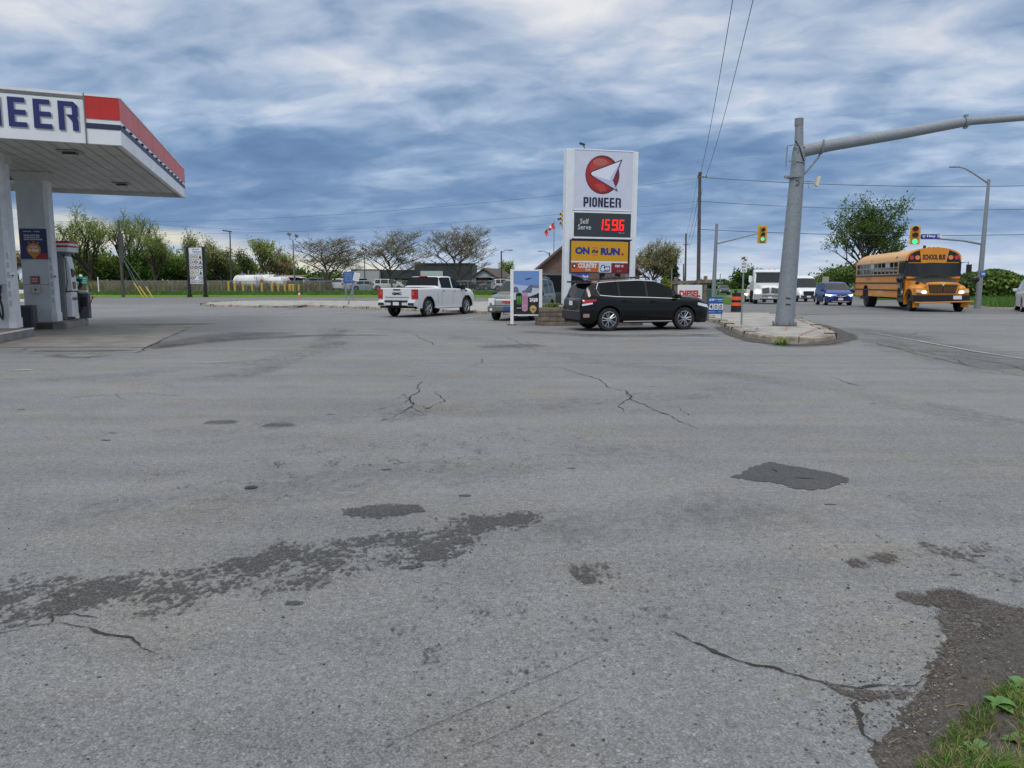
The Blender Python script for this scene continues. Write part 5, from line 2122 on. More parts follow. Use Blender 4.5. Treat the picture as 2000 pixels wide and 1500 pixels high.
# beige car behind the truck, far dark car
def sedan(root, P, lamps=LAMPW, H=1.5, L=4.6, W=1.82):
    h = L / 2
    top = [(-h, .65), (-h + .06, .95), (-h + .5, 1.05), (-h + .7, 1.08), (-h + 1.25, H - .06), (-h + 1.6, H), (.15, H), (.4, H - .06), (1.1, 1.0), (1.2, .97), (h - .3, .82), (h - .08, .70), (h, .5)]
    belt = [(-h, .6), (-h + .2, .92), (0, .96), (1.1, .92), (h - .3, .76), (h, .45)]
    width = [(-h, .8), (-h + .3, .97), (1.2, 1.0), (h - .35, .92), (h, .68)]
    zb = [(-h, .38), (-h + .2, .22), (h - .2, .2), (h, .3)]
    c = Car(root, L, W, top, belt, width, zb, (-1.3, 1.38), .33, .40, roofw=.74, zmid=.62, paintm=P, style='alloy')
    c.body([(-h + 1.1, -.25), (-.17, .85)], (.40, 1.12), (-h + .68, -h + 1.28), topglass=GLASSL)
    c.patch('head_lamp', h - .5, h - .08, (.58, .54), (.72, .66), lamps, wrap=.15)
    c.patch('tail_lamp', -h + .3, -h + .02, (.70, .70), (.86, .86), LAMPR, wrap=.15)
    c.mirror(.9, .95, P)
    b = MB()
    b.b2((h - .05, -.45, .36), (h + .02, .45, .52), PLAST)
    b.build('grille', root)
    return c


p = PG(1489, 590.5)
t = thing('beige_car', 'pale car with lit headlamps following left behind the long nosed truck', 'car', (p.x, p.y + 2, gz(p.x, p.y + 2)), R(90 - (180 + 20)))
van_car(t, paint('paint_champagne', (0.42, 0.41, 0.37), .3, .2), 2.2, 1.85, 1.62, LAMPON)
p = PG(1412, 575.2)
t = thing('dark_car', 'tiny dark car far up the side road beyond the crossing', 'car', (p.x, 125, gz(p.x, 125)), R(90 - 190))
t.location.x = XU(1412, 125)
sedan(t, PDK)

# white pickup cut by the right edge of the photo
p = PG(1999, 612)
t = thing('white_suv', 'rear corner of a white vehicle with red tail lamp cut by the right photo edge', 'suv', (p.x + 2.45, p.y + 2.5, gz(p.x, p.y)), R(90 - 28))
c_ = van_car(t, PWH, 2.4, 1.9, 1.75)
for sg_ in (1,):
    b = MB()
    b.box((-2.36, .82, 1.05), (.12, .16, .55), LAMPR)
    b.build('tail_lamp', t, bev=.02)


# ------------------------------------------------------------------ vehicles parked beyond the chain link fence
def parked(name, label, u, Y, hd_, fn, cat, **k):
    t = thing(name, label, cat, (XU(u, Y), Y, gz(XU(u, Y), Y)), R(90 - hd_), 'vehicles parked beyond the fence')
    fn(t, **k)
    return t


parked('parked_van', 'dark maroon van seen from behind beyond the fence', 622, 108, 5, lambda r_: van_car(r_, paint('paint_dark_plum', (0.03, 0.02, 0.028)), 2.4, 1.95, 1.85), 'van')
parked('parked_suv', 'white suv with rear window towards the viewer beyond the fence near the blue sign', 669, 110, 6, lambda r_: van_car(r_, PWH, 2.3, 1.9, 1.75), 'suv')
parked('parked_car', 'silver blue car low against the pale grey building', 715, 112, 80, lambda r_: sedan(r_, paint('paint_ice_blue', (0.25, 0.32, 0.38))), 'car')
parked('parked_car', 'dark car parked before the gabled shed opening', 965, 118, 85, lambda r_: sedan(r_, paint('paint_slate', (0.07, 0.08, 0.09))), 'car')
parked('parked_car', 'black car in the shade of the dark workshop', 915, 119, 88, lambda r_: sedan(r_, PBK), 'car')
parked('parked_van', 'white car with a red panel beside the gabled shed', 990, 108, 75, lambda r_: van_car(r_, PWH, 2.1, 1.85, 1.7), 'van')
parked('parked_suv', 'white car roof showing just behind the bed of the pickup truck', 760, 112, 85, lambda r_: van_car(r_, PWH, 2.2, 1.9, 1.7), 'suv')
t = parked('utility_van', 'white utility van with yellow ladders on its roof beside the tanks', 584, 104, 100, lambda r_: van_car(r_, PWH, 2.7, 2.0, 2.0), 'van')
b = MB()
for y in (-.4, .4):
    b.b2((-2.6, y - .05, 2.08), (1.2, y + .05, 2.18), mat('ladder_yellow', (0.6, 0.42, 0.06), .5))
for k in range(12):
    b.b2((-2.5 + k * .3, -.4, 2.1), (-2.45 + k * .3, .4, 2.15), mat('ladder_yellow', (0.6, 0.42, 0.06), .5))
b.build('ladder', t)
# ================================================================== school bus
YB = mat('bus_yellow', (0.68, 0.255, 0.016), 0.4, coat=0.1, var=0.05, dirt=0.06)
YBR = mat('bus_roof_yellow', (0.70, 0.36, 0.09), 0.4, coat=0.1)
RUB = mat('rub_rail_black', (0.02, 0.02, 0.02), 0.5)
DOOR = mat('bus_door', (0.045, 0.05, 0.055), 0.4)
SASH = mat('window_sash', (0.30, 0.28, 0.24), 0.5)
SEATB = mat('bus_seat', (0.07, 0.045, 0.035), 0.7)


def school_bus(root):
    W = 1.22
    xb, xf = -6.6, 2.55           # body from tail to windscreen
    zf, zs, zr = .62, 2.42, 3.02
    # side shell in bands so that the window band is open
    WX0, WX1 = -6.35, 1.35        # window zone, right and left side
    zw0, zw1 = 1.78, 2.42

    def roof_sec(x, k=1.0):
        pts = []
        for a in frange(0, PI, 15):
            pts.append((x, -W * math.cos(a) * (1 - .0 * k), zs + (zr - zs) * k * math.sin(a) ** .72))
        return pts
    body = MB()
    # lower sides
    for sg_ in (-1, 1):
        y = sg_ * W
        axr = -4.3
        segs = [(xb, axr - .62), (axr + .62, xf)]
        for a, b_ in segs:
            body.b2((a, y - sg_ * .04, zf), (b_, y, zw0), YB)
        poly = [(axr - .62, zw0), (axr - .62, zf)] + [(axr + .62 * math.cos(a), .62 + .62 * math.sin(a)) for a in frange(PI, 0, 13)] + [(axr + .62, zw0)]
        body.prism(poly, y - sg_ * .04, y, YB, 'xz')
        body.b2((xb, y - sg_ * .04, zw0), (WX0, y, zs), YB)
        body.b2((WX1, y - sg_ * .04, zw0), (xf if sg_ > 0 else 1.55, y, zs), YB)
    body.b2((xb, -W, zf), (xb + .05, W, zs), YB)
    body.b2((xb + .05, -W + .04, .98), (xf, W - .04, 1.02), UNDER)
    body.b2((xb + .05, -W + .05, .62), (xf - .2, -W + .08, 1.0), UNDER)
    body.build('body', root)
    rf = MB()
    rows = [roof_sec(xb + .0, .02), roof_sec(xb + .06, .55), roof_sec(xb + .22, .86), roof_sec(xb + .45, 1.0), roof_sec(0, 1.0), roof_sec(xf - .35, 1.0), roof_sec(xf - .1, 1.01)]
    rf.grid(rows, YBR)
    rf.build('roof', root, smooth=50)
    # black rails
    rr = MB()
    for sg_ in (-1, 1):
        for z in (1.72, 1.34, .98):
            rr.b2((xb, sg_ * W, z - .035), (1.55 if sg_ < 0 else xf, sg_ * (W + .025), z + .035), RUB)
    rr.build('rub_rail', root)
    # side windows
    n = 11
    dx = (WX1 - WX0) / n
    for sg_ in (-1, 1):
        for i in range(n):
            x0 = WX0 + i * dx
            f = MB()
            y = sg_ * (W - .01)
            for a, b_ in ((x0, x0 + .045), (x0 + dx - .045, x0 + dx)):
                f.b2((a, y - .02, zw0), (b_, y + .02, zw1), SASH)
            for z in (zw0 + .02, (zw0 + zw1) / 2 + .02, zw1 - .02):
                f.b2((x0 + .045, y - .018, z - .02), (x0 + dx - .045, y + .018, z + .02), SASH)
            fo = f.build('window', root)
            g_ = MB()
            up = WT if (i in (4, 8)) else GLASS
            g_.b2((x0 + .045, y - .006, zw0 + .04), (x0 + dx - .045, y + .006, (zw0 + zw1) / 2), GLASS)
            g_.b2((x0 + .045, y - .006, (zw0 + zw1) / 2 + .04), (x0 + dx - .045, y + .006, zw1 - .04), mat('pale_pane', (.4, .42, .42), .2) if i in (4, 8) else GLASS)
            g_.build('pane', fo)
    # front cap: black above, yellow centre with lettering
    cap = MB()
    arc = [(-W * math.cos(a), zs + (zr - zs) * 1.02 * math.sin(a) ** .72) for a in frange(0, PI, 15)]
    xw = xf
    capo = [(-W, zs - .12)] + arc + [(W, zs - .12)]
    cap.prism([(a, b_) for a, b_ in capo], xw - .12, xw + .02, BLACKP, 'yz')
    cap.prism([(a * 1.012, b_ + .012) for a, b_ in arc] + [(a * .955, zs + (b_ - zs) * .90 - .0) for a, b_ in reversed(arc)], xw - .14, xw + .035, YB, 'yz')
    cap.build('front_cap', root)
    cap = MB()
    cap.prism([(-.56, zs - .10), (.56, zs - .10), (.66, zr - .06), (.3, zr + .0), (-.3, zr + .0), (-.66, zr - .06)], xw + .02, xw + .045, YB, 'yz')
    s_ = cap.build('destination_panel', root)
    b = MB()
    M = Matrix.Translation((xw + .05, 0, 0)) @ Matrix.Rotation(R(90), 4, 'Z')
    b.text('SCHOOL BUS', BLACKP, -.50, zs + .03, 1.0, .26, 0, .05, M)
    b.build('lettering', s_)
    for y, m_ in ((-.74, LAMPA), (-1.0, LAMPR), (.74, LAMPA), (1.0, LAMPR)):
        b = MB()
        b.cyl((xw + .02, y, zs + .14), (xw + .07, y, zs + .14), .105, m_, n=16)
        b.build('warning_lamp', root)
    b = MB()
    for k in (-.2, 0, .2):
        b.box((xw - .1, k, zr + .03), (.08, .1, .04), LAMPA)
    b.build('clearance_lamp', root)
    # windscreen
    b = MB()
    rows = []
    for y in frange(-1.14, 1.14, 9):
        cur = .10 * (1 - (y / 1.14) ** 2)
        rows.append([(xw + .10 + cur * 1.2 - .02, y, 1.66), (xw + .02 + cur * .3, y, zs - .10)])
    b.grid(rows, GLASSL)
    b.build('windscreen', root, smooth=60)
    b = MB()
    for y in (-1.18, 1.18):
        b.b2((xw - .12, y - .05, 1.55), (xw + .06, y + .05, zs - .08), BLACKP)
    b.b2((xw - .10, -1.2, 1.56), (xw + .10, 1.2, 1.66), YB)
    b.b2((xw - .06, -W, zf + .3), (xw - .0, W, 1.6), YB)
    b.b2((xw - .1, -1.2, zs - .12), (xw + .05, 1.2, zs - .09), YB)
    b.build('windscreen_frame', root)
    # wiper arms across the windscreen
    b = MB()
    b.tube([(xw + .22, -.7, 1.66), (xw + .20, .2, 1.74)], .015, PLAST)
    b.tube([(xw + .22, .3, 1.66), (xw + .18, 1.0, 1.74)], .015, PLAST)
    b.build('wiper', root)
    # door on the kerb side
    b = MB()
    b.b2((1.55, -W - .02, .42), (2.48, -W + .03, 2.42), DOOR)
    b.b2((1.98, -W - .028, .48), (2.03, -W - .0, 2.36), BLACKP)
    d_ = b.build('door', root)
    for a, b_ in ((1.62, 1.95), (2.06, 2.40)):
        for z0, z1 in ((.62, 1.38), (1.46, 2.30)):
            g_ = MB()
            g_.b2((a, -W - .03, z0), (b_, -W - .015, z1), GLASS)
            g_.build('door_pane', d_)
    # hood
    h = MB()
    rows = []
    for x, w, zt, zl in [(xw - .02, 1.12, 1.64, 1.15), (xw + .4, 1.0, 1.60, 1.15), (xw + .9, .86, 1.50, 1.10), (xw + 1.25, .78, 1.40, 1.05), (xw + 1.38, .72, 1.34, 1.0)]:
        rows.append([(x, -w - .03, .85), (x, -w, zl), (x, -w * .93, zt - .13), (x, -w * .72, zt - .03), (x, 0, zt), (x, w * .72, zt - .03), (x, w * .93, zt - .13), (x, w, zl), (x, w + .03, .85)])
    h.grid(rows, YB)
    ho = h.build('hood', root, smooth=45)
    h = MB()
    rows2 = []
    for r_, t_ in zip(rows[:4], (0, 0, 0, 0)):
        rows2.append([(p_[0], p_[1] * 1.0, p_[2] + .008) for p_ in r_[2:7]])
    h.grid(rows2, mat('hood_black', (0.02, 0.02, 0.021), .55))
    h.build('hood_panel', ho)
    h = MB()
    gx = xw + 1.38
    h.prism([(-.60, .80), (.60, .80), (.76, 1.26), (.66, 1.36), (-.66, 1.36), (-.76, 1.26)], gx - .06, gx + .06, YB, 'yz')
    h.build('grille_surround', root, bev=.03)
    h = MB()
    for sg_ in (-1, 1):
        for k in range(9):
            y = sg_ * (.065 + k * .06)
            h.b2((gx + .05, y - .017, .88 + .004 * k), (gx + .085, y + .017, 1.27 - (.06 - .007 * k)), mat('grille_brown', (0.16, 0.09, 0.05), .35, .5))
    h.prism([(-.56, .86), (.56, .86), (.64, 1.27), (-.64, 1.27)], gx + .04, gx + .062, mat('grille_dark', (0.03, .02, .015), .6), 'yz')
    h.build('grille', root)
    h = MB()
    h.prism([(-.09, 1.31), (0, 1.20), (.09, 1.31), (0, 1.35)], gx + .06, gx + .10, CHROME, 'yz')
    h.build('badge', root)
    for sg_ in (-1, 1):
        f = MB()
        rows = []
        ax = xw + .62
        for a in frange(R(-20), R(190), 15):
            ca, sa_ = math.cos(a), math.sin(a)
            x, z = ax + .70 * ca, .56 + .66 * sa_
            ext = .10 * max(0, ca)
            rows.append([(x + ext, sg_ * .60, z + .16), (x + ext, sg_ * .92, z + .10), (x, sg_ * 1.14, z + .02), (x, sg_ * 1.21, z - .09), (x - .03 * ca, sg_ * 1.21, z - .14), (x - .05 * ca, sg_ * .9, z - .10)])
        f.grid(rows, YB)
        f.prism([(ax + .45, sg_ * .66), (ax + .74, sg_ * .66), (ax + .84, sg_ * .70), (ax + .74, sg_ * 1.16), (ax + .5, sg_ * 1.2)], .72, 1.10, YB, 'xy')
        f.build('fender', root, smooth=50)
        l = MB()
        l.prism([(sg_ * .66, .82), (sg_ * .70, 1.0), (sg_ * 1.12, 1.03), (sg_ * 1.14, .90)], ax + .70, ax + .86, mat('bus_lamp_glass', (.72, .55, .36), .15), 'yz')
        lo = l.build('head_lamp', root, bev=.02)
        l = MB()
        l.sph((ax + .86, sg_ * .80, .92), (.03, .12, .07), LAMPON)
        l.build('bulb', lo)
        l = MB()
        l.box((ax + .2, sg_ * .92, 1.36), (.16, .14, .12), BLACKP)
        l.build('marker_lamp', root, bev=.02)
    b = MB()
    gx = xw + 1.5
    b.prism([(gx - .55, -1.24), (gx - .1, -1.22), (gx + .05, -.9), (gx + .05, .9), (gx - .1, 1.22), (gx - .55, 1.24)], .48, .80, BLACKP, 'xy')
    b.build('front_bumper', root, bev=.03)
    b = MB()
    b.tube([(gx + .06, -1.2, .44), (gx + .12, -.6, .44), (gx + .12, 1.1, .50), (gx + .06, 1.3, .50)], .035, mat('crossing_arm', (0.55, 0.22, 0.05), .5))
    b.build('crossing_arm', root)
    plate(root, gx + .065, .68, PLATE, 1, None, w=.36, h=.17, y=.62)
    # wheels
    for sg_ in (-1, 1):
        wheel(root, xw + .62, sg_ * 1.03, .52, .28, 'bus', steer=R(-6))
        wheel(root, -4.3, sg_ * .94, .52, .50, 'bus')
    b = MB()
    b.b2((xb + .3, -.45, .50), (xw + 1.2, .45, .85), UNDER)
    b.b2((-3.2, -1.05, .55), (-2.0, 1.05, .95), UNDER)
    b.b2((-1.2, -1.0, .60), (.2, 1.0, .95), UNDER)
    b.build('chassis', root)
    # mirrors
    for sg_ in (-1, 1):
        b = MB()
        b.tube([(xw + .0, sg_ * 1.2, 2.30), (xw + .25, sg_ * 1.45, 2.34), (xw + .25, sg_ * 1.47, 1.62), (xw + .0, sg_ * 1.2, 1.58)], .02, BLACKP)
        b.box((xw + .25, sg_ * 1.50, 2.02), (.10, .22, .40), BLACKP)
        b.build('mirror', root, bev=.03)
        b = MB()
        b.tube([(xw + .9, sg_ * .95, 1.45), (xw + .75, sg_ * 1.45, 1.5), (xw + .7, sg_ * 1.62, 1.5)], .018, BLACKP)
        b.sph((xw + .7, sg_ * 1.66, 1.52), (.10, .18, .16), BLACKP)
        b.build('crossover_mirror', root, smooth=60)
    b = MB()
    Ms_ = Matrix.Translation((0, -W - .002, 0))
    b.text('12127', BLACKP, -4.3, 1.49, 1.05, .14, -.0, .03, Ms_)
    b.build('number', root)
    b = MB()
    b.cyl((xf - .6, -.25, zr), (xf - .6, -.25, zr + .14), .07, PLAST, n=8)
    b.box((1.0, -W + .1, zs + .2), (.14, .18, .08), BLACKP)
    b.box((-3.4, -W + .02, zs + .10), (.16, .06, .07), LAMPA)
    b.build('roof_marker', root)


bsc = 1.10
YBUS = 40.5
hdg = 180 + 10
bx = XU(1826, YBUS)
t = thing('school_bus', 'yellow school bus with black hood turning at the crossing, headlamps lit', 'bus', (0, 0, 0), R(90 - hdg))
school_bus(t)
t.scale = (bsc, bsc, bsc)
Mv = Matrix.Rotation(R(90 - hdg), 3, 'Z')
front = Mv @ (Vector((3.17, 0, 0)) * bsc)
t.location = (bx - front.x, YBUS - front.y, 0)
t.location.z = gz(bx, YBUS)
# ================================================================== street furniture
def signal_head(root, x, y, z, rz, lit='g', w=.62, h=1.32):
    """three-lamp head with its backboard, facing local -y turned by rz"""
    T = Matrix.Translation((x, y, z)) @ Matrix.Rotation(rz, 4, 'Z')
    YS = mat('signal_yellow', (0.62, 0.33, 0.02), 0.45)
    b = MB()
    b.b2((-w / 2, .0, -h / 2), (w / 2, .03, h / 2), YS, T)
    b.b2((-.17, -.20, -h / 2 + .12), (.17, .0, h / 2 - .12), mat('signal_face', (0.42, 0.20, 0.02), .5), T)
    ho = b.build('signal_head', root, bev=.03)
    for k, nm in enumerate('rag'):
        zc = (1 - k) * .36
        b = MB()
        on = nm == lit
        m_ = {'r': mat('lens_red_off', (0.07, 0.012, 0.01), .3), 'a': mat('lens_amber_off', (0.09, 0.03, 0.008), .3),
              'g': mat('lens_green_on', (0.1, 0.8, 0.5), .3, emit=(0.05, 1.0, 0.45), es=0.8)}[nm]
        if nm == 'g' and not on:
            m_ = mat('lens_green_off', (0.01, 0.05, 0.03), .3)
        b.cyl((0, -.205, zc), (0, -.235, zc), .145, m_, n=16, M=T)
        b.build('lens', ho)
        b = MB()
        pts = []
        for a in frange(R(-20), R(200), 9):
            pts.append([(.16 * math.cos(a), -.20, zc + .16 * math.sin(a)), (.165 * math.cos(a), -.42, zc + .165 * math.sin(a) - .03)])
        b.grid(pts, YS, T)
        b.build('visor', ho, smooth=60)
    return ho


# large mast on the island
mb_ = PT(1532, 636, .15)
t = thing('signal_mast', 'thick galvanised steel mast with a long arm over the road, bolted on the island', 'signal mast', (mb_.x, mb_.y, .15))
O = mb_
rel = lambda p: p - O
b = MB()
n_ = 24
top_sh = rel(PY(1560.5, 296, O.y))
tp = rel(PY(1561, 232, O.y))
b.cyl((0, 0, .04), top_sh, .315, GALV, r1=.215, n=28)
b.build('shaft', t, smooth=50)
b = MB()
b.cyl(top_sh + Vector((0, 0, -.1)), tp, .15, GALV, r1=.125, n=20)
b.cyl(tp + Vector((0, 0, -.22)), tp + Vector((0, 0, .01)), .14, mat('mast_cap', (.2, .21, .22), .6), n=20)
b.build('shaft_top', t, smooth=50)
b = MB()
for v in (400, 448, 531):
    p = rel(PY(1545, v, O.y))
    f_ = p.z / top_sh.z
    c0 = Vector((0, 0, 0)).lerp(top_sh, f_)
    b.cyl(c0, c0 + Vector((0, 0, .012)), .315 + (.215 - .315) * f_ + .004, mat('weld_seam', (.2, .21, .22), .6), n=28)
b.build('weld_seam', t)
b = MB()
pts = [rel(PY(1553, 298, O.y)), rel(PY(1620, 284, O.y)), rel(PY(1760, 261, O.y)), rel(PY(1880, 238.5, O.y))]
b.tube(pts, .21, GALV, n=20, r1=.16)
b.build('arm', t, smooth=50)
b = MB()
pts = [rel(PY(1876, 239, O.y)), rel(PY(1900, 236.5, O.y)), rel(PY(2000, 229, O.y)), rel(PY(2300, 214, O.y))]
b.tube(pts, .14, GALV, n=18, r1=.10)
b.cyl(rel(PY(1883, 238.5, O.y)), rel(PY(1889, 238, O.y)), .175, GALV, n=18)
p = rel(PY(1886, 238, O.y))
b.box(p + Vector((0, 0, .20)), (.12, .1, .05), GALV)
b.box(p + Vector((0, 0, -.19)), (.10, .1, .05), GALV)
b.build('arm_extension', t, smooth=50)
b = MB()
for zz in (-.30, .20):
    p = rel(PY(1558, 297, O.y)) + Vector((0, 0, zz))
    b.tube([p + Vector((-.30, -.02, 0)), p + Vector((-.2, -.24, 0)), p + Vector((.08, -.24, -.05)), p + Vector((.20, -.16, -.10))], .018, GALV)
p = rel(PY(1553, 297, O.y))
b.tube([p + Vector((-.1, -.24, .32)), p + Vector((.05, -.26, .1)), p + Vector((.22, -.22, -.32))], .02, PLAST)
b.tube([p + Vector((-.30, -.1, .2)), p + Vector((-.32, -.1, -.5))], .02, GALV)
b.build('clamp', t)
b = MB()
b.tube([rel(PY(1603, 277, O.y)), rel(PY(1602, 300, O.y)), rel(PY(1598, 308, O.y)), rel(PY(1570, 341, O.y)), rel(PY(1556, 346, O.y))], .035, GALV, n=8)
p = rel(PY(1603, 287, O.y))
b.tube([p + Vector((.0, -.22, .2)), p + Vector((0, -.24, -.1)), p + Vector((0, -.1, -.24))], .03, GALV)
p = rel(PY(1552, 346, O.y))
b.cyl(p + Vector((0, 0, -.03)), p + Vector((0, 0, .03)), .275, GALV, n=24)
b.box(p + Vector((-.30, -.05, 0)), (.12, .08, .08), GALV)
b.build('brace', t, smooth=50)
b = MB()
b.cyl((0, 0, -.0), (0, 0, .05), .42, mat('base_plate', (.12, .12, .12), .7), n=8)
for k in range(8):
    a = 2 * PI * k / 8 + .3
    b.cyl((.37 * math.cos(a), .37 * math.sin(a), .05), (.37 * math.cos(a), .37 * math.sin(a), .14), .03, GALV, n=6)
b.build('base_plate', t)
b = MB()
b.prism([(.62 * math.cos(a) * 1.0, .60 * math.sin(a) - .05) for a in [PI / 8 + PI * k / 4 for k in range(8)]], -.14, .0, KERB, 'xy')
fo = b.build('footing', t, bev=.02)
b = MB()
for k, v in enumerate((582, 594)):
    p = rel(PY(1533, v, O.y))
    b.box(p + Vector((0.0, -.31, 0)), (.16 - .0 * k, .012, .035), PLAST, rz=0, ry=R(6))
p = rel(PY(1552, 347, O.y))
b.tube([p + Vector((-.06, -.25, -.12)), p + Vector((.06, -.26, -.10)), p + Vector((.06, -.26, -.24)), p + Vector((-.06, -.26, -.28))], .015, PLAST)
b.build('handhole', t)
t2 = thing('radar_sensor', 'small cream box sensor on a bracket below the mast arm', 'sensor', rel(PY(1565, 355, O.y)) + O)
b = MB()
b.tube([(0, 0, 0), (.2, -.05, .02), (.35, -.05, -.02), (.45, -.05, .02)], .015, GALV)
b.tube([(.20, -.05, 0), (.24, -.05, -.22), (.45, -.05, -.08)], .012, GALV)
b.build('bracket', t2)
b = MB()
b.box((.52, -.06, .0), (.10, .16, .32), mat('cream_plastic', (.62, .58, .45), .5), ry=R(14))
b.build('housing', t2, bev=.02)

# no stopping sign
p = PT(1448, 634, .15)
t = thing('parking_sign', 'narrow white regulation sign on a thin steel post standing on the island', 'sign', p)
b = MB()
b.b2((-.025, -.02, 0), (.025, .02, ZV(508, p.y) - .15), GALV)
b.build('post', t)
z0, z1 = ZV(532, p.y) - .15, ZV(511, p.y) - .15
b = MB()
b.b2((-.11, -.035, z0), (.11, -.022, z1), WT)
pn = b.build('panel', t)
b = MB()
for k, s_ in enumerate(('NO', 'RIGHT', 'TURN')):
    b.text(s_, BLACKP, -.07, z1 - .11 - k * .115, .14, .07, -.038, .02)
b.build('lettering', t)
b = MB()
b.b2((-.12, -.035, z1 + .02), (.12, -.022, z1 + .18), WT)
b.box((-.03, -.040, z1 + .12), (.12, .004, .05), BLACKP, ry=R(-20))
b.box((.04, -.040, z1 + .06), (.10, .004, .04), BLACKP, ry=R(20))
b.build('upper_panel', t)

# construction barrel
p = PG(1437, 615)
t = thing('traffic_barrel', 'orange and black banded construction barrel at the back of the island', 'traffic barrel', p)
OB = mat('barrel_orange', (0.80, 0.10, 0.015), .45, emit=(.8, .1, .02), es=.0)
b = MB()
h_ = 1.08
bands_ = [(0, .02, BLACKP), (.02, .14, OB), (.14, .42, BLACKP), (.42, .56, OB), (.56, .68, BLACKP), (.68, .83, OB), (.83, 1.0, BLACKP)]
for a, c_, m_ in bands_:
    r0, r1 = .26 - .05 * a, .26 - .05 * c_
    b.lathe([(r0, a * h_), (r1, c_ * h_)], m_, 20)
b.lathe([(.21, h_), (.13, h_ + .02), (.0, h_ + .02)], BLACKP, 20)
b.lathe([(.34, 0), (.34, .06), (.26, .07)], BLACKP, 16)
b.box((-.04, 0, h_ + .07), (.14, .04, .12), PLAST)
b.build('body', t, smooth=50)
# second orange post half hidden by the mast
p = PT(1549, 632, .15)
t = thing('delineator_post', 'thin orange and black delineator leaning against the back of the mast', 'delineator', (p.x + .02, p.y + .55, .15))
b = MB()
for k in range(6):
    b.cyl((0, 0, k * .18), (0, 0, k * .18 + .18), .05, (OB, BLACKP)[k % 2], n=10)
b.build('tube', t)

# lottery sign
Y_ = 30.6
x0, x1 = XU(1383, Y_), XU(1411, Y_)
z0, z1 = ZV(613, Y_), ZV(580, Y_)
t = thing('lottery_sign', 'small blue lottery jackpot board with three white number tiles by the kerb', 'sign', (x0, Y_, 0), R(-4))
w_, h_ = x1 - x0, z1 - z0
b = MB()
b.b2((0, 0, z0), (w_, .05, z1), mat('lotto_blue', (0.015, 0.09, 0.36), .4))
b.build('panel', t)
b = MB()
b.b2((.02, .02, .1), (.05, .04, z0), GALV)
b.b2((w_ - .05, .02, .0), (w_ - .02, .04, z0), GALV)
b.build('leg', t)
b = MB()
LB = mat('lotto_light', (0.25, .45, .68), .4)
for k in range(3):
    b.b2((.03 + k * .19, -.006, z0 + .17), (.20 + k * .19, 0, z0 + .40), WT)
for k, ch in enumerate('400'):
    b.text(ch, BLACKP, .06 + k * .19 - (.0), z0 + .20, .11, .17, -.012, .02)
b.text('$', BLACKP, .02, z0 + .30, .05, .09, -.012, .0)
b.text('.', BLACKP, .415, z0 + .20, .03, .03, -.012, .03)
b.text('6/49', WT, .04, z1 - .16, .2, .10, -.006, .04)
b.text('LA GROSSE', WT, .27, z1 - .12, .28, .045, -.006, .03)
b.text('TUESDAY', LB, .36, z1 - .19, .18, .04, -.006, .03)
b.text('MILLION', LB, .03, z0 + .06, .25, .045, -.006, .03)
b.text('OLG', LB, .40, z0 + .07, .12, .04, -.006, .03)
b.build('lettering', t)

# diesel board on timber rail
Y_ = 41.0
t = thing('timber_rail', 'weathered timber rail on two posts behind the diesel board', 'rail', (XU(1310, Y_), Y_, 0), 0)
wx = lambda u: XU(u, Y_) - XU(1310, Y_)
for u0, u1, v in ((1316, 1323, 541), (1374, 1380, 539)):
    b = MB()
    b.b2((wx(u0), 0, 0), (wx(u1), .18, ZV(v, Y_)), WOOD)
    b.build('post', t, bev=.01)
b = MB()
b.add([(wx(1310), -.1, ZV(555, Y_)), (wx(1387), -.1, ZV(552, Y_)), (wx(1387), -.1, ZV(547, Y_)), (wx(1310), -.1, ZV(549, Y_)),
       (wx(1310), .0, ZV(555, Y_)), (wx(1387), .0, ZV(552, Y_)), (wx(1387), .0, ZV(547, Y_)), (wx(1310), .0, ZV(549, Y_))],
      [(0, 1, 2, 3), (7, 6, 5, 4), (3, 2, 6, 7), (1, 0, 4, 5), (1, 5, 6, 2), (0, 3, 7, 4)], WOOD)
b.build('crossbar', t)
Yd = 39.6
t = thing('fuel_sign', 'white board reading diesel in red capitals behind the bonnet of the crossover', 'sign', (XU(1323, Yd), Yd, 0))
wx = lambda u: XU(u, Yd) - XU(1323, Yd)
b = MB()
b.b2((0, 0, .75), (wx(1370.5), .08, ZV(556.5, Yd)), FASW)
b.build('panel', t, bev=.01)
b = MB()
b.b2((.1, .02, 0), (.18, .06, .75), WOOD)
b.b2((1.0, .02, 0), (1.08, .06, .75), WOOD)
b.build('leg', t)
b = MB()
b.text('DIESEL', REDP, wx(1326), ZV(580, Yd), wx(1367) - wx(1326), ZV(567, Yd) - ZV(580, Yd), -.01, .05)
b.build('lettering', t)
p = PT(1392, 600)
t = thing('utility_box', 'green utility cabinet at the foot of the signal mast beyond the lottery board', 'cabinet', (XU(1374, 44), 44, 0))
b = MB()
b.b2((0, 0, 0), (.45, .4, 1.25), mat('cabinet_green', (.03, .09, .05), .5))
b.build('housing', t, bev=.03)

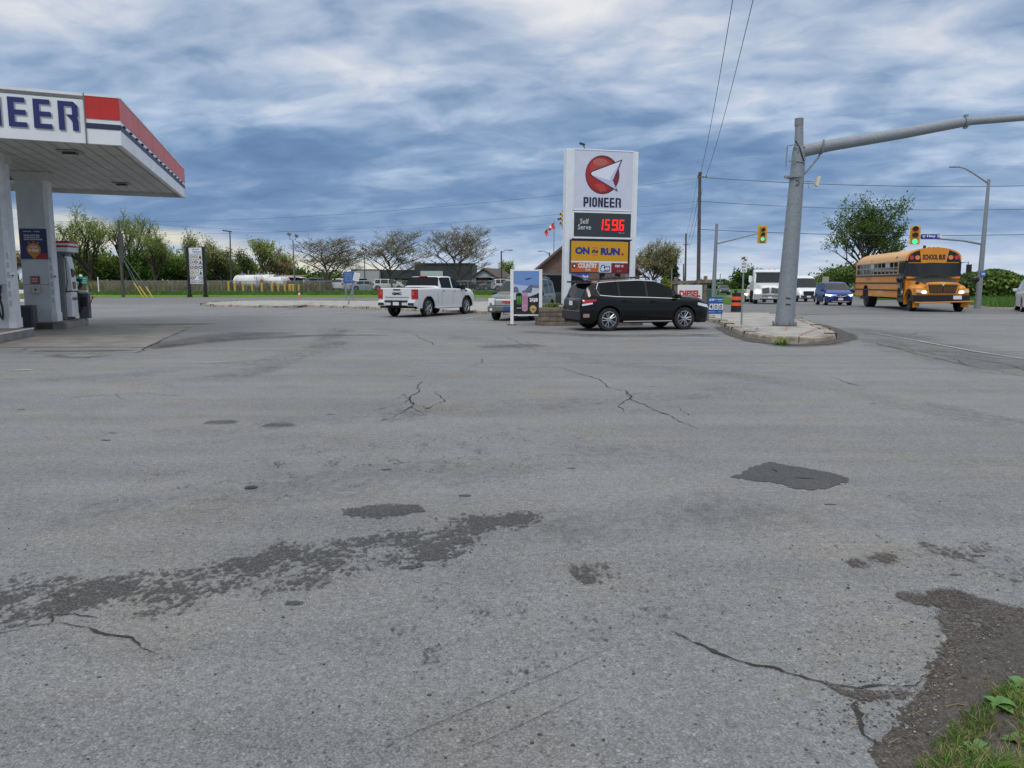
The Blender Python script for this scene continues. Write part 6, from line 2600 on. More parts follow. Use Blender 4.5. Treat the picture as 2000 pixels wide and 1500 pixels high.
# poster stand
pa, pb = PT(1000, 635), PT(1054, 633)
YS_ = pa.y
t = thing('poster_stand', 'white framed drink advert on two posts in front of the pewter suv', 'poster stand', (pa.x, YS_, 0), R(3))
wS = pb.x - pa.x
zt_ = ZV(526, YS_)
zb0 = ZV(617, YS_)
b = MB()
for x in (-.06, wS - .05):
    b.b2((x, 0, .02), (x + .12, .09, zt_), WHITE)
b.b2((.06, .01, zt_ - .07), (wS - .05, .08, zt_ - .01), WHITE)
b.b2((.06, .01, zb0), (wS - .05, .08, zb0 + .06), WHITE)
b.build('frame', t, bev=.008)
for x in (0.0, wS):
    b = MB()
    b.b2((x - .17, -.12, 0), (x + .17, .25, .035), mat('rusty_plate', (0.16, 0.06, 0.03), .85, var=.4, vs=9))
    b.build('base_plate', t)
xa, xb_ = .06, wS - .05
za_, zb_2 = zb0 + .06, zt_ - .07
W_, H_ = xb_ - xa, zb_2 - za_
pos = lambda fx, fz: (xa + fx * W_, za_ + fz * H_)
b = MB()


def pp_(pts, m_, y):
    b.poly([(pos(*q_)[0], y, pos(*q_)[1]) for q_ in pts], m_)


b.b2((xa, .02, za_), (xb_, .07, zb_2), mat('ad_sky', (.16, .29, .58), .3))
pp_([(0, .5), (1, .5), (1, .63), (0, .7)], mat('ad_haze', (.42, .52, .70), .3), .016)
pp_([(0, .48), (0, .62), (.08, .65), (.17, .62), (.22, .52), (.3, .50), (.36, .55), (.47, .57), (.6, .66), (.68, .70), (.78, .66), (.9, .68), (1, .66), (1, .50)], mat('ad_rock', (.045, .05, .075), .5, var=.9, vs=22, col2=(.22, .25, .32)), .012)
pp_([(0, .28), (0, .50), (.2, .51), (.45, .50), (.7, .50), (.74, .62), (1, .60), (1, .45)], mat('ad_snow', (.50, .56, .66), .4), .009)
pp_([(0, 0), (0, .33), (.3, .36), (.52, .40), (.8, .45), (1, .50), (1, 0)], mat('ad_black', (.018, .02, .02), .4), .006)
pp_([(.42, .84), (.50, .82), (.55, .84), (.68, .85), (.72, .87), (.66, .83), (.5, .80)], mat('ad_dark', (.03, .05, .09), .4), .010)
for k, (cx, mb2, mc) in enumerate(((.21, mat('can_black', (.01, .01, .01), .3), mat('can_green', (.10, .42, .04), .3)), (.44, mat('can_pink', (.50, .27, .40), .3), mat('can_pink_mark', (.36, .13, .26), .3)))):
    pp_([(cx - .10, .09), (cx, .06), (cx + .10, .09), (cx + .115, .13), (cx + .115, .46), (cx + .08, .50), (cx - .08, .50), (cx - .115, .46), (cx - .115, .13)], mb2, .003)
    for j, (dx, lo) in enumerate(((-.065, .22), (0, .20), (.065, .23))):
        pp_([(cx + dx - .022, .42), (cx + dx + .022, .42), (cx + dx + .012, .30), (cx + dx + .018, .26), (cx + dx, lo), (cx + dx - .012, .30)], mc, .000)
    q_ = pos(cx - .085, .135)
    b.text('MONSTER' if k == 0 else 'ultra', WT if k == 0 else mc, q_[0], q_[1], .17 * W_, .022 * H_, -.002, .02)
q_ = pos(.63, .28)
b.text('3/$8', WT, q_[0], q_[1], .32 * W_, .10 * H_, .002, .05)
q_ = pos(.58, .40)
b.text('MIX & MATCH', mat('ad_pinkred', (.55, .10, .15), .4), q_[0], q_[1], .13 * W_, .02 * H_, .002, .03)
q_ = pos(.77, .13)
GOLD = mat('badge_gold', (.50, .34, .10), .4)
pts = [(q_[0] + .13 * math.cos(a), .002, q_[1] + .13 * math.sin(a)) for a in frange(R(-35), R(215), 18)] + [(q_[0], .002, q_[1] - .19)]
b.poly(pts, GOLD)
b.text('SAVE', WT, q_[0] - .07, q_[1] + .03, .14, .03, -.001, .02)
b.text('5¢', BLACKP, q_[0] - .05, q_[1] - .05, .10, .06, -.001, .03)
b.build('print', t)

# ---------------------------------------------------------------- distant signals, lamps and poles
def cone_post(b, u0, v0, u1, v1, Y, r0, r1, org, m=GALV, n=10):
    a, c_ = PY(u0, v0, Y), PY(u1, v1, Y)
    a.z = gz(a.x, Y)
    b.cyl(a - org, c_ - org, r0, m, r1=r1, n=n)


Y_ = 62
o_ = PY(1393, 585, Y_); o_.z = gz(o_.x, Y_)
t = thing('traffic_signal', 'green traffic signal on a slim grey mast just right of the utility pole', 'traffic signal', o_)
b = MB(); cone_post(b, 1393, 585, 1400, 437, Y_, .18, .11, o_); b.build('mast', t, smooth=50)
b = MB(); b.tube([PY(1399, 476, Y_) - o_, PY(1440, 466, Y_) - o_, PY(1479, 456, Y_) - o_], .07, GALV, n=8, r1=.045); b.build('arm', t, smooth=50)
p = PY(1488, 458, Y_) - o_
signal_head(t, p.x, p.y - .1, p.z, R(-8), w=.72, h=1.40)

Y_ = 50
o_ = PG(1909, 603); Y_ = o_.y
t = thing('traffic_signal', 'green traffic signal above the school bus with highway name sign and tall lamp arm', 'traffic signal', o_)
b = MB(); b.cyl((0, 0, 0), PY(1931.5, 350, Y_) - o_, .17, GALV, r1=.08, n=12); b.build('mast', t, smooth=50)
b = MB(); b.tube([PY(1919, 477, Y_) - o_, PY(1880, 470, Y_) - o_, PY(1795, 463, Y_) - o_], .065, GALV, n=8, r1=.045); b.build('arm', t, smooth=50)
p = PY(1785.5, 459.5, Y_) - o_
signal_head(t, p.x, p.y - .1, p.z, R(-25), w=.54, h=1.04)
b = MB()
a_, c_ = PY(1797, 467.5, Y_) - o_, PY(1834, 457.5, Y_) - o_
b.b2((a_.x, -.10, a_.z), (c_.x, -.06, c_.z), mat('street_sign_blue', (.02, .035, .26), .4))
sn = b.build('street_name_sign', t)
b = MB()
b.text('Hwy 20', WT, a_.x + .32, a_.z + .07, .85, .19, -.11, .03)
b.poly([(a_.x + .06, -.108, c_.z - .06), (a_.x + .08, -.108, a_.z + .14), (a_.x + .15, -.108, a_.z + .06), (a_.x + .22, -.108, a_.z + .14), (a_.x + .25, -.108, c_.z - .06)], mat('shield_grey', (.45, .48, .55), .4))
b.build('lettering', sn)
b = MB(); b.tube([PY(1930, 358, Y_) - o_, PY(1905, 341, Y_) - o_, PY(1885, 329, Y_) - o_, PY(1872, 326, Y_) - o_, PY(1862, 326, Y_) - o_], .05, GALV, n=6, r1=.03); b.build('lamp_arm', t, smooth=50)
b = MB(); p = PY(1864, 326, Y_) - o_; b.box(p, (.55, .2, .07), GALV); b.build('lamp_head', t, bev=.03)
b = MB()
p = PY(1916, 535, Y_) - o_
b.poly([(p.x - .17, -.2, p.z + .15), (p.x - .17, -.2, p.z + .02), (p.x - .12, -.2, p.z - .12), (p.x, -.2, p.z - .18), (p.x + .12, -.2, p.z - .12), (p.x + .17, -.2, p.z + .02), (p.x + .17, -.2, p.z + .15)], mat('shield_blue', (.03, .12, .42), .4))
b.text('28', WT, p.x - .1, p.z - .06, .2, .12, -.205, .03)
b.build('route_shield', t)

o_ = Vector((XU(1101, 63), 63, gz(6, 63)))
t = thing('traffic_signal', 'yellow traffic signal seen edge on just left of the pylon sign top', 'traffic signal', o_)
b = MB()
p = PY(1112, 428, 63) - o_
b.cyl((.5, 0, 0), (.5, 0, p.z + .8), .12, GALV, r1=.09)
b.build('mast', t)
signal_head(t, p.x - .35, 0, p.z, R(-62), lit='n', w=.85, h=1.65)
b = MB()
p = PY(1091, 428, 63) - o_
b.box((p.x, 0, p.z), (.18, .2, .16), mat('sensor_dark', (.06, .09, .10), .5))
b.tube([(p.x, 0, p.z), (p.x + .5, 0, p.z - .05)], .03, GALV)
b.build('sensor', t)


POLEW = mat('pole_timber', (.085, .078, .07), .9, var=.3, vs=5)


def upole(label, u0, v0, u1, v1, Y, r, m=None, arm=None):
    o_ = PY(u0, v0, Y); o_.z = gz(o_.x, Y)
    t = thing('utility_pole', label, 'utility pole', o_)
    top = PY(u1, v1, Y) - o_
    b = MB(); b.cyl((0, 0, 0), top, r, POLEW, r1=r * .7, n=10); b.build('pole', t, smooth=50)
    if arm:
        b = MB()
        for (du, v, L) in arm:
            p = PY(u1, v, Y) - o_
            b.box((p.x + du, -.1, p.z), (L, .1, .09), WOOD)
            for s_ in (-1, 1):
                b.cyl((p.x + du + s_ * L * .45, -.1, p.z + .04), (p.x + du + s_ * L * .45, -.1, p.z + .18), .04, GALV, n=6)
        b.build('crossarm', t)
    return t


upole('tall brown wooden utility pole right of the pylon sign carrying the road wires', 1364, 572, 1367, 336, 65, .17, arm=[(.15, 346, .8), (0, 341, .3)])
upole('thinner grey utility pole farther off between the pylon sign and the brown pole', 1338, 566, 1340, 456, 118, .17, arm=[(0, 478, .9)])
upole('shortest and farthest wooden utility pole in the roadside line', 1335, 562, 1335, 515, 170, .17)
t = upole('leaning grey utility pole with yellow guarded guy wires left of the directory board', 241, 579, 231, 430, 84.5, .17, m=WOOD)
o_ = t.location
YG = mat('guard_yellow', (.60, .42, .05), .5)
for (a_, c_, e_) in (((280, 579), (262, 553), (236, 495)), ((287, 580), (272, 559), (236, 497)), ((298, 579), (285, 560), (237, 493))):
    g0, g1, g2 = PY(*a_, 84), PY(*c_, 84), PY(*e_, 84.5)
    g0.z = 0
    b = MB(); b.tube([g0 - o_, g1 - o_], .06, YG, n=6); gd_ = b.build('guy_guard', t)
    b = MB(); b.tube([g1 - o_, g2 - o_], .016, GALV, n=4); b.build('guy_wire', t)
b = MB()
p = PY(236, 483, 84.4) - o_
b.b2((p.x, -.3, p.z - 1.6), (p.x + .3, -.1, p.z + 1.5), mat('pole_cable_guard', (.06, .06, .06), .7))
b.build('cable_guard', t)


def lamp(name, label, u0, v0, u1, v1, Y, r, head, m=None):
    o_ = PY(u0, v0, Y); o_.z = gz(o_.x, Y)
    t = thing(name, label, 'lamp post', o_)
    top = PY(u1, v1, Y) - o_
    m = m or GALV
    b = MB(); b.cyl((0, 0, 0), top, r, m, r1=r * .6, n=8); b.build('pole', t, smooth=50)
    s_ = Y / FPX
    if head[0] == 'arm':
        dx = head[1] * s_
        b = MB(); b.tube([top + Vector((0, 0, -.3)), top + Vector((dx * .5, 0, .15 + head[2] * s_ * .6)), top + Vector((dx, 0, head[2] * s_ + .1))], .05, m, n=6); b.build('arm', t)
        b = MB(); b.box(top + Vector((dx, 0, head[2] * s_ + .1)), (.7, .25, .12), m); b.build('lamp_head', t, bev=.03)
    elif head[0] == 'double':
        b = MB(); b.tube([top + Vector((-head[1] * s_, 0, .35)), top + Vector((-head[1] * s_ * .7, 0, .0)), top, top + Vector((head[1] * s_ * .7, 0, 0)), top + Vector((head[1] * s_, 0, .35))], .05, m, n=6); b.build('arm', t)
        for sg_ in (-1, 1):
            b = MB(); b.box(top + Vector((sg_ * head[1] * s_, 0, .5 + (.2 if sg_ < 0 else 0))), (.42, .3, .38), m, ry=R(30)); b.build('flood_lamp', t, bev=.03)
    else:
        b = MB(); b.box(top + Vector((-.35, 0, .05)), (1.1, .3, .14), m, ry=R(8)); b.build('lamp_head', t, bev=.03)
    return t


DKS = mat('dark_lamp_metal', (.05, .05, .05), .6)
lamp('lamp_post', 'dark lamp post with a flat head left of the white tanks', 452, 568, 449, 452, 99, .12, ('flat',), DKS)
lamp('lamp_post', 'twin floodlight post rising behind the yellow bollards and tanks', 576, 568, 572, 468, 103, .12, ('double', 7), mat('lamp_grey', (.14, .15, .16), .6))
lamp('lamp_post', 'small twin floodlight post standing over the pale grey building', 713, 560, 711.5, 494, 128, .1, ('double', 3), DKS)
lamp('street_lamp', 'slim street lamp with arm to the right between shed and brown hall', 980, 566, 979, 490, 122, .16, ('arm', 18, 0), DKS)
lamp('street_lamp', 'slim street lamp with arm to the left before the brown hall', 1074, 566, 1073, 493, 122, .16, ('arm', -18, 1), DKS)
lamp('street_lamp', 'pale street lamp with short left arm in front of the dark evergreen', 1311, 566, 1313, 492, 95, .1, ('arm', -5, 4))
# flag
Yf_ = 112
o_ = Vector((XU(1081, Yf_), Yf_, 0))
t = thing('flag_pole', 'thin flagpole with a red and white maple leaf flag left of the pylon sign', 'flagpole', o_)
b = MB(); b.cyl((0, 0, 0), (0, 0, ZV(428, Yf_)), .10, mat('flagpole_grey', (.3, .32, .34), .5), r1=.05, n=8); b.build('pole', t)
FR = mat('flag_red', (.55, .02, .03), .6)
FWt = mat('flag_white', (.75, .74, .75), .6)
b = MB()
zt = ZV(433, Yf_)
nU = 13
rows = []
for i in range(nU):
    s_ = i / (nU - 1)
    x = -.05 - 1.35 * s_
    zc = zt - .1 - 1.35 * s_ ** 1.1
    w_ = .95 - .25 * s_ - .35 * math.sin(PI * s_)
    rows.append([(x + .10 * k, .15 * math.sin(8 * s_ + k), zc - w_ * k / 3) for k in range(4)])
for a, c_, m_ in ((0, 4, FR), (4, 9, FWt), (9, 13, FR)):
    b.grid(rows[a:c_] if c_ >= nU else rows[a:c_ + 1 if c_ < nU else c_], m_)
m5 = rows[6][1]
b.sph((m5[0], m5[1] - .12, m5[2] - .12), (.16, .05, .16), FR, n=8, k=4)
b.build('flag', t, smooth=60)

# ---------------------------------------------------------------- wires
WIRE = mat('wire_black', (.03, .035, .045), .6)


def wire(label, a, b_, sag=.3, r=.016):
    r *= .78
    r *= .6 if 'left' in label and 'steep' not in label else 1
    mb = MB()
    o_ = a.copy()
    pts = []
    for i in range(25):
        s_ = i / 24
        p = a.lerp(b_, s_)
        p.z -= sag * 4 * s_ * (1 - s_)
        pts.append(p - o_)
    mb.tube(pts, r, WIRE, n=4)
    o = mb.build('overhead_wire', loc=o_, label=label, cat='wire', group='overhead wires')
    return o


pt_ = PY(1374, 344, 65)
wire('left one of the two steep wires rising to the top edge', pt_ + Vector((-.3, 0, 0)), PY(1446, -90, 26), .6, .017)
wire('right one of the two steep wires rising to the top edge', pt_ + Vector((.2, 0, 0)), PY(1492, -90, 26), .6, .017)
wire('topmost level wire from the brown pole to the right edge', PY(1378, 347, 65), PY(2200, 356, 62), .5, .028)
wire('second level wire down, crossing behind the large green tree', PY(1366, 393, 65), PY(2200, 402, 62), .5, .022)
wire('third level wire down, passing behind the green signals', PY(1366, 448, 65), PY(2200, 452, 62), .4, .028)
wire('wire from the brown pole leftward past the pylon, highest of three', PY(1364, 348, 65), PY(100, 432, 92), 1.2, .022)
wire('middle wire running left from the pylon toward the near trees', PY(1364, 393, 65), PY(100, 456, 92), 1.0, .018)
wire('lowest of the wires running left behind the bare trees', PY(1364, 405, 65), PY(-20, 400, 70), 2.2, .014)
for k, (du, lab) in enumerate(((0, 'left receding wire between the two roadside poles'), (6, 'middle receding wire between the two roadside poles'), (10, 'right receding wire between the two roadside poles'))):
    wire(lab, PY(1362 + du, 350 + 9 * k, 65), PY(1336 + du * .8, 470 + 8 * k, 118), .9, .02)

# ---------------------------------------------------------------- directory board
Y_ = 86
o_ = Vector((XU(388, Y_), Y_, 0))
wx = lambda u: XU(u, Y_) - o_.x
t = thing('directory_board', 'tall white service club board with a grid of round emblems between black posts', 'sign board', o_)
for u0, u1 in ((369.5, 374.5), (400.5, 405.5)):
    b = MB()
    b.b2((wx(u0), -.12, 0), (wx(u1), .12, ZV(482, Y_)), BLACKP)
    b.b2((wx(u0) - .08, -.2, 0), (wx(u1) + .08, .2, .22), BLACKP)
    b.build('post', t)
b = MB()
zT, zB = ZV(484, Y_), ZV(554, Y_)
xL, xR = wx(374.5), wx(400.5)
b.b2((xL, -.04, zB), (xR, .04, zT), WT)
b.build('panel', t)
b = MB()
W_, H_ = xR - xL, zT - zB
b.text('WELCOME', NAVY, xL + .35, zT - .22, .8, .12, -.05, .02)
b.text('Pelham', mat('print_lightblue', (.10, .28, .50), .4), xL + .45, zT - .55, .9, .26, -.05, .02)
b.text('SERVICE CLUBS', NAVY, xL + .08, zB + .08, W_ - .16, .17, -.05, .03)
GR = mat('grid_dark', (.08, .12, .14), .5)
gt, gb = zT - .68, zB + .33
for k in range(6):
    z = gb + (gt - gb) * k / 5
    b.b2((xL, -.052, z - .02), (xR, -.045, z + .02), GR)
for k in (1, 2):
    x = xL + W_ * k / 3
    b.b2((x - .02, -.053, gb), (x + .02, -.046, gt), GR)
ecol = [(.30, .32, .34), (.42, .38, .05), (.03, .03, .04), (.25, .26, .28), (.25, .06, .03), (.05, .05, .06), (.45, .04, .04), (.05, .07, .18), (.12, .12, .14),
        (.18, .32, .12), (.50, .48, .30), (.03, .05, .12), (.30, .04, .05), (.08, .12, .35), (.2, .22, .24)]
for k, c_ in enumerate(ecol):
    i, j = k % 3, k // 3
    cx = xL + W_ * (i + .5) / 3
    cz = gt - (gt - gb) * (j + .5) / 5
    m_ = mat('emblem_%d' % k, c_, .5)
    if k in (2, 5, 11):
        b.poly([(cx - .17, -.05, cz - .2), (cx + .17, -.05, cz - .2), (cx, -.05, cz + .24)], m_)
    elif k == 13:
        b.b2((cx - .2, -.05, cz + .02), (cx - .05, -.045, cz + .15), m_)
    else:
        b.cyl((cx, -.045, cz), (cx, -.05, cz), .20, m_, n=12)
        b.cyl((cx, -.05, cz), (cx, -.055, cz), .10, mat('emblem_in_%d' % (k % 3), [(.6, .58, .5), (.5, .52, .58), (.62, .6, .3)][k % 3], .5), n=8)
b.build('emblems', t)

# green board, blue board, tilted sign, cone
Y_ = 86
o_ = Vector((XU(164, Y_), Y_, 0))
t = thing('information_sign', 'green information sign with pale lines just right of the fuel pump', 'sign', o_)
wx = lambda u: XU(u, Y_) - o_.x
b = MB()
b.b2((wx(150), -.05, ZV(555, Y_)), (wx(175.5), .05, ZV(540, Y_)), mat('sign_green', (.02, .20, .12), .5))
for v in (544, 548, 552):
    b.b2((wx(152), -.06, ZV(v, Y_) - .035), (wx(173), -.05, ZV(v, Y_) + .035), mat('sign_line', (.25, .45, .36), .5))
b.sph((wx(161), 0, ZV(539.5, Y_)), (.25, .04, .2), WT)
b.build('panel', t)
b = MB()
for u in (154, 173):
    b.b2((wx(u) - .05, .05, 0), (wx(u) + .05, .12, ZV(541, Y_)), GALV)
b.build('post', t)
Y_ = 70
o_ = Vector((XU(683, Y_), Y_, 0))
wx = lambda u: XU(u, Y_) - o_.x
t = thing('notice_board', 'blue notice board on two posts beside the tilted white sign', 'sign', o_)
b = MB()
b.b2((wx(672.5), -.04, ZV(553, Y_)), (wx(693), .04, ZV(531, Y_)), mat('notice_blue', (.04, .11, .33), .5))
for k in range(5):
    z = ZV(535 + k * 3.6, Y_)
    b.text(('WELCOME TO', 'PARKING', 'LOT USE', 'OPEN DAILY', 'THANK YOU')[k], mat('sign_pale', (.30, .38, .55), .5), wx(675), z, wx(690) - wx(675), .09, -.05, .02)
b.build('panel', t)
b = MB()
for u in (676, 690):
    b.b2((wx(u) - .05, .04, 0), (wx(u) + .05, .12, ZV(535, Y_)), GALV)
b.build('post', t)
o_ = PT(680, 594.5, .14)
t = thing('leaning_sign', 'small white sign tilted on its bent steel post on the sidewalk', 'sign', o_)
b = MB()
tp = PY(697.5, 534, o_.y) - o_
b.cyl((0, 0, 0), tp, .045, GALV, n=8)
b.build('post', t)
b = MB()
T = Matrix.Translation(PY(696.5, 541, o_.y) - o_) @ Matrix.Rotation(R(13), 4, 'Y')
b.b2((-.20, -.07, -.27), (.20, -.05, .27), WT, T)
for k in range(3):
    b.text(('NO', 'PARKING', 'ZONE')[k], mat('print_grey', (.15, .16, .18), .5), -.14, .10 - k * .14, .28, .07, -.075, .01, T)
b.build('panel', t)
p = PG(578, 582)
t = thing('traffic_cone', 'tiny orange and white cone on the grass edge before the bollards', 'traffic cone', (p.x, 82.5, 0.02))
b = MB()
b.lathe([(.17, .05), (.11, .3)], mat('cone_orange', (.6, .18, .04), .5), 10)
b.lathe([(.11, .3), (.07, .48)], WT, 10)
b.lathe([(.07, .48), (.03, .62), (0, .62)], mat('cone_orange', (.6, .18, .04), .5), 10)
b.b2((-.22, -.22, 0), (.22, .22, .05), mat('cone_orange', (.6, .18, .04), .5))
b.build('body', t)

# ---------------------------------------------------------------- chain link fence, tanks, bollards
def m_mesh():
    m = bpy.data.materials.new('chain_link')
    m.use_nodes = True
    g = NT(m.node_tree)
    out = g.n('ShaderNodeOutputMaterial')
    b = g.n('ShaderNodeBsdfPrincipled')
    b.inputs['Base Color'].default_value = (.22, .23, .22, 1)
    b.inputs['Metallic'].default_value = .3
    ge = g.n('ShaderNodeNewGeometry')
    sep = g.n('ShaderNodeSeparateXYZ')
    g.set(sep.inputs[0], ge.outputs['Position'])
    k = 2 * PI / .075
    def wv(s_):
        v = g.m('SINE', g.m('MULTIPLY', g.m('ADD', sep.outputs[0], g.m('MULTIPLY', sep.outputs[2], s_)), k / 1.2))
        return g.m('GREATER_THAN', g.m('ABSOLUTE', v), .985)
    f = g.m('MAXIMUM', wv(1.0), wv(-1.0))
    tr = g.n('ShaderNodeBsdfTransparent')
    mx = g.n('ShaderNodeMixShader')
    g.set(mx.inputs[0], f)
    g.nt.links.new(tr.outputs[0], mx.inputs[1])
    g.nt.links.new(b.outputs[0], mx.inputs[2])
    g.nt.links.new(mx.outputs[0], out.inputs[0])
    return m


LINK = m_mesh()
YF = 96
o_ = Vector((XU(195, YF), YF, 0))
t = thing('chain_link_fence', 'long grey chain link fence across the grass before the tanks and buildings', 'fence', o_)
Lf_ = XU(1010, YF) - o_.x
hf = ZV(549, YF)
b = MB()
b.cyl((0, 0, hf), (Lf_, 0, hf), .035, GALV, n=6)
b.build('top_rail', t)
n_p = int(Lf_ / 3.05)
b = MB(); b.cyl((0, 0, 0), (0, 0, hf + .05), .04, GALV, n=6); po = b.build('post', t)
for k in range(1, n_p + 1):
    c_ = po.copy(); COL.objects.link(c_); c_.location = (k * Lf_ / n_p, 0, 0)
b = MB()
b.grid([[(0, 0, .03), (Lf_, 0, .03)], [(0, 0, hf), (Lf_, 0, hf)]], LINK)
b.build('wire_mesh', t)
b = MB(); b.cyl((0, 0, 0), (0, 0, ZV(541, YF)), .07, WHITE, n=8); b.build('end_post', t)

TKW = mat('tank_white', (.68, .68, .66), .35, var=.06, vs=.8, dirt=.12)
for (u0, u1, Y_, vt, lab) in ((467, 512, 101, 537, 'left white horizontal storage tank with red valve end behind the bollards'),
                              (500, 540, 106, 536.5, 'middle white storage tank half hidden by the tree trunk'),
                              (532, 562, 101, 540, 'right white storage tank with a rounded end by the utility van')):
    o_ = Vector((XU(u0, Y_), Y_, 0))
    t = thing('storage_tank', lab, 'tank', o_, R(-24))
    ro = (ZV(vt, Y_) - .35 - .42) / 2
    t.location.z = .42
    L_ = (XU(u1, Y_) - o_.x) * 1.22
    b = MB()
    Mx = Matrix.Translation((0, 0, ro + .35)) @ Matrix.Rotation(R(90), 4, 'Y')
    b.lathe([(0, -.30), (ro * .6, -.22), (ro * .92, -.06), (ro, .1), (ro, L_ - .1), (ro * .92, L_ + .06), (ro * .6, L_ + .22), (0, L_ + .30)], TKW, 28, Mx)
    b.build('shell', t, smooth=40)
    for x in (.5, L_ - .5):
        b = MB(); b.b2((x - .12, -ro * .7, 0), (x + .12, ro * .7, .6), WHITE); b.build('saddle', t)
    b = MB()
    for x in (.8, L_ / 2, L_ - .6):
        b.cyl((x, 0, 2 * ro + .3), (x, 0, 2 * ro + .75), .06, GALV, n=8)
    b.box((.9, 0, 2 * ro + .42), (.6, .5, .2), GALV)
    b.build('vent_pipe', t)
    b = MB()
    b.cyl((L_ + .30, .0, ro + .4), (L_ + .34, 0, ro + .4), .30, REDP, n=12)
    b.box((1.2, -ro - .02, ro + .3), (.3, .03, .3), mat('hazard_red', (.5, .1, .08), .5), ry=R(45))
    b.build('hazard_mark', t)
    b = MB()
    for x in (L_ - .15, L_ + .25):
        b.cyl((x, -ro * .9, .1), (x, -ro * .9, 2 * ro + .2), .03, GALV, n=5)
    for k in range(7):
        b.cyl((L_ - .15, -ro * .9, .3 + k * .3), (L_ + .25, -ro * .9, .3 + k * .3), .02, GALV, n=5)
    b.build('ladder', t)

bol = None
for u, v0, v1 in [(445.7, 550, 570), (459, 550, 570), (463, 551, 569), (477, 552.5, 570.5), (493.6, 552.5, 570.5), (510.5, 552.5, 571), (514, 552, 571), (533, 553, 571), (543, 553, 571), (556.4, 554, 571),
                  (564.5, 555, 571), (569, 555.5, 571), (572, 555.5, 571), (576, 555, 571), (584, 556, 571)]:
    Y_ = 98.5
    if bol is None:
        bol = thing('bollard', 'yellow steel bollard in the row guarding the white tanks', 'bollard', (0, 0, 0), 0, 'yellow bollards round the tanks')
        b = MB()
        b.cyl((0, 0, 0), (0, 0, 1.12), .15, YG, n=12)
        b.sph((0, 0, 1.12), (.15, .15, .08), YG, n=12, k=6)
        b.build('pipe', bol, smooth=50)
        o = bol
    else:
        o = copy_tree(bol)
    o.location = (XU(u, Y_), Y_ + rnd.uniform(-.6, .6), 0)
    o.scale.z = (ZV(v0, Y_) - .4) / 1.2
    o.location.z = .4
t = thing('fuel_cabinet', 'small red cabinet on a post among the yellow bollards', 'cabinet', (XU(451.5, 100), 100, 0))
b = MB(); b.b2((-.25, 0, .9), (.25, .3, 1.5), mat('cabinet_red', (.22, .02, .02), .5)); b.b2((-.05, .1, 0), (.05, .2, .9), GALV); b.build('housing', t)
# ================================================================== far buildings
def at(Y):
    return lambda u: XU(u, Y)


GRW = mat('pale_render_wall', (.40, .40, .42), .8, var=.08, vs=.6)
DKW = mat('dark_metal_cladding', (.035, .038, .045), .6, var=.2, vs=.8)
BRN = mat('brown_shingle', (.12, .075, .055), .85, var=.25, vs=2.5, bump=.3)
BRK = mat('brown_brick', (.16, .105, .085), .85, var=.2, vs=3)
ROOFB = mat('roof_brown', (.085, .062, .05), .85, var=.3, vs=2)


def bl(name, label, Y, u0, cat='building'):
    return thing(name, label, cat, (XU(u0, Y), Y, 0))


# pale building
Y = 128
t = bl('office_building', 'pale grey flat roofed building with one dark strip window behind the leaning sign', Y, 688)
X = lambda u: XU(u, Y) - XU(688, Y)
b = MB(); b.b2((X(688), 0, 0), (X(741.5), 14, ZV(526.5, Y)), GRW); b.b2((X(688) - .1, -.15, ZV(526.5, Y)), (X(741.5), 14, ZV(525.6, Y)), mat('coping', (.3, .3, .31), .6)); b.build('wall', t)
b = MB(); b.b2((X(696), -.06, ZV(556, Y)), (X(718), .02, ZV(544.5, Y)), GLASS); b.build('window', t)
# dark workshop
Y = 130
t = bl('workshop', 'dark clad workshop with a taller right block and a white garage door', Y, 741)
X = lambda u: XU(u, Y) - XU(741, Y)
b = MB()
b.b2((X(741.5), .5, 0), (X(812), 14, ZV(531, Y)), mat('workshop_lower_wall', (.19, .18, .18), .8, var=.1))
b.b2((X(741), -.4, ZV(544, Y)), (X(812.5), 13.9, ZV(527, Y)), DKW)
b.b2((X(812.5), -1.2, 0), (X(924), 16, ZV(515, Y)), DKW)
b.b2((X(812), -1.4, ZV(516.5, Y)), (X(924.6), 16.1, ZV(514, Y)), mat('parapet_dark', (.06, .06, .065), .6))
b.build('wall', t)
b = MB(); b.b2((X(824), -1.3, ZV(546, Y)), (X(867), -1.18, ZV(529.5, Y)), mat('garage_door_white', (.45, .50, .48), .5)); b.build('garage_door', t)
for k, u in enumerate((752, 776)):
    b = MB(); b.b2((X(u), .42, ZV(553, Y)), (X(u + 9), .52, ZV(545.5, Y)), GLASS if k == 0 else WT); b.build('window', t)
b = MB(); b.cyl((X(849), 2, ZV(515, Y)), (X(849), 2, ZV(510.5, Y)), .12, DKW, n=6); b.cyl((X(818), 2, ZV(515, Y)), (X(818), 2, ZV(511, Y)), .08, DKW, n=6); b.build('vent_pipe', t)
b = MB(); b.b2((X(893), -1.25, 0), (X(900), -1.15, ZV(546, Y)), mat('door_dark', (.02, .02, .022), .5)); b.build('door', t)
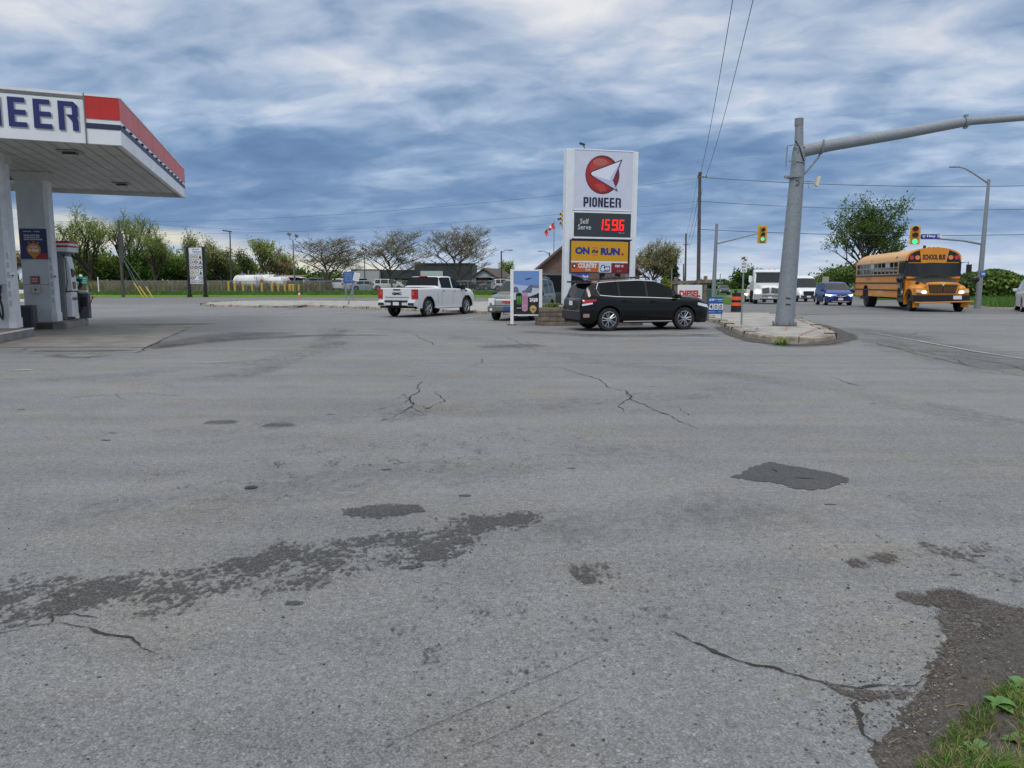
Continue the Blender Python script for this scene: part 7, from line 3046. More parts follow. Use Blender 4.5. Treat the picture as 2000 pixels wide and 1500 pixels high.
# gabled shed
Y = 122
t = bl('gabled_shed', 'white gabled shed with a wide dark opening and brown roof', Y, 922)
X = lambda u: XU(u, Y) - XU(922, Y)
b = MB()
pk_, el_, er_ = (X(945), ZV(526, Y)), (X(922), ZV(542, Y)), (X(969), ZV(542, Y))
b.prism([el_, er_, pk_], 0, .3, mat('shed_white', (.42, .42, .44), .7, var=.1), 'xz')
b.b2((X(922), 0, 0), (X(925), 12, ZV(542, Y)), mat('shed_white', (.42, .42, .44), .7))
b.b2((X(966), 0, 0), (X(969), 12, ZV(542, Y)), mat('shed_white', (.42, .42, .44), .7))
b.b2((X(925), 9, 0), (X(966), 9.2, ZV(542, Y)), BLACKP)
b.build('wall', t)
b = MB()
dx, dy = X(1003) - X(969), 9.0
for (a, c_) in (((X(919.5), ZV(543.5, Y)), (X(945), ZV(525, Y))), ((X(945), ZV(525, Y)), (X(971), ZV(543.5, Y)))):
    b.add([(a[0], -.5, a[1]), (c_[0], -.5, c_[1]), (c_[0] + dx, dy, c_[1]), (a[0] + dx, dy, a[1]),
           (a[0], -.5, a[1] + .15), (c_[0], -.5, c_[1] + .15), (c_[0] + dx, dy, c_[1] + .15), (a[0] + dx, dy, a[1] + .15)],
          [(0, 3, 2, 1), (4, 5, 6, 7), (0, 1, 5, 4), (1, 2, 6, 5), (2, 3, 7, 6), (3, 0, 4, 7)], ROOFB)
b.build('roof', t)
b = MB(); b.add([(X(969), 0.2, 0), (X(969) + dx, dy, 0), (X(969) + dx, dy, ZV(543, Y)), (X(969), .2, ZV(543, Y))], [(0, 1, 2, 3)], mat('shed_side', (.30, .27, .25), .8, var=.15)); b.build('side_wall', t)
# brown hall
Y = 84
t = bl('brown_hall', 'large brown gabled hall whose roof slope rises behind the pylon sign', Y, 1045)
X = lambda u: XU(u, Y) - XU(1045, Y)
b = MB()
b.prism([(X(1046), 0), (X(1248), 0), (X(1248), ZV(531, Y)), (X(1152), ZV(438, Y)), (X(1046), ZV(525, Y))], 0, 14, BRK, 'xz')
b.build('wall', t)
b = MB()
b.prism([(X(1041), ZV(529, Y)), (X(1152), ZV(433, Y)), (X(1252), ZV(534, Y)), (X(1252), ZV(538, Y)), (X(1152), ZV(438, Y)), (X(1043), ZV(531.5, Y))], -.7, 14.5, BRN, 'xz')
b.build('roof', t)
for u in (1060, 1170, 1200):
    b = MB()
    b.b2((X(u), -.05, 1.0), (X(u + 10), .03, 2.6), GLASS)
    b.build('window', t)
# blue name board under the pylon cabinet
Y = 62
t = thing('name_board', 'blue board with white lettering glimpsed under the pylon advert panels', 'sign', (XU(1112, Y), Y, 0))
X = lambda u: XU(u, Y) - XU(1112, Y)
b = MB(); b.b2((X(1112), 0, ZV(547, Y)), (X(1150), .1, ZV(533.5, Y)), mat('board_blue', (.02, .05, .30), .4)); b.build('panel', t)
b = MB(); b.text('ham Yard', WT, X(1125), ZV(542.5, Y), X(1148) - X(1125), ZV(537, Y) - ZV(542.5, Y), -.01, .04)
b.b2((X(1120), -.01, ZV(545.5, Y)), (X(1148), 0, ZV(544.9, Y)), WT); b.build('lettering', t)
b = MB(); b.b2((X(1114), .1, 0), (X(1116), .2, ZV(547, Y)), GALV); b.b2((X(1146), .1, 0), (X(1148), .2, ZV(547, Y)), GALV); b.build('leg', t)
# green barn
Y = 150
t = bl('green_roofed_barn', 'long low barn with a teal metal roof behind the blue crossover', Y, 1622)
t.location.z = gz(50, Y)
X = lambda u: XU(u, Y) - XU(1622, Y)
b = MB(); b.b2((X(1628), 1, 0), (X(1700), 10, ZV(566, Y) + .3), mat('barn_brick', (.16, .07, .05), .8, var=.2)); b.build('wall', t)
b = MB(); b.add([(X(1624), 0, ZV(566, Y) + .3), (X(1702), 0, ZV(566, Y) + .3), (X(1702), 6, ZV(546.5, Y) + .3), (X(1629), 6, ZV(546.5, Y) + .3), (X(1624), 12, ZV(566, Y) + .3), (X(1702), 12, ZV(566, Y) + .3)],
      [(0, 1, 2, 3), (3, 2, 5, 4), (0, 3, 4)], mat('teal_roof', (.07, .135, .13), .4, var=.15, vs=1.5)); b.build('roof', t)
b = MB()
b.b2((X(1652), -.1, ZV(560, Y) + .3), (X(1690), .3, ZV(559, Y) + .3), mat('gutter_pale', (.25, .32, .32), .5)); b.build('gutter', t)
# far silo
Y = 300
t = bl('water_tower', 'tiny blue grey water tower on the skyline left of the long nosed truck', Y, 1476, 'tower')
b = MB(); b.cyl((0, 0, 0), (0, 0, ZV(538, Y)), 1.0, GALV, n=10); b.cyl((0, 0, ZV(538, Y)), (0, 0, ZV(526, Y)), 1.3, mat('tower_blue', (.08, .14, .2), .5), n=12); b.build('tank', t)
# information board by the tree
Y = 110
t = thing('road_sign', 'small beige road sign between white van and teal roofed barn', 'sign', (XU(1610, Y), Y, gz(45, Y)))
b = MB(); b.b2((-.45, 0, 1.9), (.45, .05, 2.75), mat('sign_beige', (.35, .33, .26), .6)); b.b2((-.04, .05, 0), (.04, .1, 2.7), GALV); b.build('panel', t)
Y = 95
t = thing('road_sign', 'back of a grey road sign between the slim mast and the barrel', 'sign', (XU(1405, Y), Y, gz(30, Y)))
b = MB(); b.b2((-.38, 0, 1.9), (.38, .04, ZV(549, Y) + .0), GALV); b.b2((-.04, .04, 0), (.04, .09, 3.0), GALV); b.build('panel', t)
# ================================================================== trees
def leafmat(name, a, b_, c_, trans=.25):
    m = bpy.data.materials.new(name)
    m.use_nodes = True
    g = NT(m.node_tree)
    out = g.n('ShaderNodeOutputMaterial')
    b = g.n('ShaderNodeBsdfPrincipled')
    ge = g.n('ShaderNodeNewGeometry')
    oi = g.n('ShaderNodeObjectInfo')
    n1 = g.noise(ge.outputs['Position'], .9, 3, .6)
    rp = ge.outputs['Random Per Island']
    c = g.mix(g.sm(n1, .38, .62), a, b_)
    c = g.mix(g.sm(rp, .55, 1.0), c, c_)
    g.set(b.inputs['Base Color'], c)
    b.inputs['Roughness'].default_value = .7
    b.inputs['Specular IOR Level'].default_value = .2
    tr = g.n('ShaderNodeBsdfTranslucent')
    g.set(tr.inputs[0], c)
    mx = g.n('ShaderNodeMixShader')
    mx.inputs[0].default_value = trans
    g.nt.links.new(b.outputs[0], mx.inputs[1])
    g.nt.links.new(tr.outputs[0], mx.inputs[2])
    g.nt.links.new(mx.outputs[0], out.inputs[0])
    MATS[name] = m
    return m


BARK = mat('bark', (.055, .045, .036), .9, var=.3, vs=6)
BARKG = mat('bark_grey', (.10, .09, .075), .9, var=.3, vs=6)
L_SPR = leafmat('leaf_spring', (.20, .28, .055), (.28, .36, .08), (.38, .44, .13), .4)
L_GRN = leafmat('leaf_green', (.045, .105, .018), (.07, .14, .025), (.11, .19, .04))
L_DRK = leafmat('leaf_dark', (.015, .040, .014), (.025, .058, .018), (.04, .08, .025), .1)
L_OLV = leafmat('leaf_olive', (.11, .155, .03), (.155, .20, .045), (.22, .25, .07))
L_BUD = leafmat('leaf_bud', (.30, .27, .13), (.38, .35, .18), (.48, .45, .28), .4)
L_BRN = leafmat('leaf_brown', (.24, .17, .085), (.32, .24, .12), (.40, .31, .17), .35)
L_YEL = leafmat('leaf_yellow', (.20, .22, .03), (.30, .30, .04), (.12, .18, .03))


def tree_mesh(seed, H, Wd, trunk, leaf, nleaf, ls, spread=.9, lean=0.0, levels=4, r0=None, cl=.55, limbs=6, up=.55, twigs=True, droop=0.0, barkm=None, mats2=None):
    """returns (trunk mesh, crown mesh): a branching skeleton with leaf faces round its outer twigs, fitted to height H and width Wd"""
    r = random.Random(seed)
    segs, tips = [], []

    def grow(p, d, L, rad, lev):
        n = 4
        pts = [p.copy()]
        for i in range(n):
            d = (d + Vector((r.uniform(-1, 1), r.uniform(-1, 1), r.uniform(-.4, .9) * up - droop * lev * .2)) * .20).normalized()
            p = p + d * (L / n)
            pts.append(p.copy())
        segs.append((pts, rad, rad * .55, lev))
        if lev >= levels:
            tips.extend(pts[1:])
            return
        if lev >= levels - 1:
            tips.extend(pts[2:])
        k = limbs if lev == 0 else r.choice((3, 4))
        for i in range(k):
            s_ = .45 + .55 * (i + r.random() * .6) / k if lev else .35 + .65 * (i + .5) / k
            s_ = min(1, s_)
            j = min(n - 1, int(s_ * n))
            q_ = pts[j].lerp(pts[j + 1], s_ * n - j)
            a = i * 2.4 + r.uniform(-.5, .5)
            side = Vector((math.cos(a), math.sin(a), 0))
            nd = (d * (1 - spread * .55) + side * spread + Vector((0, 0, up * .8))).normalized()
            grow(q_, nd, L * r.uniform(.58, .80) * (1.0 if lev else .95), rad * r.uniform(.45, .6), lev + 1)
    grow(Vector((0, 0, 0)), Vector((lean * .5, 0, 1)).normalized(), 1.0, .05, 0)
    allp = [q_ for s_ in segs for q_ in s_[0]]
    zt = max(q_.z for q_ in allp)
    xm = sorted(abs(q_.x - lean * q_.z * .3) for q_ in allp)[int(len(allp) * .97)]
    sz_, sx_ = H * .96 / zt, Wd / 2 / xm
    # trunk stretch: first part of the height is bare
    zb = min(s_[0][0].z for s_ in segs if s_[3] == 1)

    def fit(q_):
        z = q_.z
        tz = trunk * H * (z / zb) if z < zb else trunk * H + (z - zb) / (zt - zb) * (H * .97 - trunk * H)
        return Vector((q_.x * sx_ + lean * z / zt * Wd * .2, q_.y * sx_, tz))
    tm, cm = MB(), MB()
    rr0 = r0 or H * .022
    for pts, ra, rb, lev in segs:
        if lev == levels and not twigs:
            continue
        k = rr0 / .05
        tm.tube([fit(q_) for q_ in pts], max(.020, ra * k), barkm or BARK, n=6 if lev < 2 else (4 if lev == 2 else 3), r1=max(.014, rb * k), caps=False)
    fm = [leaf] if not mats2 else [leaf, mats2]
    T = [fit(q_) for q_ in tips]
    for i in range(nleaf):
        c = r.choice(T)
        c = c + Vector((r.gauss(0, cl), r.gauss(0, cl), r.gauss(0, cl * .7)))
        if c.z < trunk * H * .55:
            continue
        s_ = ls * r.uniform(.6, 1.35)
        a = Vector((r.gauss(0, 1), r.gauss(0, 1), r.gauss(0, 1))).normalized() * s_
        b_ = a.cross(Vector((r.gauss(0, 1), r.gauss(0, 1), r.gauss(0, 1)))).normalized() * s_ * .55
        cm.add([c - a, c + b_ - a * .1, c + a, c - b_ + a * .1], [(0, 1, 2, 3)], fm[i % len(fm)] if mats2 and r.random() < .5 else leaf)
    return tm, cm


TC = {}


def tree(name, label, u, vb, vt, wpx, Y, key, group=None, cat='tree', zbase=None, mirror=1, **k):
    x = XU(u, Y)
    z0 = gz(x, Y) if zbase is None else zbase
    H = ZV(vt, Y) - z0
    Wd = wpx * Y / FPX
    t = thing(name, label, cat, (x, Y, z0), 0, group)
    if key in TC and 'seed' not in k:
        tmo, cmo, H0, W0 = TC[key]
        for nm, me in (('trunk', tmo), ('crown', cmo)):
            o = bpy.data.objects.new(nm, me)
            COL.objects.link(o)
            o.parent = t
        t.scale = (Wd / W0 * mirror, Wd / W0, H / H0)
        t.rotation_euler.z = rnd.uniform(-.6, .6)
        return t
    tm, cm = tree_mesh(H=H, Wd=Wd, **k)
    a = tm.build('trunk', t, smooth=60)
    c = cm.build('crown', t)
    TC[key] = (a.data, c.data, H, Wd)
    return t


# big green tree behind the bus
tree('broadleaf_tree', 'large dark green windblown tree with three stems rising behind the school bus', 1684, 580, 368, 112, 92, 'big', seed=31, trunk=.13, leaf=L_GRN, nleaf=10500, ls=.13,
     levels=4, limbs=11, cl=.24, up=.45, spread=.85, lean=.15, r0=.30, mats2=L_OLV)
tree('broadleaf_tree', 'low leafy tree spreading just above the blue crossover, in front of the woods', 1655, 578, 515, 90, 120, 'lowg', seed=8, trunk=.12, leaf=L_GRN, nleaf=4500, ls=.22, levels=3, limbs=7, cl=.7, up=.5, mats2=L_OLV)
tree('broadleaf_tree', 'small round green tree behind the regulation sign on the island', 1456, 572, 518, 44, 130, 'smallg', seed=5, trunk=.16, leaf=L_GRN, nleaf=3200, ls=.22, levels=3, limbs=7, cl=.45, up=.8, mats2=L_DRK)
# bare budding trees
B = dict(leaf=L_BUD, barkm=BARKG, trunk=.15, levels=5, limbs=9, cl=.16, up=.24, spread=.95)
tree('budding_tree', 'wide budding tree with dark limbs right of the yellow bollards', 647, 570, 456, 122, 100, 'bare1', seed=12, nleaf=3800, ls=.07, r0=.19, mats2=L_BRN, **B)
tree('budding_tree', 'budding pale tree with a forked trunk standing behind the pickup truck', 768, 568, 438, 118, 104, 'bare2', seed=21, nleaf=4400, ls=.07, r0=.18, **B)
tree('budding_tree', 'spreading budding tree in front of the dark workshop right block', 900, 568, 432, 125, 104, 'bare3', seed=44, nleaf=3800, ls=.07, r0=.18, mats2=L_BRN, **B)
tree('budding_tree', 'dense budding tree just right of the pylon sign post', 1264, 568, 458, 100, 88, 'bare4', seed=52, nleaf=9000, ls=.085, r0=.15, mats2=L_OLV, leaf=L_BUD, trunk=.12, levels=5, limbs=9, cl=.25, up=.4, spread=.8)
tree('budding_tree', 'pale thin budding tree between the shed and the drink poster stand', 990, 566, 508, 22, 140, 'pale', seed=61, nleaf=2600, ls=.13, r0=.12, leaf=L_SPR, trunk=.15, levels=4, limbs=7, cl=.3, up=.9, spread=.5)

# evergreen
def conifer(name, label, u, vt, wpx, Y):
    x = XU(u, Y)
    H = ZV(vt, Y)
    Wd = wpx * Y / FPX / 2
    t = thing(name, label, 'tree', (x, Y, 0))
    b = MB(); b.cyl((0, 0, 0), (0, 0, H * .9), .18, BARK, r1=.03, n=6); b.build('trunk', t)
    r = random.Random(3)
    c = MB()
    for i in range(6500):
        z = r.uniform(.10, 1.0)
        rad = Wd * (1.1 - z) ** .55 * (0.95 + .12 * math.sin(z * 38)) * min(1, z * 5)
        a = r.uniform(0, 2 * PI)
        q_ = rad * math.sqrt(r.uniform(.25, 1.0))
        p = Vector((q_ * math.cos(a), q_ * math.sin(a), z * H))
        d = Vector((math.cos(a), math.sin(a), -.35 + r.uniform(-.3, .3))) * .26
        w_ = Vector((-math.sin(a), math.cos(a), r.uniform(-.4, .4))) * .10
        c.add([p - d * .4, p + w_, p + d, p - w_], [(0, 1, 2, 3)], L_DRK if r.random() < .7 else L_GRN)
    c.build('crown', t)
    return t


conifer('evergreen_tree', 'dark cone shaped evergreen tree right of the budding tree by the pylon', 1308, 500, 43, 98)


def bush(name, label, u, vt, wpx, Y, leaf, n, ls, z0=0.0, cat='bush', leaf2=None, seed=1, zt=None):
    x = XU(u, Y)
    H = (ZV(vt, Y) if zt is None else zt) - z0
    Wd = wpx * Y / FPX / 2
    r = random.Random(seed)
    t = thing(name, label, cat, (x, Y, z0))
    b = MB()
    for k in range(6):
        a = k * 1.05
        b.tube([(0, 0, 0), (Wd * .3 * math.cos(a), Wd * .2 * math.sin(a), H * .4), (Wd * .6 * math.cos(a), Wd * .5 * math.sin(a), H * .75)], .02 + H * .008, BARK, n=4, r1=.008)
    b.build('stem', t)
    c = MB()
    lumps = [(r.uniform(-.7, .7) * Wd, r.uniform(-.6, .6) * Wd, r.uniform(.3, .75) * H, r.uniform(.3, .5)) for _ in range(9)]
    for i in range(n):
        lx_, ly_, lz, lr = r.choice(lumps)
        v = Vector((r.gauss(0, 1), r.gauss(0, 1), r.gauss(0, 1))).normalized() * (lr * r.uniform(.5, 1.05))
        p = Vector((lx_ + v.x * Wd, ly_ + v.y * Wd, max(.02, min(H, lz + v.z * H * .8))))
        s_ = ls * r.uniform(.6, 1.4)
        a = Vector((r.gauss(0, 1), r.gauss(0, 1), r.gauss(0, 1))).normalized() * s_
        b_ = a.cross(Vector((r.gauss(0, 1), r.gauss(0, 1), 1))).normalized() * s_ * .6
        c.add([p - a, p + b_, p + a, p - b_], [(0, 1, 2, 3)], leaf2 if leaf2 and r.random() < .4 else leaf)
    c.build('foliage', t)
    return t


bush('yellow_bush', 'bright yellow green bush behind the bonnet of the black crossover', 1300, 543, 26, 52, L_YEL, 900, .07, seed=3)
bush('hedge_shrub', 'dark rounded shrub beneath the budding tree beside the pylon', 1262, 545, 60, 80, L_OLV, 1500, .10, seed=9)
pz = pl
bush('planter_plant', 'bright green leafy plant growing at the left end of the timber planter', 1083, 600, 40, 29.7, L_SPR, 900, .035, .56, 'plant', seed=5, leaf2=L_GRN, zt=.82)
bush('planter_plant', 'low green plant with tiny white flowers by the pylon post in the planter', 1100, 600, 22, 29.5, L_SPR, 500, .035, .56, 'plant', seed=6, leaf2=WT, zt=.78)

# spring trees on the left, beyond the fence
GL_ = dict(levels=4, limbs=7, up=.65)
tree('willow_tree', 'tallest pale green tree with leaning left limbs beside the canopy corner', 188, 576, 384, 108, 112, 'w1', seed=71, trunk=.12, leaf=L_SPR, nleaf=6800, ls=.10, cl=.25, spread=.7, lean=-.35, r0=.36, mats2=L_OLV, barkm=BARK, **GL_)
tree('willow_tree', 'tall pale green tree with a narrow top right of the leaning pole', 248, 576, 394, 92, 114, 'w2', seed=75, trunk=.12, leaf=L_SPR, nleaf=5800, ls=.10, cl=.25, spread=.6, lean=.1, r0=.32, mats2=L_OLV, **GL_)
tree('willow_tree', 'lower pale green tree leaning right above the yellow guy guards', 303, 576, 440, 96, 110, 'w3', seed=79, trunk=.15, leaf=L_SPR, nleaf=4300, ls=.10, cl=.25, spread=.75, lean=.5, r0=.25, mats2=L_OLV, **GL_)
O_ = dict(levels=3, limbs=8, up=.55, spread=.8)
spec = [
    ('o1', 165, 485, 100, 118, 101, L_SPR, 'dense olive tree low behind the fuel pump top', .05, 5000),
    ('o2', 225, 498, 130, 120, 102, L_OLV, 'dense olive tree in the middle of the left thicket', .05, 6000),
    ('o3', 285, 490, 110, 116, 103, L_GRN, 'dark green low tree below the leaning willow', .05, 5000),
    ('o4', 350, 496, 80, 121, 104, L_SPR, 'olive green tree left of the directory board', .06, 4000),
    ('s1', 372, 440, 44, 117, 105, L_SPR, 'thin half bare tree just left of the directory board top', .15, 900),
    ('s2', 396, 455, 52, 119, 106, L_BUD, 'half bare tree rising just right of the directory board', .15, 1400),
    ('s3', 437, 478, 74, 113, 107, L_OLV, 'green and bare tree around the dark lamp post', .12, 3200),
    ('o5', 420, 505, 90, 118, 108, L_OLV, 'low olive tree behind the directory board right post', .05, 4200),
    ('s4', 487, 482, 34, 112, 109, L_GRN, 'slender dark tree left above the white tanks', .15, 1300),
    ('o6', 470, 512, 80, 119, 110, L_OLV, 'low rounded green tree above the left tank', .05, 3600),
    ('s5', 519, 461, 44, 110, 111, L_SPR, 'slim yellow green tree growing in front of the tanks', .20, 1700),
    ('s6', 541, 490, 44, 111, 112, L_BRN, 'brownish leafy tree right of the slim yellow green one', .15, 2600),
    ('s7', 560, 478, 46, 113, 113, L_SPR, 'bare topped pale tree over the right tank', .15, 1300),
    ('o7', 578, 525, 40, 118, 114, L_GRN, 'small fresh green tree behind the utility van', .05, 2600),
    ('o8', 608, 536, 56, 140, 115, L_DRK, 'dark low tree line clump right of the utility van', .05, 2200),
    ('s8', 40, 476, 60, 105, 116, L_BRN, 'brown thicket tree seen between the two canopy columns', .08, 2600),
    ('o9', 665, 535, 70, 141, 117, L_OLV, 'low olive clump behind the wide budding tree', .05, 2400),
    ('o10', 110, 500, 70, 120, 118, L_OLV, 'dense olive tree right behind the far canopy column', .05, 3600),
]
for key, u, vt, w_, Y_, sd, lf_, lab, tk, nl in spec:
    slim = key.startswith('s')
    tree('thicket_tree', lab, u, 576, vt, w_, Y_, key, group='trees beyond the left fence', seed=sd, trunk=tk, leaf=lf_, nleaf=nl, ls=.15 if slim else .24,
         cl=.3 if slim else .8, mats2=(L_BUD if slim else L_GRN), r0=.12 if slim else .16, levels=4 if slim else 3, limbs=8, up=.8 if slim else .5, spread=.6 if slim else .85)


# far woods: masses nobody could count
def woods(name, label, u0, u1, Y, hfun, n, ls, mats_, depth=18, seed=1, gap=0.0):
    r = random.Random(seed)
    b = MB()
    x0, x1 = XU(u0, Y), XU(u1, Y)
    lumps = []
    x = x0
    while x < x1:
        w_ = r.uniform(2.5, 6)
        lumps.append((x, Y + r.uniform(0, depth), w_, r.uniform(.85, 1.08)))
        x += w_ * r.uniform(.35, .7)
    for i in range(n):
        cx, cy, cr_, hs = r.choice(lumps)
        u_ = 1000 + cx / cy * FPX
        H = (hfun(u_) - gz(cx, cy)) * hs * (cy / Y) ** .5
        a = r.uniform(0, 2 * PI)
        ph = r.uniform(0, PI * .5)
        q_ = cr_ * r.uniform(.8, 1.02)
        zc = H * .45
        p = Vector((cx + q_ * math.cos(a) * math.cos(ph), cy + q_ * math.sin(a) * math.cos(ph), zc + (H - zc) * math.sin(ph) if r.random() < .72 else r.uniform(0, zc)))
        p.z += gz(p.x, p.y)
        s_ = ls * r.uniform(.5, 1.4)
        a_ = Vector((r.gauss(0, 1), r.gauss(0, 1), r.gauss(0, 1))).normalized() * s_
        b_ = a_.cross(Vector((r.gauss(0, 1), r.gauss(0, 1), 1))).normalized() * s_ * .7
        b.add([p - a_, p + b_, p + a_, p - b_], [(0, 1, 2, 3)], mats_[min(len(mats_) - 1, int(r.random() ** 1.6 * len(mats_)))])
    return b.build(name, kind='stuff', label=label, cat='woods')


def hpx(v, Y):
    return ZV(v, Y) + .3


woods('roadside_woods', 'dark green wood behind the tall grass right of the school bus', 1850, 2110, 95, lambda u: hpx(lin(u, [(1850, 540), (1900, 541), (1935, 530), (1970, 537), (2000, 533), (2100, 530)]), 95), 17000, .24, [L_GRN, L_OLV, L_DRK, L_SPR], 14, 2)
woods('distant_woods', 'low distant wood behind the barn and the white van', 1560, 1860, 190, lambda u: hpx(lin(u, [(1560, 556), (1600, 543), (1630, 534), (1660, 532), (1700, 536), (1860, 545)]), 190), 9000, .55, [L_OLV, L_GRN, L_SPR], 20, 3)
woods('distant_woods', 'dark strip of far trees on the skyline beyond the crossing', 1370, 1570, 230, lambda u: hpx(lin(u, [(1370, 552), (1440, 549), (1480, 545), (1570, 552)]), 230), 4200, .6, [L_DRK, L_GRN, L_OLV], 20, 4)
woods('distant_woods', 'far strip of trees low on the skyline from the tanks to the shed', 560, 1110, 215, lambda u: hpx(lin(u, [(560, 548), (620, 543), (700, 546), (1110, 548)]), 215), 7000, .6, [L_DRK, L_GRN, L_OLV], 20, 5)
woods('thicket', 'green thicket filling the gaps between the trees left of the tanks', 90, 470, 124, lambda u: hpx(lin(u, [(90, 520), (160, 510), (280, 515), (330, 525), (470, 535)]), 124), 11000, .26, [L_OLV, L_SPR, L_GRN], 10, 7)

# ---------------------------------------------------------------- grass blades
def blades(name, label, pts_fn, n, h, w_, mats_, seed=1):
    r = random.Random(seed)
    b = MB()
    for i in range(n):
        x, y = pts_fn(r)
        z = gz(x, y)
        hh = h * r.uniform(.4, 1.2)
        a = r.uniform(0, PI)
        dx, dy = math.cos(a) * w_, math.sin(a) * w_
        lx_, ly_ = r.uniform(-.35, .35) * hh, r.uniform(-.35, .35) * hh
        b.add([(x - dx, y - dy, z), (x + dx, y + dy, z), (x + dx * .6 + lx_ * .4, y + dy * .6 + ly_ * .4, z + hh * .6), (x + lx_, y + ly_, z + hh), (x - dx * .6 + lx_ * .4, y - dy * .6 + ly_ * .4, z + hh * .6)],
              [(0, 1, 2, 3, 4)], r.choice(mats_))
    return b.build(name, kind='stuff', label=label, cat='grass')


G1 = mat('blade_green', (.06, .15, .018), .7, var=.3, vs=2)
G2 = mat('blade_light', (.11, .20, .03), .7, var=.3, vs=2)
G3 = mat('blade_dry', (.22, .19, .09), .8, var=.3, vs=2)


def right_verge(r):
    while True:
        u, v = r.uniform(1560, 2100), r.uniform(578, 602)
        p = PG(u, v)
        if 40 < p.y < 92 and not roadin(p.x, p.y):
            return p.x, p.y


blades('tall_grass', 'rough tall grass on the verge behind the school bus', right_verge, 9000, .42, .035, [G1, G1, G2])
blades('tall_grass', 'uneven grass along the fence line on the far side of the road', lambda r: (r.uniform(-60, 12), 91 + abs(r.gauss(0, 4.5))), 14000, .28, .05, [G1, G1, G2], 2)
RD1 = mat('reed_brown', (.20, .145, .085), .85, var=.3, vs=1)
RD2 = mat('reed_tan', (.27, .21, .13), .85, var=.3, vs=1)
blades('dry_reeds', 'brown dry reeds and undergrowth behind the left part of the fence', lambda r: (r.uniform(-72, -24) , r.uniform(99, 104)), 13000, 1.35, .05, [RD1, RD2, RD2, G2], 6)
# grass wedge between the road arms
gw = [(1370, 592), (1400, 594), (1440, 595.5), (1455, 591), (1440, 584), (1420, 580), (1400, 578.5), (1370, 579)]
mb = MB()
P_ = [PG(*q_) for q_ in gw]
cen = sum(P_, Vector()) / len(P_)
inner = [[(cen.x + (p.x - cen.x) * k, cen.y + (p.y - cen.y) * k, 0) for p in P_ + P_[:1]] for k in (1.0, .8, .6, .4, .2, 0)]
inner = [[(x, y, gz(x, y) + (.10 if i else .03)) for x, y, _ in row] for i, row in enumerate(inner)]
mb.grid(inner, GRASS)
mb.build('grass_median', kind='structure')

# ---------------------------------------------------------------- near corner: dirt, stones, weeds
DIRT = m_asphalt('dirt', .068, 1.1, (1.12, .98, .84))
dm = MB()
dp = [(2060, 1170), (1960, 1215), (1890, 1240), (1850, 1262), (1838, 1300), (1820, 1340), (1790, 1385), (1770, 1420), (1740, 1450), (1720, 1480), (1740, 1540), (2200, 1560), (2200, 1300)]
DPW = [PT(*q_) for q_ in dp]


def inpoly(x, y, P):
    c = False
    for a, b_ in zip(P, P[1:] + P[:1]):
        if (a.y > y) != (b_.y > y) and x < (b_.x - a.x) * (y - a.y) / (b_.y - a.y) + a.x:
            c = not c
    return c


def edge_d(x, y, P):
    m = 9
    for a, b_ in zip(P, P[1:] + P[:1]):
        ab = b_ - a
        t_ = max(0, min(1, ((x - a.x) * ab.x + (y - a.y) * ab.y) / max(1e-9, ab.x ** 2 + ab.y ** 2)))
        m = min(m, math.hypot(x - a.x - ab.x * t_, y - a.y - ab.y * t_))
    return m


GPW = [PT(*q_) for q_ in [(2200, 1315), (2000, 1328), (1945, 1355), (1910, 1390), (1870, 1420), (1835, 1452), (1800, 1470), (1785, 1510), (1800, 1600), (2300, 1600)]]
x0_, x1_ = min(p.x for p in DPW), max(p.x for p in DPW)
y0_, y1_ = min(p.y for p in DPW), max(p.y for p in DPW)
nx, ny = 170, 170
vs, idx = [], {}
fsx = []
for j in range(ny):
    for i in range(nx):
        x, y = x0_ - .2 + (x1_ - x0_ + .4) * i / (nx - 1), y0_ - .3 + (y1_ - y0_ + .5) * j / (ny - 1)
        nz = mnoise.noise(Vector((x * 5, y * 5, 0))) * .5 + mnoise.noise(Vector((x * 17, y * 17, 3))) * .3
        wx_, wy_ = x + nz * .20 + .05 * mnoise.noise(Vector((x * 45, y * 45, 7))), y + nz * .14
        ins = inpoly(wx_, wy_, DPW)
        e = edge_d(wx_, wy_, DPW)
        k = (1 if ins else -1) * min(1, e / .18)
        g_ = (1 if inpoly(x, y, GPW) else 0) * min(1, edge_d(x, y, GPW) / .3)
        vs.append((x, y, .002 + .013 * max(-1, k) + .012 * nz * (k > 0) + .035 * g_))
for j in range(ny - 1):
    for i in range(nx - 1):
        f = (j * nx + i, j * nx + i + 1, (j + 1) * nx + i + 1, (j + 1) * nx + i)
        if all(vs[q_][2] < -.002 for q_ in f):
            continue
        fsx.append(f)
dm.add(vs, fsx, DIRT)
dm.build('dirt', kind='structure', smooth=80)

r = random.Random(77)
STN = [mat('stone_%d' % k, c_, .85, var=.25, vs=30) for k, c_ in enumerate([(.19, .185, .18), (.12, .115, .11), (.26, .25, .235), (.07, .063, .058)])]
gv = MB()
for i in range(1700):
    q_ = r.random()
    if q_ < .62:
        x, y = r.uniform(x0_ - .1, x1_), r.uniform(y0_, y1_)
        if not inpoly(x, y, DPW) and r.random() < .75:
            continue
    elif q_ < .85:
        p = PT(r.gauss(1720, 80), r.gauss(1370, 45))
        x, y = p.x, p.y
    else:
        p = PT(r.gauss(1780, 140), r.gauss(1190, 70))
        x, y = p.x, p.y
    s_ = r.uniform(.002, .0065) * (1.7 if r.random() < .05 else 1)
    c = (x, y, s_ * .35 + (.008 if inpoly(x, y, DPW) else 0))
    gv.sph(c, (s_ * r.uniform(.8, 1.4), s_ * r.uniform(.8, 1.3), s_ * r.uniform(.5, .9)), r.choice(STN), n=5, k=3)
gv.build('gravel', kind='stuff', label='loose gravel scattered over the dirt at the broken asphalt edge', cat='gravel')
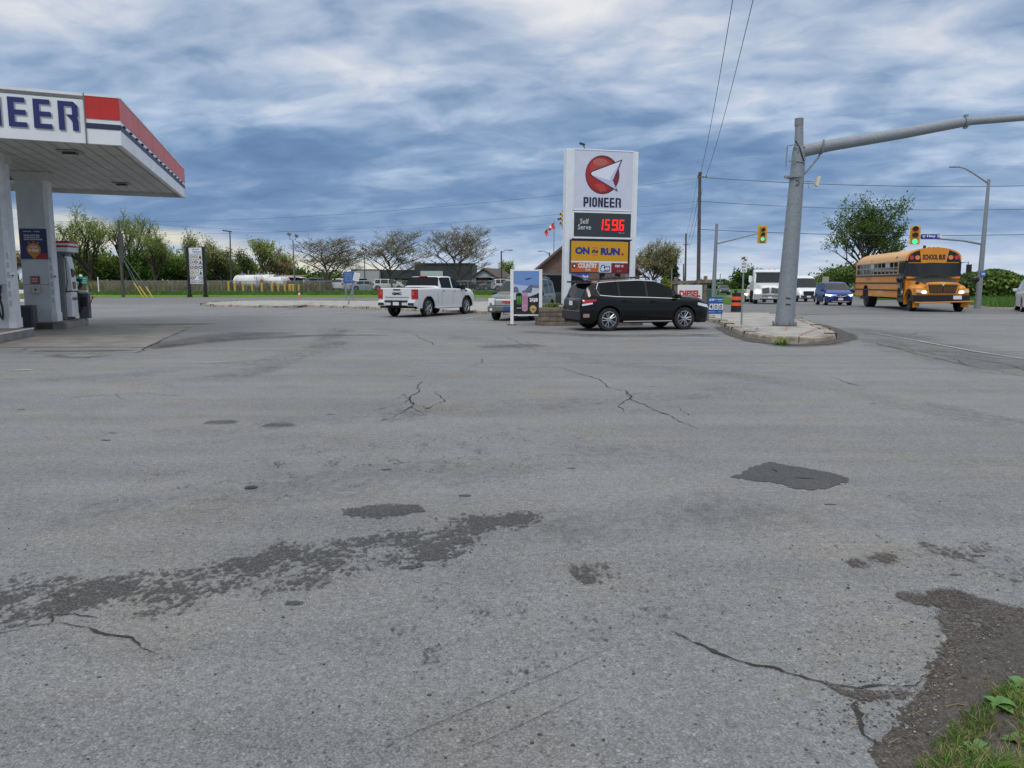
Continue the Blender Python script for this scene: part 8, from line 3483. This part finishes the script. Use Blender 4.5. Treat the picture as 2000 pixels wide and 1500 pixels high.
# stray stones over the lot
gv = MB()
for i in range(260):
    u, v = r.uniform(0, 2000), 620 + 880 * r.random() ** .7
    p = PT(u, v)
    s_ = r.uniform(.0025, .007)
    gv.sph((p.x, p.y, s_ * .4), (s_ * r.uniform(.8, 1.6), s_, s_ * .7), STN[3] if r.random() < .6 else r.choice(STN), n=5, k=3)
gv.build('grit', kind='stuff', label='scattered small dark stones over the parking lot', cat='grit')

# fine grass of the corner
bl_ = MB()
for i in range(16000):
    x, y = r.uniform(min(p.x for p in GPW), 2.3), r.uniform(2.1, max(p.y for p in GPW))
    if not inpoly(x, y, GPW):
        continue
    e = min(1, edge_d(x, y, GPW) / .25)
    cl_ = mnoise.noise(Vector((x * 4.5, y * 4.5, 8)))
    if cl_ < -.05 - .25 * e and r.random() < .8:
        continue
    hh = r.uniform(.02, .055) * (.5 + .9 * e) * (1 + cl_)
    a = r.uniform(0, 2 * PI)
    w_ = r.uniform(.0008, .0019)
    dx, dy = math.cos(a) * w_, math.sin(a) * w_
    lx_, ly_ = r.uniform(-1.0, 1.0) * hh, r.uniform(-1.0, 1.0) * hh
    z = .012 + .03 * e
    bl_.add([(x - dx, y - dy, z), (x + dx, y + dy, z), (x + dx + lx_ * .4, y + dy + ly_ * .4, z + hh * .7), (x + lx_, y + ly_, z + hh), (x - dx + lx_ * .4, y - dy + ly_ * .4, z + hh * .7)],
            [(0, 1, 2, 3, 4)], r.choice([G1, G2, G2, G2, G3, G3]) if cl_ > -.05 else r.choice([G3, G3, G2]))
# dry stalks
for i in range(700):
    x, y = r.uniform(min(p.x for p in GPW) - .25, 2.5), r.uniform(1.6, max(p.y for p in GPW) + .2)
    a = r.uniform(0, PI)
    L_ = r.uniform(.02, .07)
    if not inpoly(x, y, GPW) and r.random() < .8:
        continue
    bl_.tube([(x, y, .018), (x + L_ * math.cos(a), y + L_ * math.sin(a), .024)], .0011, G3, n=3, caps=False)
bl_.build('grass', kind='stuff', label='ragged low grass and dry stalks in the near right corner', cat='grass')

# broad leaved weeds
LFW = mat('weed_leaf', (.075, .18, .03), .5, var=.25, vs=12)


def weed(u, v, n, L, lab, seed):
    p = PT(u, v)
    rr = random.Random(seed)
    t = thing('broad_leaf_weed', lab, 'weed', (p.x, p.y, .03), 0, 'weeds in the near corner')
    for k in range(n):
        a = k * 2.4 + rr.uniform(-.7, .7)
        ll = L * rr.uniform(.45, 1.1)
        el = rr.uniform(.3, 1.2)
        rows = []
        for i in range(6):
            s_ = i / 5
            w_ = ll * .30 * math.sin(PI * min(1, .12 + s_ * .88)) ** .8
            x = ll * s_ * math.cos(el * (1 - s_ * .7))
            z = ll * s_ * math.sin(el * (1 - s_)) + .004
            row = []
            for q_ in (-1, 0, 1):
                yy = q_ * w_
                zz = z + abs(q_) * w_ * .25
                row.append((x * math.cos(a) - yy * math.sin(a), x * math.sin(a) + yy * math.cos(a), zz))
            rows.append(row)
        b = MB()
        b.grid(rows, LFW)
        b.build('leaf', t, smooth=80)
    return t


weed(1945, 1392, 6, .075, 'broad leaved weed highest in the near right corner grass', 1)
weed(1995, 1360, 6, .085, 'broad leaved weed cut by the right edge of the photo', 2)
weed(1905, 1480, 5, .06, 'small broad leaved weed low in the corner grass', 3)
weed(1975, 1465, 6, .07, 'broad leaved weed near the bottom right corner', 4)
p = PT(1522, 664, .12)
t = thing('kerb_weed', 'small green weed sprouting from a joint in the island kerb', 'weed', (p.x, p.y, .02))
b = MB()
for i in range(160):
    s_ = .05
    q_ = Vector((r.gauss(0, .10), r.gauss(-.15, .08), abs(r.gauss(.05, .06))))
    a = Vector((r.gauss(0, 1), r.gauss(0, 1), r.gauss(0, 1))).normalized() * s_
    b_ = a.cross(Vector((0, .3, 1))).normalized() * s_ * .5
    b.add([q_ - a, q_ + b_, q_ + a, q_ - b_], [(0, 1, 2, 3)], L_SPR)
b.build('leaves', t)
# twig and straw
for k, (a_, c_, lab) in enumerate((((1845, 1385), (1895, 1382), 'dry straw lying on the dirt left of the weeds'), ((1508, 1153), (1530, 1158), 'short twig lying on the asphalt at mid right'), ((1520, 1298), (1548, 1307), 'thin straw lying beside the long crack'))):
    p, q_ = PT(*a_), PT(*c_)
    b = MB()
    b.tube([(0, 0, .01), tuple((q_ - p) * .5 + Vector((0, .004, .016))), tuple((q_ - p) + Vector((0, 0, .008)))], .0022, G3, n=5)
    b.build('straw', loc=(p.x, p.y, 0), label=lab, cat='straw')
# flat metal cap in the lot
p = PT(490, 953)
t = thing('manhole_cap', 'small dark round metal cap set in the asphalt left of centre', 'cap', (p.x, p.y, 0))
b = MB()
b.cyl((0, 0, 0), (0, 0, .010), .048, mat('cap_iron', (.05, .048, .045), .6, .3), n=20)
b.cyl((0, 0, .010), (0, 0, .014), .028, mat('cap_iron', (.05, .048, .045), .6, .3), n=16)
b.build('lid', t)
